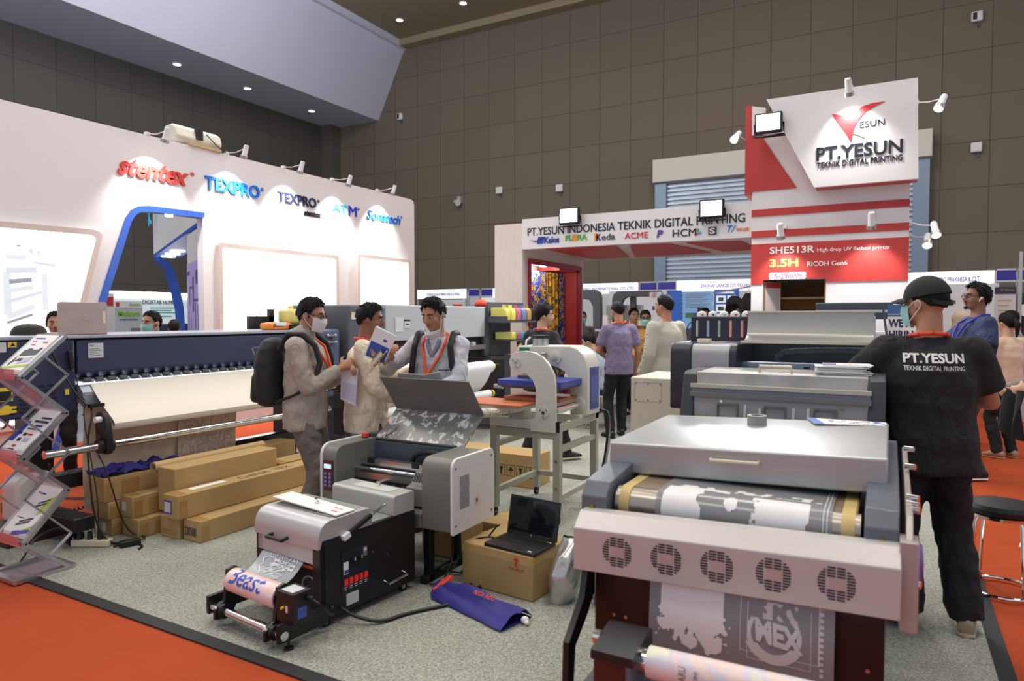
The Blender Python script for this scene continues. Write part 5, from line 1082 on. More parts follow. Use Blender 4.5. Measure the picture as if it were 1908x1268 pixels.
fb = thing('carton', 'long carton with fragile symbols on the floor behind the heat press', 'box', (-3.3, 5.0, 0), R(0))
MB().box(-3.75, -2.72, 5.3, 5.62, FZ, .30).build('carton_body', kraft, fb, bev=.006)
mb = MB()
for k in range(4):
    x = -3.10 + k * .10
    mb.ring_prism(rrect(x, x + .085, .10, .20, .004, 1), rrect(x + .004, x + .081, .104, .196, .004, 1), 'y', 5.2985, 5.2995)
    mb.prism([(x + .02, .18), (x + .065, .18), (x + .05, .15), (x + .05, .12), (x + .06, .115), (x + .025, .115), (x + .036, .12), (x + .036, .15)] if k % 2 == 0 else [(x + .042, .12), (x + .046, .12), (x + .046, .15), (x + .07, .15), (x + .044, .185), (x + .015, .15), (x + .042, .15)], 'y', 5.2985, 5.2995)
mb.build('fragile_symbols', black, fb)
# ------------------------------------------------------------------ big silver powder shaker in the right foreground
bg = thing('powder_shaker', 'large silver powder shaker with five fan grilles in the right foreground', 'shaker', (-.42, 2.6, 0))
brs = M('brushed_silver', (176, 176, 176), .36, .55, var=.04, aniso=1)
fansil = M('satin_silver_paint', (196, 190, 188), .4, .25, var=.03)
MB().box(-.85, .0, 2.10, 3.30, .10, .86).build('cabinet', maroon, bg, bev=.004)
for x in (-.80, -.05):
    for y in (2.15, 3.22): caster(x, y, .05, bg, .008)
MB().prism([(2.10, .86), (2.10, .93), (2.14, .975), (2.36, 1.0), (3.2, 1.0), (3.2, .86)], 'x', -.90, -.81).build('side_arm', M('blue_grey_arm', (96, 102, 112), .35), bg, bev=.004)
MB().prism([(2.10, .87), (2.10, .95), (2.14, .995), (2.36, 1.02), (3.2, 1.02), (3.2, .87)], 'x', -.055, .03).build('side_arm', MATS['blue_grey_arm'], bg, bev=.004)
MB().cyl((-.86, 2.098, .90), (-.86, 2.094, .90), .008, n=10).cyl((-.01, 2.098, .92), (-.01, 2.094, .92), .008, n=10).build('bolt', M('brass', (150, 120, 70), .4, .8), bg)
beltm = ramp_mat('woven_brown_belt', [(.3, (116, 96, 76)), (.7, (140, 120, 96))], 160, .55)
MB().box(-.79, -.075, 2.20, 3.1, .948, .955).build('conveyor_belt', beltm, bg)
MB().cyl((-.80, 2.20, .902), (-.065, 2.20, .905), .052, n=32).build('belt_roller', M('ribbed_steel', (170, 160, 150), .3, .8, aniso=1), bg)
for x in (-.785, -.115): MB().pipe((x, 2.20, .902), (x + .035, 2.20, .902), .0555, .052, 28).box(x, x + .035, 2.20, 2.6, .953, .957).build('belt_edge', M('belt_edge_tan', (204, 176, 116), .6), bg)
tz = lambda x: .028 * (x + .87) / .9
fp_ = [(2.0, .715), (2.0, .85), (2.055, .893), (2.105, .893), (2.105, .715)]
def tilted(prof, x0, x1, mb=None):
    mb = mb or MB(); n = len(prof)
    vs = [(x0, p[0], p[1] + tz(x0)) for p in prof] + [(x1, p[0], p[1] + tz(x1)) for p in prof]
    return mb.add(vs, [tuple(range(n)), tuple(reversed(range(n, 2 * n)))] + [(k, (k + 1) % n, n + (k + 1) % n, n + k) for k in range(n)])
fpan = tilted(fp_, -.885, .035).build('fan_panel', fansil, bg, bev=.003)
for cx in (-.755 + .02, -.59 + .01, -.43, -.275, -.115):
    cz = .79 + tz(cx); mb = MB(); rr = .048
    for col in range(4):
        for r in range(12):
            z = cz - rr + .0025 + r * .0078; hw = math.sqrt(max(0, rr * rr - (z + .002 - cz) ** 2))
            x0 = cx - rr + col * .0242; x1 = x0 + .0205; x0 = max(x0, cx - hw); x1 = min(x1, cx + hw)
            if x1 - x0 < .005 or (abs(z + .002 - cz) < .015 and col in (1, 2)): continue
            mb.box(x0, x1, 1.9985, 2.003, z, z + .0044)
    g = mb.build('fan_grille', M('slot_dark', (40, 28, 30), .6), fpan)
    MB().box(cx - .019, cx + .019, 1.9975, 2.001, cz - .012, cz + .014).build('fan_nameplate', M('satin_pink', (190, 166, 164), .4, .2), g)
hd = tilted([(2.36, .958), (2.36, 1.066), (2.38, 1.072), (3.10, 1.075), (3.14, 1.07), (3.14, .958)], -.90, .0).build('hood', brs, bg, bev=.006)
MB().tube([(-.53, 2.36, 1.043), (-.53, 2.335, 1.043), (-.375, 2.335, 1.047), (-.375, 2.36, 1.047)], .006).build('hood_handle', M('cream_handle', (214, 204, 176), .4), hd)
MB().prism([(2.06, .70), (2.10, .70), (3.0, .99), (3.0, 1.03), (2.12, .99), (2.06, .94)], 'x', .045, .062).box(.03, .075, 2.04, 2.12, .70, .94).build('switch_strip', M('pinkish_aluminium', (176, 166, 162), .4, .4), bg, bev=.003)
for k, (y, z) in enumerate(((2.22, .985), (2.26, .99), (2.30, 1.0), (2.62, 1.03), (2.85, 1.05), (2.06, .83))): MB().cyl((.05, y, z), (.08, y - .01, z), .010, n=14).build('push_button', chrome, bg)
MB().lathe([(.07, 0), (.068, .012), (.05, .028), (.0, .032)], (.06, 2.2, .84), (1, 0, 0), 24).build('side_knob', M('violet_plastic', (110, 80, 160), .3), bg)
MB().prism([(2.09, .72), (2.09, .62), (2.02, .56), (1.93, .50), (1.915, .36), (1.97, .30), (2.06, .28), (2.09, .2), (2.09, .12), (2.02, .2), (1.93, .24), (1.87, .33), (1.88, .53), (2.0, .63), (2.03, .72)], 'x', -.865, -.845).build('side_bracket', blackm, bg)
MB().box(-.845, -.69, 1.86, 2.10, .30, .36).build('roller_arm', blackm, bg)
MB().box(-.70, -.60, 1.72, 1.86, .26, .615).build('motor_box', M('maroon_box', (72, 34, 32), .35), bg, bev=.004)
MB().prism([(1.70, .60), (1.70, .625), (1.84, .65), (1.87, .64), (1.87, .60)], 'x', -.70, -.58).build('motor_cover', black, bg)
MB().box(-.60, -.585, 1.70, 1.87, .2, .60).build('blue_plate', M('plate_blue_grey', (96, 110, 132), .35, .4), bg)
MB().cyl((-.72, 1.78, .625), (-.70, 1.78, .625), .02).cyl((-.585, 1.78, .59), (-.56, 1.78, .59), .035).build('roll_chuck', chrome, bg)
MB().box(-.0, .04, 1.70, 2.10, .3, .36).box(.0, .03, 1.72, 1.86, .26, .62).build('roller_arm', blackm, bg)
for x in (-.78, -.74, -.15, -.04): MB().cyl((x, 2.099, .55), (x, 2.095, .55), .006, n=8).build('screw', steel, bg)
holo = ramp_mat('pastel_printed_roll', [(.0, (236, 222, 206)), (.40, (238, 210, 200)), (.5, (212, 206, 224)), (.6, (232, 226, 196)), (.72, (206, 220, 210)), (.85, (240, 214, 206))], 7, .4, dist=1.2)
t = thing('printed_film_roll', 'pastel printed film roll at the bottom edge below the five fan grilles', 'film roll', (-.3, 1.78, .55))
MB().cyl((-.56, 1.78, .59), (.0, 1.78, .60), .042, n=32).build('roll', holo, t)
MB().text('BARU', (-.45, 1.7375, .57), (0, 0, 1), (-1, 0, 0), w=.05, h=.02, th=.001).text('KINI', (-.42, 1.7372, .585), (0, 0, 1), (-1, 0, 0), w=.03, h=.01, th=.001).build('roll_print', grey_m, t)
# film over the belt roller and hanging below the fan panel
flm = M('grey_film', (150, 150, 152), .22, alpha=.8, var=.02)
t = thing('printed_film', 'grey film with white splash print, running over the belt and down behind the fan panel', 'film', (-.4, 2.1, .3))
XL, XR = -.66, -.14
def over(u, v):
    x = XL + (XR - XL) * v; L1 = .40
    s_ = u * .62
    if s_ < L1: return (x, 2.20 + L1 - s_, .959)
    a = min((s_ - L1) / .056, PI * .62)
    return (x, 2.20 - .056 * math.sin(a), .903 + .056 * math.cos(a)) if (s_ - L1) / .056 < PI * .62 else (x, 2.20 - .056 * math.sin(PI * .62) - (s_ - L1 - .109) * .35, .903 + .056 * math.cos(PI * .62) - (s_ - L1 - .109) * .95)
MB().sheet(over, 40, 2, .001).build('film_on_belt', flm, t)
MB().sheet(lambda u, v: (XL + .02 + (XR - XL) * v, 2.045 + .02 * u - .03 * math.sin(u * PI), .745 - .50 * u), 8, 2, .001).build('hanging_film', flm, t)
wink = M('white_ink_print', (232, 228, 228), .5, var=.03)
def blob(mb, pts, fn, h=.002):
    n = len(pts); a = [V(fn(*p)) for p in pts]; c = sum(a, V()) / n
    mb.add(a, [tuple(range(n))])
rnd = random.Random(5)
def star(cu, cv, ru, rv, n=26, j=.35, sx=1):
    return [(cu + ru * (1 - j * rnd.random()) * math.cos(2 * PI * k / n), cv + rv * (1 - j * rnd.random()) * math.sin(2 * PI * k / n)) for k in range(n)]
hf = lambda u, v: (XL + .02 + (XR - XL) * u, 2.0425 + .02 * v - .03 * math.sin(v * PI), .745 - .50 * v)
mb = MB()
def gridblob(mb, fn, u0, u1, v0, v1, test, nu=40, nv=40):
    for i in range(nu):
        for j in range(nv):
            u, v = u0 + (u1 - u0) * (i + .5) / nu, v0 + (v1 - v0) * (j + .5) / nv
            if test(u, v):
                du, dv = (u1 - u0) / nu / 2, (v1 - v0) / nv / 2
                mb.add([fn(u - du, v - dv), fn(u + du, v - dv), fn(u + du, v + dv), fn(u - du, v + dv)], [(0, 1, 2, 3)])
nf = lambda u, v, s=9, o=0: noise.noise(V((u * s + o, v * s * .9, o)))
def splash(u, v):
    b = .30 + .10 * nf(u, 0, 14, 3) + .12 * abs(nf(u, v, 22, 1))
    if .07 < u < .43 and v < b - .55 * abs(u - .25) * (u < .12 or u > .38): return True
    for (a, c, r) in ((.12, .22, .055), (.10, .30, .04), (.24, .38, .045), (.36, .36, .06), (.40, .26, .05), (.18, .33, .035), (.33, .30, .06)):
        if (u - a) ** 2 + ((v - c) * .95) ** 2 < (r * (1 + .5 * nf(u, v, 30, 7))) ** 2: return True
    return nf(u, v, 55, 2) > .48 and .04 < u < .47 and .2 < v < .42
gridblob(mb, hf, .03, .47, .0, .46, splash, 90, 80)
mb.build('white_splash', wink, t)
mb = MB(); vs, fs = text_mesh('MEX', .05, -.1); bx = (min(p.x for p in vs), max(p.x for p in vs), min(p.y for p in vs), max(p.y for p in vs))
mb.add([V(hf(.60 + (p.x - bx[0]) / (bx[1] - bx[0]) * .25, .285 - (p.y - bx[2]) / (bx[3] - bx[2]) * .13 + (p.x - bx[0]) * .015)) + V((0, -.002 - p.z * .01, 0)) for p in vs], fs)
def frm(u, v):
    e = .006
    for (a, b, c, d) in ((.52, .93, .03, .36), (.56, .89, .08, .40)):
        if a < u < b and c < v < d and (u < a + e or u > b - e or v > d - e): return True
    if abs(math.hypot(u - .70, (v - .24) * .95) - .13) < .012 + .016 * (v > .3) and v > .16: return True
    return (.64 < u < .82 and .06 < v < .16 and nf(u, v, 26, 5) > .05) or (.93 < u < .95 and .05 < v < .42 and (v * 60) % 2 < 1.2)
gridblob(mb, hf, .50, .97, .02, .44, frm, 110, 100)
mb.build('white_emblem', M('white_ink_soft', (206, 202, 204), .5), t)
ov = lambda u, v: V(over(v, u)) + V((0, -.0015, .0015))
mb = MB()
def top1(u, v):
    if .04 < u < .32 and v > .42 + .1 * max(0, .12 - u) and u < .27 + .05 * nf(u, v, 18, 2) and v > .55: return True
    if abs(v - (.60 - .05 * math.sin(u * 6))) < .022 and .05 < u < .42: return True
    if (u - .45) ** 2 + ((v - .70) * .9) ** 2 < .0016: return True
    if .56 < u < .90 and v > .60 and u < .88 + .05 * nf(u, v, 20, 6) and u > .58 + .06 * nf(u, v, 24, 9) + .1 * max(0, v - .85): return True
    return .08 < u < .95 and .50 < v < .56 and nf(u, v, 16, 4) > .02
gridblob(mb, lambda u, v: ov(u, v), .02, .97, .48, .98, top1, 110, 60)
mb.build('white_print_top', wink, t)
for u0 in (.955, .975):
    MB().sheet(lambda a, b, u0=u0: ov(u0 + .004 * b, .3 + a * .69), 20, 1).build('edge_line', wink, t)
one('tape_roll', 'grey roll of tape standing flat on the silver hood', 'tape roll', MB().pipe((-.475, 2.93, 1.086), (-.475, 2.93, 1.124), .038, .026, 28).cyl((-.475, 2.93, 1.086), (-.475, 2.93, 1.108), .0375, n=28), [M('grey_tape', (150, 150, 148), .5)], (-.475, 2.93, 1.086))
t = thing('flyer', 'printed flyer with blue corners lying on the back of the silver hood', 'flyer', (-.15, 3.05, 1.098))
MB().prism([(-.30, 3.11), (-.26, 2.96), (-.01, 3.03), (-.01, 3.12)], 'z', 1.100, 1.103).build('sheet', paper, t)
MB().prism([(-.30, 3.11), (-.26, 2.96), (-.225, 2.97), (-.27, 3.11)], 'z', 1.103, 1.104).prism([(-.06, 3.11), (-.01, 3.03), (-.01, 3.045), (-.04, 3.115)], 'z', 1.103, 1.104).build('blue_corner', M('flyer_blue', (70, 120, 200), .5), t)
mb = MB()
for k in range(16): 
    x, y = -.22 + .17 * rnd.random(), 3.01 + .07 * rnd.random(); mb.box(x, x + .02, y, y + .008, 1.103, 1.1042, k % 3)
mb.build('flyer_print', [M('flyer_red', (200, 120, 120), .5), pgrey, pcream], t)

# ------------------------------------------------------------------ second dryer behind it and the big printer
dr = thing('film_dryer', 'dark-sided grey dryer with lifting handle between the silver shaker and the big printer', 'dryer', (-.46, 3.7, 0))
dkp = M('charcoal_side', (54, 55, 60), .45)
dprof = [(3.36, .10), (3.36, .80), (3.42, 1.0), (3.50, 1.235), (3.54, 1.25), (3.90, 1.25), (3.92, .10)]
MB().prism(dprof, 'x', -.93, -.865).build('side_panel', dkp, dr, bev=.006)
MB().prism(dprof, 'x', -.085, -.015).build('side_panel', dkp, dr, bev=.006)
MB().box(-.865, -.085, 3.48, 3.90, .10, 1.18).build('body', grey_m, dr)
stained = ramp_mat('stained_steel', [(.3, (150, 148, 144)), (.55, (184, 182, 178)), (.7, (168, 166, 160))], 5, .4, metal=.5)
MB().box(-.865, -.085, 3.50, 3.90, 1.185, 1.248).build('lid', stained, dr, bev=.004)
MB().tube([(-.575, 3.60, 1.248), (-.575, 3.60, 1.28), (-.425, 3.60, 1.28), (-.425, 3.60, 1.248)], .008).build('lid_handle', M('cream_handle', (214, 204, 176), .4), dr)
MB().box(-.885, -.07, 3.455, 3.52, 1.172, 1.190).build('upper_ledge', M('ledge_cream', (190, 186, 172), .4), dr)
MB().box(-.885, -.07, 3.44, 3.475, 1.128, 1.150).build('lower_ledge', M('ledge_grey', (120, 118, 114), .4), dr)
MB().box(-.88, -.075, 3.468, 3.49, 1.12, 1.175).build('recess', M('recess_blue_grey', (128, 134, 146), .4), dr)
pnl = MB().prism([(3.40, .60), (3.4625, 1.128), (3.49, 1.128), (3.43, .60)], 'x', -.865, -.08).build('front_panel', M('panel_silver_grey', (158, 157, 156), .4, .2), dr)
ty = lambda z: 3.40 + (z - .60) * .1188
for cx in (-.70, -.48, -.26):
    MB().ring_prism([(cx - .05, .86), (cx + .05, .86), (cx + .05, 1.10), (cx - .05, 1.10)], [(cx - .044, .87), (cx + .044, .87), (cx + .044, 1.094), (cx - .044, 1.094)], 'y', ty(.95) - .004, ty(.95) + .03).build('window_frame', M('frame_taupe', (126, 120, 114), .5), pnl)
for cx, z1 in ((-.615, 1.098), (-.545, 1.085), (-.395, 1.095), (-.33, 1.098)):
    MB().tube([(cx, ty(z1) - .004, z1), (cx - .004, ty(.95) - .004, .95), (cx + .004, ty(.85) - .004, .85)], .007, 6).build('glue_streak', M('hot_glue_white', (226, 224, 222), .4), pnl)
for cx in (-.73, -.19): MB().cyl((cx, ty(1.11), 1.108), (cx, ty(1.11) - .012, 1.108), .008).build('thumb_screw', chrome, pnl)
t = thing('paper_stack', 'uneven stack of white leaflets on the right end of the dryer lid', 'paper stack', (-.2, 3.68, 1.249))
for k in range(14):
    a = rnd.uniform(-.12, .12); MB().obox((-.20 + rnd.uniform(-.02, .02), 3.67 + rnd.uniform(-.015, .015), 1.252 + k * .0034), (.21, .15, .0028), (0, 0, a + .1)).build('leaflet', paper, t)
mb = MB(); mb.obox((-.26, 3.65, 1.2985), (.06, .09, .0006), (0, 0, .1)).obox((-.17, 3.67, 1.2985), (.07, .05, .0006), (0, 0, .1), 1)
mb.build('leaflet_print', [pblue, sticker], t)
pr_ = thing('large_printer', 'large silver and charcoal printer with its curved hood open, right of the white cabinet', 'printer', (-.5, 4.25, 0))
MB().prism(rrect(3.95, 4.55, .99, 1.375, (.02, .02, .06, .06), 6), 'x', -1.13, -1.01).build('end_cap', M('charcoal_blue', (44, 46, 58), .4), pr_, bev=.006)
MB().prism(rrect(3.96, 4.55, 1.0, 1.37, (.01, .01, .06, .06), 6), 'x', -1.01, -.795).build('left_module', M('satin_grey', (168, 167, 172), .42, .15), pr_, bev=.003)
MB().box(-1.0, -.80, 3.958, 3.962, 1.148, 1.151).build('panel_gap', black, pr_)
MB().prism(rrect(3.95, 4.55, 1.0, 1.372, (.01, .01, .06, .06), 6), 'x', -.795, -.755).build('end_cap', MATS['charcoal_blue'], pr_, bev=.004)
MB().prism(rrect(4.06, 4.55, 1.0, 1.372, (.01, .01, .06, .06), 6), 'x', -.09, .0).build('right_module', M('olive_grey', (120, 114, 100), .4), pr_, bev=.004)
MB().box(-.755, -.09, 4.48, 4.55, 1.0, 1.38).build('rear_wall', M('deep_slate', (52, 62, 70), .5), pr_)
MB().box(-.755, -.09, 4.02, 4.5, .99, 1.10).build('print_bed', grey_d, pr_)
MB().box(-.755, -.09, 4.10, 4.20, 1.225, 1.265).build('carriage_rail', M('blue_steel', (150, 164, 182), .3, .7), pr_)
MB().box(-.755, -.09, 4.12, 4.2, 1.19, 1.222).build('lower_rail', M('rail_dark', (60, 68, 80), .3, .5), pr_)
for x in (-.66, -.42): MB().box(x, x + .03, 4.095, 4.102, 1.238, 1.25).build('rail_slot', black, pr_)
mb = MB(); cpts = [(-.60, 4.36, 1.265), (-.59, 4.36, 1.29), (-.56, 4.36, 1.315), (-.50, 4.36, 1.325), (-.3, 4.36, 1.333), (-.09, 4.36, 1.335)]
for a, b in zip(cpts, cpts[1:]): mb.beam(a, b, .03, .03, up=(0, 0, 1))
mb.build('cable_chain', M('chain_grey', (92, 104, 116), .45, bump=.6, bscale=120), pr_)
def hoodf(u, v):
    x = -.745 + .665 * v
    if u < .35:
        a = u / .35; return (x, 4.05 + .13 * a + .09 * math.sin(a * PI / 2) * .3, 1.385 + .035 * a * a)
    t_ = (u - .35) / .65
    return (x, 4.207 + .035 * math.sin(t_ * PI / 2), 1.42 + .135 * t_)
MB().sheet(hoodf, 22, 4, .008).build('open_hood', M('hood_satin_silver', (166, 164, 160), .34, .5), pr_, ang=60)
MB().beam((-.75, 4.045, 1.385), (-.075, 4.045, 1.385), .018, .014, up=UZ).build('hood_lip', M('lip_cream', (208, 202, 182), .4), pr_)
MB().beam((-.75, 4.243, 1.557), (-.075, 4.243, 1.557), .012, .010, up=UZ).build('hood_edge', MATS['lip_cream'], pr_)
MB().box(-1.0, -.05, 4.05, 4.5, .10, .99).build('pedestal', M('ivory_steel', (216, 210, 190), .45), pr_)
t = thing('ink_tank_box', 'dark box with five level slots standing on the large printer', 'ink tank', (-.95, 4.4, 1.375))
MB().box(-1.10, -.76, 4.30, 4.46, 1.376, 1.528).build('box', M('midnight_plastic', (38, 40, 58), .4), t, bev=.004)
for k, c in enumerate(((190, 188, 176), (160, 172, 188), (150, 180, 170), (220, 160, 140), (226, 150, 136))):
    x = -1.062 + k * .068
    MB().prism(rrect(x - .0075, x + .0075, 1.402, 1.505, .0074, 5), 'y', 4.2985, 4.302).build('level_slot', M('slot_ink_%s' % 'abcde'[k], c, .35, var=.12, scale=8), t)
for k in range(5):
    b = thing('bottle_cap', ['white bottle top above the first slot of the dark ink box', 'white bottle top above the second slot of the dark ink box', 'white bottle top above the third slot of the dark ink box', 'white bottle top above the fourth slot of the dark ink box', 'white bottle top beside the open hood'][k], 'bottle', (-1.052 + k * .068, 4.38, 1.528), group='white bottle tops on the ink box')
    c = V((-1.052 + k * .068, 4.38, 1.528))
    MB().lathe([(.028, 0), (.029, .012), (.024, .026), (.012, .034), (0, .036)], c, n=20).build('cap_shell', paper, b)
    MB().obox(c + V((.008, -.026, .012)), (.014, .004, .01)).build('cap_mark', [red, black, pgreen, red, red][k], b)
t = thing('ink_bottle', 'small black bottle behind the row of white bottle tops', 'bottle', (-1.075, 4.43, 1.528))
MB().cyl((-1.078, 4.43, 1.529), (-1.078, 4.43, 1.56), .018).cyl((-1.078, 4.43, 1.56), (-1.078, 4.43, 1.585), .015, mat=1).build('bottle', [grey_l, black], t)
one('cream_block', 'small cream block on top of the large printer in front of the ink box', 'block', MB().box(-1.0, -.93, 4.05, 4.12, 1.374, 1.398), [M('cream_plastic', (228, 216, 190), .4)], (-.96, 4.08, 1.373), bev=.004)
one('loose_wire', 'thin black wire looping beside the dark ink box', 'wire', MB().tube([(-1.10, 4.35, 1.50), (-1.125, 4.33, 1.48), (-1.14, 4.33, 1.42), (-1.12, 4.33, 1.40), (-1.10, 4.35, 1.42)], .003, 6, smooth=2), [black], (-1.12, 4.33, 1.38))
wc = thing('white_cabinet', 'plain ivory metal cabinet left of the large printer', 'cabinet', (-1.3, 4.5, 0))
MB().box(-1.475, -1.15, 4.25, 4.80, .02, 1.135).build('cabinet_body', MATS['ivory_steel'], wc, bev=.006)
MB().ring_prism([(-1.45, .98), (-1.27, .98), (-1.27, 1.105), (-1.45, 1.105)], [(-1.4485, .9815), (-1.2715, .9815), (-1.2715, 1.1035), (-1.4485, 1.1035)], 'y', 4.2488, 4.2505).build('panel_seam', grey_m, wc)
for x in (-1.44, -1.36, -1.28):
    for z in (.99, 1.095): MB().cyl((x, 4.25, z), (x, 4.247, z), .004, n=8).build('screw', grey_d, wc)
# ------------------------------------------------------------------ stool by the red aisle
st = thing('stool', 'round black padded stool with chrome ring base at the edge of the red carpet', 'stool', (.56, 4.60, 0))
MB().lathe([(.0, .44), (.15, .44), (.163, .452), (.167, .475), (.155, .497), (.10, .505), (0, .506)], (.56, 4.60, 0), n=32).build('seat', M('black_vinyl', (30, 30, 31), .4, bump=.15, bscale=200), st)
MB().pipe((.56, 4.60, .425), (.56, 4.60, .44), .158, .14, 32).build('seat_rim', chrome, st)
for k in range(4):
    a = k * PI / 2 + .5; c_, s_ = math.cos(a), math.sin(a)
    MB().tube([(.56 + .13 * c_, 4.60 + .13 * s_, .43), (.56 + .15 * c_, 4.60 + .15 * s_, .40), (.56 + .172 * c_, 4.60 + .172 * s_, .06), (.56 + .172 * c_, 4.60 + .172 * s_, .02)], .009).build('leg', chrome, st)
MB().tube([(.56 + .175 * math.cos(a), 4.60 + .175 * math.sin(a), .019) for a in [2 * PI * k / 40 for k in range(41)]], .009).build('base_ring', chrome, st)

# ------------------------------------------------------------------ behind: flatbed printer, hiring poster
uv = thing('flatbed_printer', 'white flatbed printer with dark gantry at the foot of the tower', 'printer', (-.35, 8.3, 0))
MB().box(-.75, .02, 8.05, 8.85, .2, 1.36).build('bed_body', white, uv, bev=.01)
MB().box(-.72, .02, 8.1, 8.4, 1.60, 1.675).build('gantry', M('gantry_charcoal', (62, 68, 80), .4), uv, bev=.01)
MB().box(-.72, .01, 8.09, 8.42, 1.57, 1.60).build('gantry_stripe', grey_l, uv)
MB().box(-.34, .0, 8.08, 8.4, 1.50, 1.57).box(-.72, -.66, 8.15, 8.4, 1.3, 1.6).build('gantry_lower', M('gantry_navy', (50, 60, 80), .4), uv)
MB().box(-.245, -.14, 8.0, 8.2, 1.30, 1.53).box(-.245, -.15, 7.99, 8.2, 1.46, 1.52, 1).build('carriage', [grey_l, navy], uv, bev=.006)
for x in (-.68, -.08): MB().box(x, x + .08, 8.1, 8.8, .008, .2).build('leg', grey_d, uv)
hr = thing('hiring_poster', 'white and blue poster on a dark stand, lettered WE ARE HIRING', 'poster', (.1, 7.2, 0))
MB().box(-.03, .35, 7.2, 7.215, .95, 1.635).build('poster_board', paper, hr)
for z0_, z1_, m_ in ((1.555, 1.635, M('poster_blue', (70, 104, 160), .5)), (1.53, 1.545, M('poster_blue', (70, 104, 160), .5)), (1.295, 1.31, M('poster_orange', (230, 140, 60), .5))): MB().box(-.03, .35, 7.197, 7.2, z0_, z1_).build('poster_band', m_, hr)
MB().text('WE ARE', (-.02, 7.199, 1.43), (1, 0, 0), UZ, w=.27, h=.075, th=.003, bold=.03).text('HIRING', (-.015, 7.199, 1.325), (1, 0, 0), UZ, w=.25, h=.075, th=.003, bold=.03).build('poster_lettering', M('hiring_navy', (40, 40, 90), .5), hr)
MB().beam((-.07, 7.15, 1.64), (.02, 7.15, .95), .03, .02).beam((.1, 7.25, 0), (.1, 7.25, 1.0), .03).box(-.1, .4, 7.1, 7.4, .008, .03).build('stand', grey_d, hr)

# ------------------------------------------------------------------ rows of shell booths along the back wall
beamg = M('booth_beam_grey', (190, 190, 190), .4, .3); litf = M('lit_fascia', (246, 242, 250), .4, emit=.75); fblue = M('fascia_blue', (50, 48, 150), .45); ptn = M('partition_white', (206, 208, 212), .5); dimtxt = M('fascia_text_violet', (70, 62, 150), .5)
def shell(lab, x0, x1, y, txt, tw_=None, h=2.5, lit=True):
    t = thing('shell_booth', lab, 'exhibition booth', ((x0 + x1) / 2, y, 0), group='rented booths along the back wall')
    MB().box(x0, x1, y + 2.9, y + 2.95, 0, 2.45).build('rear_partition', ptn, t)
    MB().box(x0 - .02, x0 + .02, y, y + .04, 0, h).box(x1 - .02, x1 + .02, y, y + .04, 0, h).build('post', beamg, t)
    MB().box(x0, x1, y - .02, y + .03, h - .32, h).build('fascia_board', litf if lit else fblue, t)
    if txt: MB().text(txt, (x0 + (x1 - x0) * .2, y - .02, h - .22), (1, 0, 0), UZ, w=tw_ or (x1 - x0) * .66, h=.1, th=.008).build('fascia_lettering', dimtxt, t)
    return t
def blues(lab, x0, x1, y, h=2.48):
    t = thing('fascia_panel', lab, 'sign panel', ((x0 + x1) / 2, y, 0), group='blue fascia panels')
    MB().box(x0, x1, y, y + .03, h - .2, h).build('blue_board', fblue, t); MB().box(x0 - .02, x0, y - .01, y + .03, 0, h).box(x1, x1 + .02, y - .01, y + .03, 0, h).box(x0, x1, y - .01, y + .03, h - .24, h - .2).box(x0, x1, y - .01, y + .03, h, h + .04).build('frame', beamg, t)
shell('lit booth sign beside the end of the long white wall', -14.65, -12.6, 19.5, 'DONGGUAN MIMIX INDUSTRIAL', 1.4, 2.46)
blues('blue sign panel nearest the long white wall', -12.5, -12.08, 19.5, 2.42); blues('blue sign panel nearest the storage column', -12.0, -11.58, 19.5, 2.42)
shell('sliver of lit booth sign left of the storage column', -11.55, -10.6, 19.5, None, None, 2.46)
shell('lit booth sign seen through the canopy above the dark machine frames', -9.6, -6.56, 19.5, 'WUXI HONGHAO INTERNATIONAL CO.,LTD', 2.3, 2.53)
blues('left of two blue sign panels under the canopy', -6.50, -6.0, 19.5, 2.51); blues('right of two blue sign panels under the canopy', -5.95, -5.44, 19.5, 2.51)
shell('lit booth sign under the canopy lettered with a technology company name', -5.41, -2.0, 19.5, 'ZHUHAI LANCELOT TECHNOLOGY CO., LTD', 2.2, 2.55)
shell('lit booth sign right of the tower above the capped man', .2, 1.83, 17, 'PT KHARINDO PRAKARSA & CLT', 1.05, 2.47)
blues('blue sign panel at far right, first after the lit sign', 1.87, 2.19, 17, 2.46); blues('blue sign panel cut by the right edge of view', 2.22, 2.7, 17, 2.46)
# posters and goods in them
def board(name, lab, x0, x1, y, z0, z1, m, cat='poster', art=()):
    t = thing(name, lab, cat, ((x0 + x1) / 2, y, z0)); MB().box(x0, x1, y, y + .02, z0, z1).build('panel', m, t)
    mb = MB(); ms = []
    for (c, a, b, e, f) in art:
        if c not in ms: ms.append(c)
        mb.box(x0 + (x1 - x0) * a, x0 + (x1 - x0) * b, y - .006, y, z0 + (z1 - z0) * e, z0 + (z1 - z0) * f, ms.index(c))
    if mb.v: mb.build('print', ms, t)
    return t
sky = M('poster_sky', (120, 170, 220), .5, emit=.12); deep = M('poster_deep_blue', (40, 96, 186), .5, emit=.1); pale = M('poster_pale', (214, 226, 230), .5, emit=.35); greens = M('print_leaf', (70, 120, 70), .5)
lines = [(grey_m, .1, .92 - .1 * (k % 3), .92 - .045 * k, .935 - .045 * k) for k in range(9)]
board('wall_poster', 'light blue poster with lines of text and a machine picture', -5.15, -4.35, 19.2, 1.2, 2.22, sky, art=lines + [(greens, .1, .35, .28, .42), (grey_d, .36, .6, .3, .42), (paper, .62, .95, .26, .44)])
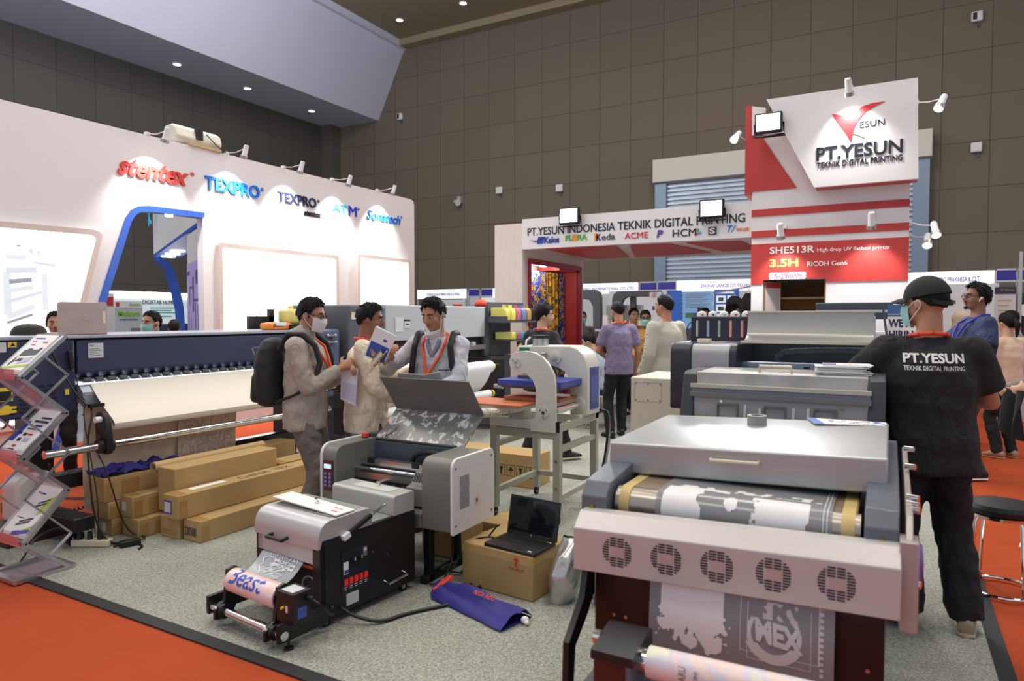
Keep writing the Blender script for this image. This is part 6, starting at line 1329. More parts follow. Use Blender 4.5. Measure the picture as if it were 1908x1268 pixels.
board('wall_poster', 'blue poster with a grid of six product pictures', -4.28, -3.62, 19.2, 1.2, 2.26, deep, art=[(pale, .08, .48, .66, .85), (pale, .54, .94, .66, .85), (pale, .08, .48, .42, .62), (pale, .54, .94, .42, .62), (pale, .08, .48, .18, .38), (pale, .54, .94, .18, .38), (grey_d, .18, .38, .70, .80), (grey_d, .62, .84, .70, .80), (grey_d, .16, .4, .46, .56), (grey_d, .62, .85, .46, .58), (pale, .1, .8, .9, .95)])
board('wall_panel_blue', 'plain deep blue booth panel beside the light blue poster', -5.62, -5.2, 19.25, .0, 2.26, deep, 'panel')
board('goods_wall', 'white wall hung with small coloured goods behind the masked man', -7.4, -5.64, 19.3, .0, 2.28, ptn, 'display', art=[(grey_d, .1 + .11 * (k % 8), .14 + .11 * (k % 8), .3 + .15 * (k // 8) + .02 * (k % 3), .35 + .15 * (k // 8) + .02 * (k % 2)) for k in range(0, 32, 3)] + [(red, .3, .36, .55, .6), (deep, .72, .8, .5, .56), (M('goods_amber', (220, 150, 60), .5), .15, .2, .6, .66), (red, .55, .6, .4, .46)])
t = thing('paper_lantern', 'round red lantern hanging over the goods wall', 'lantern', (-6.55, 19.5, 1.9))
MB().ell((-6.55, 19.5, 2.05), (.17, .17, .12)).build('globe', M('lantern_red', (214, 70, 50), .5), t); MB().cyl((-6.55, 19.5, 2.15), (-6.55, 19.5, 2.25), .008).build('cord', black, t)
board('wall_poster', 'white poster with orange swirl left of the ink bottles', -13.6, -12.6, 19.4, 1.3, 2.1, ptn, art=[(redorange, .5, .9, .3, .8), (grey_m, .1, .4, .6, .65), (grey_m, .1, .4, .5, .55), (grey_d, .7, .85, .1, .4)])
board('wall_poster', 'blue and white poster just left of the storage column', -11.95, -11.3, 19.4, 1.2, 2.15, pale, art=[(deep, .05, .95, .3, .6)])
# dark embroidery machine frames
em = thing('embroidery_machine', 'dark grey machine with rounded gantry frames and a red panel, under the canopy', 'machine', (-4.6, 12.7, 0))
MB().prism([(-5.45, 2.02), (-5.35, 2.05), (-5.1, 2.05), (-5.0, 2.0), (-4.97, 1.9), (-4.97, 1.28), (-5.12, 1.28), (-5.13, 1.72), (-5.2, 1.85), (-5.3, 1.87), (-5.45, 1.87)], 'y', 12.5, 12.62).build('gantry_frame', grey_d, em, bev=.006)
MB().prism([(-4.73, 1.42), (-4.73, 1.86), (-4.70, 1.96), (-4.62, 2.01), (-3.78, 2.01), (-3.78, 1.90), (-4.42, 1.90), (-4.50, 1.86), (-4.54, 1.78), (-4.54, 1.42)], 'y', 12.5, 12.62).build('gantry_frame', grey_d, em, bev=.006)
MB().box(-4.40, -4.30, 12.6, 12.7, 1.0, 1.92).box(-5.3, -4.4, 12.9, 13.0, .3, 1.2).build('rear_post', grey_d, em)
MB().box(-5.3, -4.83, 12.4, 12.46, .3, 1.235).build('panel_rim', black, em, bev=.02); MB().box(-5.27, -4.86, 12.39, 12.40, .33, 1.20).build('red_panel', M('deep_red_panel', (120, 30, 36), .5), em)
for k in range(4): MB().box(-5.2 + .28 * k, -5.05 + .28 * k, 12.7, 12.85, 1.45, 1.75).cyl((-5.12 + .28 * k, 12.7, 1.3), (-5.12 + .28 * k, 12.7, 1.5), .015, mat=1).build('sewing_head', [sticker, amber], em)
MB().box(-5.4, -4.3, 12.45, 13.2, .9, 1.0).box(-5.35, -5.25, 12.6, 12.7, 0, .9).box(-4.45, -4.35, 12.6, 12.7, 0, .9).build('table', grey_d, em)
MB().box(-4.9, -4.80, 12.45, 12.5, 1.30, 1.55).build('control_box', paper, em)
MB().box(-3.95, -3.72, 12.4, 12.5, 1.88, 1.98).cyl((-3.66, 12.45, 1.90), (-3.66, 12.45, .3), .02).build('cone_holder', chrome, em)
# patterned table with cloth below
one('batik_cloth_table', 'table draped with blue and orange batik cloth near the seated man', 'table', MB().box(-3.9, -2.9, 10.7, 11.3, .01, .68), [fab_b], (-3.4, 11, .01), bev=.02)
# black clothes hanging
rk = thing('clothes_rack', 'chrome rail with hangers near the tower edge', 'clothes rack', (-2.6, 14, 0))
MB().cyl((-3.05, 13.6, 1.98), (-2.3, 14.6, 2.18), .015).cyl((-2.3, 14.6, 0.0), (-2.3, 14.6, 2.18), .02).cyl((-3.05, 13.6, 0.0), (-3.05, 13.6, 1.98), .02).build('rail', chrome, rk)
for k, (x, y, z1, w_) in enumerate(((-2.72, 14.0, 2.0, .20), (-2.5, 14.25, 2.06, .2))):
    t = thing('hanging_shirt', ['black shirt hanging on the rail, further from the tower', 'black shirt hanging on the rail, next to the tower'][k], 'shirt', (x, y, 1.2), group='black shirts on the rail')
    MB().loft([((x, y, 1.25), (w_, 0, 0), (0, .05, 0)), ((x, y, 1.6), (w_ * .95, 0, 0), (0, .055, 0)), ((x, y, 1.85), (w_ * .8, 0, 0), (0, .05, 0)), ((x, y, z1 - .06), (.06, 0, 0), (0, .03, 0))], 20).build('cloth', M('black_cloth', (22, 22, 25), .85), t)
    MB().tube([(x, y, z1 - .06), (x, y, z1), (x + .02, y, z1 + .03)], .006).build('hanger_hook', chrome, t)
# roll-up and panel at far right
t = thing('roll_up_banner', 'tall white roll-up banner with a navy head strip at far right', 'banner', (1.43, 12, 0))
MB().box(1.30, 1.55, 12.0, 12.02, .05, 1.95).build('banner_sheet', M('banner_ivory', (214, 208, 206), .5), t)
MB().box(1.30, 1.55, 11.995, 12.0, 1.85, 1.95).build('head_strip', M('strip_navy', (48, 54, 76), .5), t)
mb = MB().text('PT GRAHA', (1.37, 11.994, 1.895), (1, 0, 0), UZ, w=.16, h=.025, th=.002)
for k in range(3): mb.box(1.34, 1.5 - .03 * (k % 2), 11.996, 12.0, 1.75 - .07 * k, 1.765 - .07 * k)
mb.build('banner_text', M('print_gold', (200, 170, 110), .5), t)
MB().box(1.26, 1.6, 11.9, 12.1, 0, .06).build('base', alu, t)
t = thing('booth_counter', 'white booth counter with black sewing machine on it, cut by the right edge', 'counter', (2.0, 12.5, 0))
MB().box(1.62, 2.6, 12.2, 13.0, 0, 1.18).build('counter_body', ptn, t); MB().box(1.60, 1.64, 12.15, 12.2, 0, 2.46).build('post', beamg, t)
MB().box(1.66, 2.4, 12.4, 12.9, 1.18, 1.9).build('black_display', black, t, bev=.03); MB().cyl((1.72, 12.39, 1.62), (1.72, 12.36, 1.62), .09, n=24).build('white_disc', paper, t)
MB().text('LAP', (1.63, 12.195, 1.10), (1, 0, 0), UZ, w=.07, h=.04, th=.003).build('label', M('label_blue', (60, 80, 180), .5), t)
for k, (x, z) in enumerate(((.62, 1.25), (.62, 1.02))):
    MB().box(x, x + .22, 15.04 + .1 * k, 15.059 + .1 * k, z, z + .13).build('shelf_print', grey_d, board('display_board', ['upper grey board behind the hooded woman', 'lower grey board behind the hooded woman'][k], x - .02, x + .24, 15.06 + .1 * k, 0, z + .15, ptn, 'board'))
MB().box(-.1, 1.9, 16.9, 16.95, 0, 2.2).build('rear_sheet', ptn, thing('white_partition', 'white partition under the lit sign right of the tower', 'partition', (.9, 16.9, 0)))
# ------------------------------------------------------------------ people
def skin(n, c): return M(n, c, .55, var=.04, scale=18, bump=.03, bscale=150)
SK = skin('skin_tan', (178, 128, 98)); SKL = skin('skin_light', (206, 160, 132)); SKD = skin('skin_brown', (140, 96, 74))
HAIR = M('black_hair', (17, 15, 14), .6, var=.4, scale=60, bump=.6, bscale=220, spec=.25)
LIP = M('lip', (150, 86, 74), .5); EYEW = M('eye_white', (220, 216, 210), .3); EYED = M('eye_dark', (24, 18, 16), .2)
MASKB = M('mask_turquoise', (150, 206, 196), .7, bump=.1); MASKW = M('mask_white', (228, 228, 230), .7, bump=.1)
CLOUD = {}
def cloud(sz):
    if sz not in CLOUD:
        t = bpy.data.textures.new('cloth_folds', 'CLOUDS'); t.noise_scale = sz; t.noise_depth = 2; CLOUD[sz] = t
    return CLOUD[sz]
def fused(o, vox, it=4, folds=0.0, fs=.11):
    m = o.modifiers.new('fuse', 'REMESH'); m.mode = 'VOXEL'; m.voxel_size = vox; m.use_smooth_shade = True
    s = o.modifiers.new('soften', 'SMOOTH'); s.factor = .5; s.iterations = it
    if folds:
        d = o.modifiers.new('folds', 'DISPLACE'); d.texture = cloud(fs); d.strength = folds; d.mid_level = .5; d.texture_coords = 'LOCAL'
        s2 = o.modifiers.new('soften_folds', 'SMOOTH'); s2.factor = .5; s2.iterations = 1
    return o
def ik(a, b, l1, l2, pole):
    a, b = V(a), V(b); d = b - a; L = d.length
    if L > (l1 + l2) * .995: b = a + d.normalized() * (l1 + l2) * .995; d = b - a; L = d.length
    L = max(L, abs(l1 - l2) + .02)
    u = d.normalized(); c = (l1 * l1 + L * L - l2 * l2) / (2 * L); h = math.sqrt(max(0, l1 * l1 - c * c))
    p = V(pole); p = (p - u * p.dot(u)); p = p.normalized() if p.length > 1e-5 else V((0, 0, -1))
    return a + u * c + p * h, b
def hand(mb, w, hd, pn, side, curl, r=.0095):
    hd = V(hd).normalized(); pn = V(pn); pn = (pn - hd * pn.dot(hd)).normalized(); ac = hd.cross(pn) * side
    rot = Matrix((ac, hd, pn)).transposed()
    mb.ell(w + hd * .052, (.041, .054, .018), rot); mb.cap(w - hd * .01, w + hd * .03, .027, .026, 10)
    for k, (o, ln) in enumerate(((.029, .070), (.010, .079), (-.010, .073), (-.028, .056))):
        b = w + hd * (.088 if k in (1, 2) else .082) + ac * o; a1 = curl * (.55 + .1 * k); d1 = hd * math.cos(a1) + pn * math.sin(a1)
        d2 = hd * math.cos(a1 + curl) + pn * math.sin(a1 + curl); m = b + d1 * ln * .55
        mb.cap(b - hd * .02, m, r, r * .95, 8); mb.cap(m, m + d2 * ln * .5, r * .95, r * .8, 8)
    t0 = w + hd * .03 + ac * .03; t1 = t0 + (hd * .55 + ac * .7 + pn * .35).normalized() * .042; t2 = t1 + (hd * .8 + ac * .1 + pn * .6).normalized() * .033
    mb.cap(t0, t1, .0125, .011, 8); mb.cap(t1, t2, .011, .009, 8)

class P: pass
def person(label, loc, rz, H=1.7, skinm=SK, hair='short', top=None, pants=None, shoe=None, lean=0.0, yaw=0.0, pitch=0.0, lw=None, rw=None, lp=(-.5, -.8, -.3), rp=(.5, -.8, -.3), lf=(-.10, 0, .075), rf=(.10, 0, .075), hip=.91, near=False, curl=.7, lpn=(1, 0, 0), rpn=(-1, 0, 0), turn=0.0, face=True, foot_dir=None, wide=1.0, belly=0.0, lhd=None, rhd=None, headscale=1.0, pw=0.0):
    q = P(); s = H / 1.72; q.s = s
    e = thing('person', label, 'person', loc, R(rz)); q.e = e; vox = (.0095 if near else .014)
    def B(mb, name, mats, par=None, **k):
        mb.v = [v * s for v in mb.v]
        return mb.build(name, mats, par or e, local=True, **k)
    q.B = B; q.W = WORLD[e.name] @ Matrix.Scale(s, 4)
    TM = Matrix.Translation(V((0, 0, hip))) @ Matrix.Rotation(-lean, 4, 'X') @ Matrix.Rotation(turn, 4, 'Z'); q.TM = TM
    T = lambda x, y, z: TM @ V((x, y, z)); xd = TM.to_3x3() @ V((1, 0, 0)); yd = TM.to_3x3() @ V((0, 1, 0))
    q.T = T
    def rings(R_): return [(T(0, oy, z), xd * rx * wide, yd * ry) for z, rx, ry, oy in R_]
    shL, shR = T(-.168 * wide, -.008, .442), T(.168 * wide, -.008, .442)
    hpL, hpR = TM @ V((-.085, 0, -.03)), TM @ V((.085, 0, -.03))
    lw = V(lw) if lw is not None else V((-.25, .03, .80)); rw = V(rw) if rw is not None else V((.25, .03, .80))
    elL, lw = ik(shL, lw, .285, .255, lp); elR, rw = ik(shR, rw, .285, .255, rp)
    knL, lf = ik(hpL, V(lf), .42, .42, (-.05, 1, .1)); knR, rf = ik(hpR, V(rf), .42, .42, (.05, 1, .1))
    q.lw, q.rw, q.elL, q.elR, q.shL, q.shR = lw, rw, elL, elR, shL, shR
    HM = Matrix.Translation(T(0, .012, .575)) @ Matrix.Rotation(yaw, 4, 'Z') @ Matrix.Rotation(-pitch, 4, 'X') @ Matrix.Translation(V((0, .012, .105))); HM = HM @ Matrix.Scale(headscale, 4); q.HM = HM
    h3 = HM.to_3x3(); Hh = lambda x, y, z: HM @ V((x, y, z))
    q.Hh = Hh
    # body: one continuous surface
    mb = MB()
    mb.loft(rings([(-.10, .155, .105, 0), (0, .16, .11, 0), (.13, .135, .098, 0), (.28, .158, .110, 0), (.40, .155, .098, 0), (.46, .105, .075, 0), (.53, .058, .056, 0)]), 24)
    mb.cap(shL, T(0, 0, .45), .052, .060); mb.cap(shR, T(0, 0, .45), .052, .060)
    mb.cap(T(0, -.005, .49), Hh(0, -.022, -.055), .058, .054)
    for a, k, f in ((hpL, knL, lf), (hpR, knR, rf)): mb.cap(a, k, .083, .054); mb.cap(k, f, .056, .038); mb.cap(f, f + V((0, .11, -.03)), .036, .03)
    for a, k, w_ in ((shL, elL, lw), (shR, elR, rw)): mb.cap(a, k, .048, .038); mb.cap(k, w_, .039, .026)
    for c, r in (((0, -.010, .022), (.073, .093, .091)), ((0, .018, -.03), (.062, .068, .085)), ((0, .030, -.075), (.047, .050, .036)), ((0, .060, -.096), (.022, .020, .017)), ((-.036, .048, -.03), (.027, .030, .032)), ((.036, .048, -.03), (.027, .030, .032)), ((0, .070, .026), (.050, .018, .014)), ((0, .081, -.060), (.022, .010, .011)), ((-.012, .094, -.033), (.010, .010, .009)), ((.012, .094, -.033), (.010, .010, .009)), ((-.076, -.008, -.012), (.010, .019, .031)), ((.076, -.008, -.012), (.010, .019, .031))):
        mb.ell(Hh(*c), r, h3)
    mb.cap(Hh(0, .086, .014), Hh(0, .104, -.027), .009, .013, 10)
    hand(mb, lw, lhd if lhd is not None else (lw - elL), lpn, -1, curl); hand(mb, rw, rhd if rhd is not None else (rw - elR), rpn, 1, curl)
    q.body = fused(B(mb, 'body', skinm), vox * s, 3 if near else 2)
    # face
    if face:
        mb = MB()
        for x in (-.030, .030): mb.ell(Hh(x, .0785, .000), (.0125, .007, .0052), h3, mat=0); mb.ell(Hh(x, .0825, .000), (.0075, .0048, .0058), h3, mat=1)
        B(mb, 'eyes', [EYEW, EYED])
        mb = MB()
        for x in (-1, 1): mb.tube([Hh(x * .014, .088, .020), Hh(x * .030, .0865, .026), Hh(x * .048, .072, .021)], .0042, 6)
        B(mb, 'eyebrows', HAIR)
        mb = MB(); mb.ell(Hh(0, .0895, -.058), (.020, .005, .0045), h3); mb.ell(Hh(0, .0885, -.066), (.016, .005, .005), h3); B(mb, 'lips', LIP)
    # hair
    if hair:
        front, side, back, vol = {'short': (54, 104, 146, 1.0), 'crop': (50, 104, 140, .985), 'thick': (60, 108, 152, 1.05), 'quiff': (48, 106, 146, 1.05), 'shaved': (50, 100, 124, .97)}[hair]
        def hf_(u, v):
            a = 2 * PI * u; ca = math.cos(a)
            dg = min(a, 2 * PI - a) * 180 / PI; ks = ((0, front), (30, front + 4), (50, front + 13), (65, front + 32), (79, side + 12), (90, side - 6), (100, side - 2), (118, side + 14), (140, back - 8), (180, back))
            for (d0, v0), (d1, v1) in zip(ks, ks[1:]):
                if d0 <= dg <= d1: pb = v0 + (v1 - v0) * (dg - d0) / (d1 - d0); break
            pb += 3.5 * noise.noise(V((math.sin(a) * 9, ca * 9, H * 7)))
            ph = R(pb) * v; n = noise.noise(V((math.sin(ph) * math.sin(a) * 5, math.sin(ph) * ca * 5, math.cos(ph) * 5 + H)))
            k = vol * (1.02 + .05 * n + .025 * noise.noise(V((math.sin(ph) * math.sin(a) * 14, math.sin(ph) * ca * 14, math.cos(ph) * 9 + H))) + (.12 if hair == 'quiff' else .02 if hair in ('crop', 'shaved') else .085) * math.sin(ph) * max(0, 1 - v) * 1.5 * (ca > -.4)); k = k if v < .95 else k * .985
            return Hh(.079 * k * math.sin(ph) * math.sin(a), -.012 + .100 * k * math.sin(ph) * ca, .022 + .101 * k * math.cos(ph))
        mb = MB().sheet(hf_, 44, 18, -.006)
        if hair not in ('shaved',):
            rr = random.Random(int(H * 1000))
            for _ in range(230 if near else 70):
                u = rr.random(); v = rr.uniform(.02, .97) ** .7; p = hf_(u, v); pc = Hh(0, -.012, .0); nrm = (p - pc).normalized(); tg = (hf_(u, min(1, v + .08)) - p)
                tg = tg.normalized() if tg.length > 1e-6 else nrm; ln = rr.uniform(.014, .03) * (1.25 if hair in ('thick', 'quiff') else .8 if hair == 'crop' else 1)
                d_ = (tg * .9 + nrm * rr.uniform(.12, .5) + V((rr.uniform(-.3, .3), rr.uniform(-.3, .3), 0))).normalized()
                mb.cyl(p - nrm * .004, p + d_ * ln, .0065, .0008, 5)
        B(mb, 'hair', HAIR, ang=80)
    # clothes
    if pants is not None:
        mb = MB(); mb.loft(rings([(.05, .168, .120, 0), (-.03, .176, .126, 0), (-.10, .170, .122, 0)]), 24)
        for a, k, f in ((hpL, knL, lf), (hpR, knR, rf)):
            mb.cap(a, k, .098 + pw * .5, .070 + pw); d = (f - k).normalized(); mb.cyl(k, f + d * .02, .070 + pw, .060 + pw * 1.3, 14); mb.ell(k, .070 + pw)
        q.pants = fused(B(mb, 'trousers', pants), .015 * s, 6, .034, .08)
    if shoe is not None:
        sm, sole = shoe if isinstance(shoe, tuple) else (shoe, shoe)
        for f, k, sx in ((lf, knL, -1), (rf, knR, 1)):
            fd = V(foot_dir) if foot_dir is not None else V((sx * .22, 1, 0)); fd = fd.normalized(); ac = V((fd.y, -fd.x, 0)); b = V((f.x, f.y, f.z - .075))
            def ring(t, w_, z0, z1): return (b + fd * t + V((0, 0, (z0 + z1) / 2)), ac * w_, V((0, 0, (z1 - z0) / 2)))
            sh_ = B(MB().loft([ring(-.075, .02, .02, .06), ring(-.07, .034, .012, .085), ring(-.02, .040, .012, .105), ring(.05, .043, .012, .085), ring(.11, .046, .012, .062), ring(.16, .040, .012, .048), ring(.185, .02, .014, .034)], 18), 'shoe', sm, ang=60)
            B(MB().loft([ring(-.078, .022, .0, .022), ring(-.07, .038, .0, .022), ring(.05, .046, .0, .022), ring(.12, .049, .0, .022), ring(.17, .040, .0, .022), ring(.19, .02, .002, .022)], 18), 'sole', sole, sh_, ang=60)
    if top is not None:
        tm, sl, hem, fit = top; f_ = fit; mb = MB()
        L_ = [(hem, .172 + f_, .125 + f_, belly * .3), (0.02, .170 + f_, .122 + f_ + belly * .5, belly * .5), (.14, .150 + f_, .112 + f_ + belly, belly), (.28, .168 + f_, .120 + f_, .0), (.40, .158 + f_, .108 + f_ * .8, 0), (.455, .118 + f_ * .5, .084 + f_ * .5, 0), (.490, .088, .074, -.002), (.515, .070, .066, -.004)]
        mb.loft(rings([r for r in L_ if r[0] >= hem]), 24); mb.cap(shL, T(-.04, 0, .452), .060 + f_ * .35, .062 + f_ * .2); mb.cap(shR, T(.04, 0, .452), .060 + f_ * .35, .062 + f_ * .2)
        for a, k, w_ in ((shL, elL, lw), (shR, elR, rw)):
            if sl == 'long':
                mb.cap(a, k, .062 + f_ * .6, .050 + f_ * .5); mb.ell(k, .050 + f_ * .5); d = (w_ - k).normalized(); mb.cyl(k, w_ - d * .005, .050 + f_ * .5, .036 + f_ * .4, 14)
            elif sl == 'rolled':
                mb.cap(a, k, .062 + f_ * .6, .050 + f_ * .5); mb.ell(k, .050 + f_ * .5); mb.cyl(k, k + (w_ - k) * .55, .050 + f_ * .5, .046 + f_ * .4, 14)
            else:
                mb.ell(a, .064 + f_ * .5); mb.cyl(a, a + (k - a) * .72, .064 + f_ * .5, .060 + f_ * .9, 16)
        q.top = fused(B(mb, 'shirt', tm), .0125 * s, 5, (.020 if sl == 'short' else .030) * (1 if near else .6), .10)
    return q
def mask(q, m, low=0.0, hs=1.0):
    def f(u, v):
        a = (-1 + 2 * u) * 1.2; z = -.012 - .098 * v * hs; ta = 1 - .18 * v * v
        return q.Hh(.073 * math.sin(a) * ta, .014 + .086 * math.cos(a) * (1 - .10 * v * v) + .022 * max(0, math.cos(a)) ** 6 * (1 - abs(v - .35) * 1.2), z + low)
    o = q.B(MB().sheet(f, 20, 10, .003), 'face_mask', m, ang=70)
    mb = MB()
    for sx in (-1, 1):
        mb.tube([q.Hh(sx * .066, .046, -.022 + low), q.Hh(sx * .079, .01, .004), q.Hh(sx * .082, -.02, .012), q.Hh(sx * .081, -.026, -.02), q.Hh(sx * .072, .02, -.07 + low * .5), q.Hh(sx * .060, .045, -.09 + low)], .0022, 6, smooth=1)
    q.B(mb, 'ear_loops', MASKW, o)
def glasses(q):
    mb = MB()
    for sx in (-1, 1):
        c = q.Hh(sx * .031, .096, -.001)
        mb.tube([q.Hh(sx * .031 + .023 * math.cos(a), .097 - .006 * abs(math.cos(a)), -.001 + .017 * math.sin(a)) for a in [2 * PI * k / 18 for k in range(19)]], .0028, 6)
        mb.tube([q.Hh(sx * .054, .09, .004), q.Hh(sx * .079, .03, .006), q.Hh(sx * .082, -.012, .002)], .0028, 6)
    mb.tube([q.Hh(-.009, .098, .002), q.Hh(0, .102, .004), q.Hh(.009, .098, .002)], .0028, 6)
    q.B(mb, 'eyeglasses', black)
def lanyard(q, m, low=.17, fit=.0, badge=None, back_only=False, side=0.0):
    mb = MB(); o = .024 + fit * 1.1
    n_ = .014
    pts = [(-.055, .095 + o, .36), (-.085, .062 + o * .8, .45), (-.084, .0, .505 + o * .3), (-.055, -.055 - n_, .525), (0, -.070 - n_, .530), (.055, -.055 - n_, .525), (.084, .0, .505 + o * .3), (.085, .062 + o * .8, .45), (.055, .095 + o, .36)]
    full = [(side, .128 + o + fit * .5, low)] + pts + [(side, .128 + o + fit * .5, low)]
    P3 = [q.T(*p) for p in full]
    for a, b in zip(P3, P3[1:]): mb.cap(a, b, .010, .010, 8)
    l = q.B(mb, 'lanyard', m)
    if badge: q.B(MB().obox(q.T(side, .137 + o, low - .10), (.085, .004, .11)), 'badge', badge, l); 
    return l
def held(q, name, lab, cat, mb, mats, group=None, **k):
    """a thing in the hand: geometry in the person's own units"""
    mb.v = [q.W @ v for v in mb.v]; lo = min(mb.v, key=lambda v: v.z).copy()
    return one(name, lab, cat, mb, mats, lo, group, **k)
def cuff(q): pass

denim = M('dark_denim', (44, 52, 78), .8, fold=.55, var=.12, scale=12, bump=.2, bscale=500); blackc = MATS['black_cloth']
greyp = M('grey_brown_trousers', (110, 102, 96), .8, fold=.55, bump=.1); darkp = M('dark_trousers', (40, 40, 48), .8, fold=.55, bump=.1)
blackshoe = (M('black_leather', (26, 25, 26), .35), rubber)
# man with the backpack
jacket = M('taupe_jacket', (172, 162, 150), .7, fold=.55, bump=.12, bscale=500)
a = person('young man in taupe jacket and white mask with a black backpack, reading', (-3.56, 3.44, .008), -64, 1.665, SK, 'short', (jacket, 'long', -.14, .028), greyp, (M('grey_shoe', (90, 88, 88), .6), paper), near=True, lean=.02, yaw=R(-4), pitch=.20, rw=(.05, .27, 1.20), lw=(-.05, .30, 1.16), rp=(.5, -.7, -.6), lp=(-.5, -.5, -.6), curl=1.0)
mask(a, MASKW); glasses(a); lanyard(a, redorange, .25, .03)
mb = MB(); mb.loft([(a.T(0, -.03, .475), V((.115, 0, 0)), V((0, .10, .02))), (a.T(0, -.045, .52), V((.125, 0, 0)), V((0, .105, .03))), (a.T(0, -.05, .56), V((.112, 0, 0)), V((0, .085, .03))), (a.T(0, -.05, .585), V((.095, 0, 0)), V((0, .065, .03)))], 24)
fused(a.B(mb, 'hood_collar', jacket), .011, 4, .014, .06)
mb = MB()
for x in (.0,): mb.tube([a.T(x, .160, .40), a.T(x, .168, .2), a.T(x, .165, .0), a.T(x, .158, -.13)], .004, 6)
a.B(mb, 'jacket_zip', M('zip_grey', (120, 112, 104), .4), None)
bp = thing('backpack', 'black backpack on the back of the man in the taupe jacket', 'backpack', a.W @ V((0, -.24, .93)), R(-64))
bpm = M('black_nylon', (26, 26, 30), .6, bump=.2, bscale=400)
def bpr(z, hx, hy, oy=0): return (V((0, oy, z)), V((hx, 0, 0)), V((0, hy, 0)))
mb = MB().loft([bpr(.0, .10, .06), bpr(.02, .15, .09), bpr(.12, .155, .105, -.015), bpr(.30, .15, .10, -.01), bpr(.40, .135, .085, .0), bpr(.455, .10, .06, .01), bpr(.475, .05, .03, .02)], 28)
b_ = fused(mb.build('pack_body', bpm, bp, local=True), .012, 4, .012, .09)
mb = MB().loft([bpr(.03, .11, .05, -.075), bpr(.06, .125, .065, -.075), bpr(.20, .12, .06, -.07), bpr(.245, .10, .045, -.06)], 24); fused(mb.build('front_pocket', bpm, bp, local=True), .012, 3)
MB().tube([(-.14, -.06, .36), (-.10, -.095, .40), (0, -.11, .405), (.10, -.095, .40), (.14, -.06, .36)], .004, 6).build('zip', grey_d, bp, local=True)
iv = WORLD[bp.name].inverted()
for sx in (-1, 1):
    mb = MB(); pts = [a.T(sx * .115, -.15, .42), a.T(sx * .135, -.08, .535), a.T(sx * .14, .03, .535), a.T(sx * .135, .115, .46), a.T(sx * .13, .150, .34), a.T(sx * .17, .12, .20), a.T(sx * .205, .0, .12), a.T(sx * .16, -.15, .06)]
    P_ = [iv @ (a.W @ V(p)) for p in pts]
    for p, q_ in zip(P_, P_[1:]): mb.cap(p, q_, .021 if q_ != P_[-1] else .012, .021 if q_ not in P_[-2:] else .012, 10)
    fused(mb.build('shoulder_strap', bpm, bp, local=True), .009, 4)
held(a, 'brochure', 'blue and white brochure hanging from the hands of the man with the backpack', 'brochure', MB().prism([(.27, 1.22), (.39, 1.20), (.37, .93), (.26, .98)], 'x', .0, .006).prism([(.28, 1.10), (.38, 1.08), (.372, .95), (.268, .99)], 'x', .006, .007, 1), [M('leaflet_lilac', (214, 210, 224), .5), pcream])

# man in the cream shirt
creamc = M('cream_shirt_cloth', (226, 212, 188), .8, fold=.55, bump=.15, bscale=500)
b = person('man in a loose cream shirt with orange lanyard holding an open booklet', (-3.34, 3.80, .008), -52, 1.63, SKD, 'short', (creamc, 'long', -.18, .034), darkp, blackshoe, near=True, lean=.03, yaw=R(-6), pitch=.12, rw=(.15, .30, .96), lw=(-.06, .36, 1.17), rp=(.6, -.9, -.2), lp=(-.5, -.5, -.6), belly=.03, curl=.9, rhd=(-.1, .6, -.75), rpn=(-1, .2, 0))
lanyard(b, redorange, .28, .04)
b.B(MB().ell(b.Hh(0, .078, -.098), (.018, .012, .014), b.HM.to_3x3()), 'goatee', HAIR)
b.B(MB().ell(b.elR + V((.052, -.02, .03)), .008), 'sleeve_button', blackm)
def booklet(q, lab, c, d1, d2, up, w_, h, art, open_=True, name='booklet', cov=paper):
    c = V(c); mb = MB(); up = V(up).normalized()
    for k, d in enumerate((d1, d2)):
        d = V(d).normalized(); n = d.cross(up)
        a_ = [c, c + d * w_, c + d * w_ + up * h, c + up * h]
        for off_, m in ((0, 0), (.004, 0)):
            mb.add([p + n * off_ for p in a_] + [p + n * (off_ + .003) for p in a_], [(0, 1, 2, 3), (7, 6, 5, 4), (0, 4, 5, 1), (1, 5, 6, 2), (2, 6, 7, 3), (3, 7, 4, 0)], m)
        for (kk, x0, x1, y0, y1, m) in art:
            if kk != k: continue
            for o_ in (-.0012, .0072):
                p4 = [c + d * w_ * x0 + up * h * y0, c + d * w_ * x1 + up * h * y0, c + d * w_ * x1 + up * h * y1, c + d * w_ * x0 + up * h * y1]
                mb.add([p + n * o_ for p in p4] + [p + n * (o_ + .001) for p in p4], [(0, 1, 2, 3), (7, 6, 5, 4), (0, 4, 5, 1), (1, 5, 6, 2), (2, 6, 7, 3), (3, 7, 4, 0)], m)
    return held(q, name, lab, 'booklet', mb, [cov, pblue, sticker, M('cover_blue', (50, 90, 170), .4), red, ink_k])
booklet(b, 'open white and violet booklet held out by the man in the cream shirt', (.0, .40, 1.11), (-.35, .9, .12), (.55, .55, .05), (-.1, -.35, .9), .17, .17, [(0, .1, .9, .15, .45, 1), (1, .15, .85, .3, .32, 2), (1, .15, .85, .5, .52, 2), (1, .15, .85, .7, .72, 2)])
held(b, 'leaflet', 'white and purple leaflet held against the hip of the man in the cream shirt', 'leaflet', MB().obox((.13, .36, .88), (.012, .12, .26), (-.25, 0, 0)).obox((.137, .40, .86), (.006, .05, .24), (-.25, 0, 0), 1), [paper, pblue])

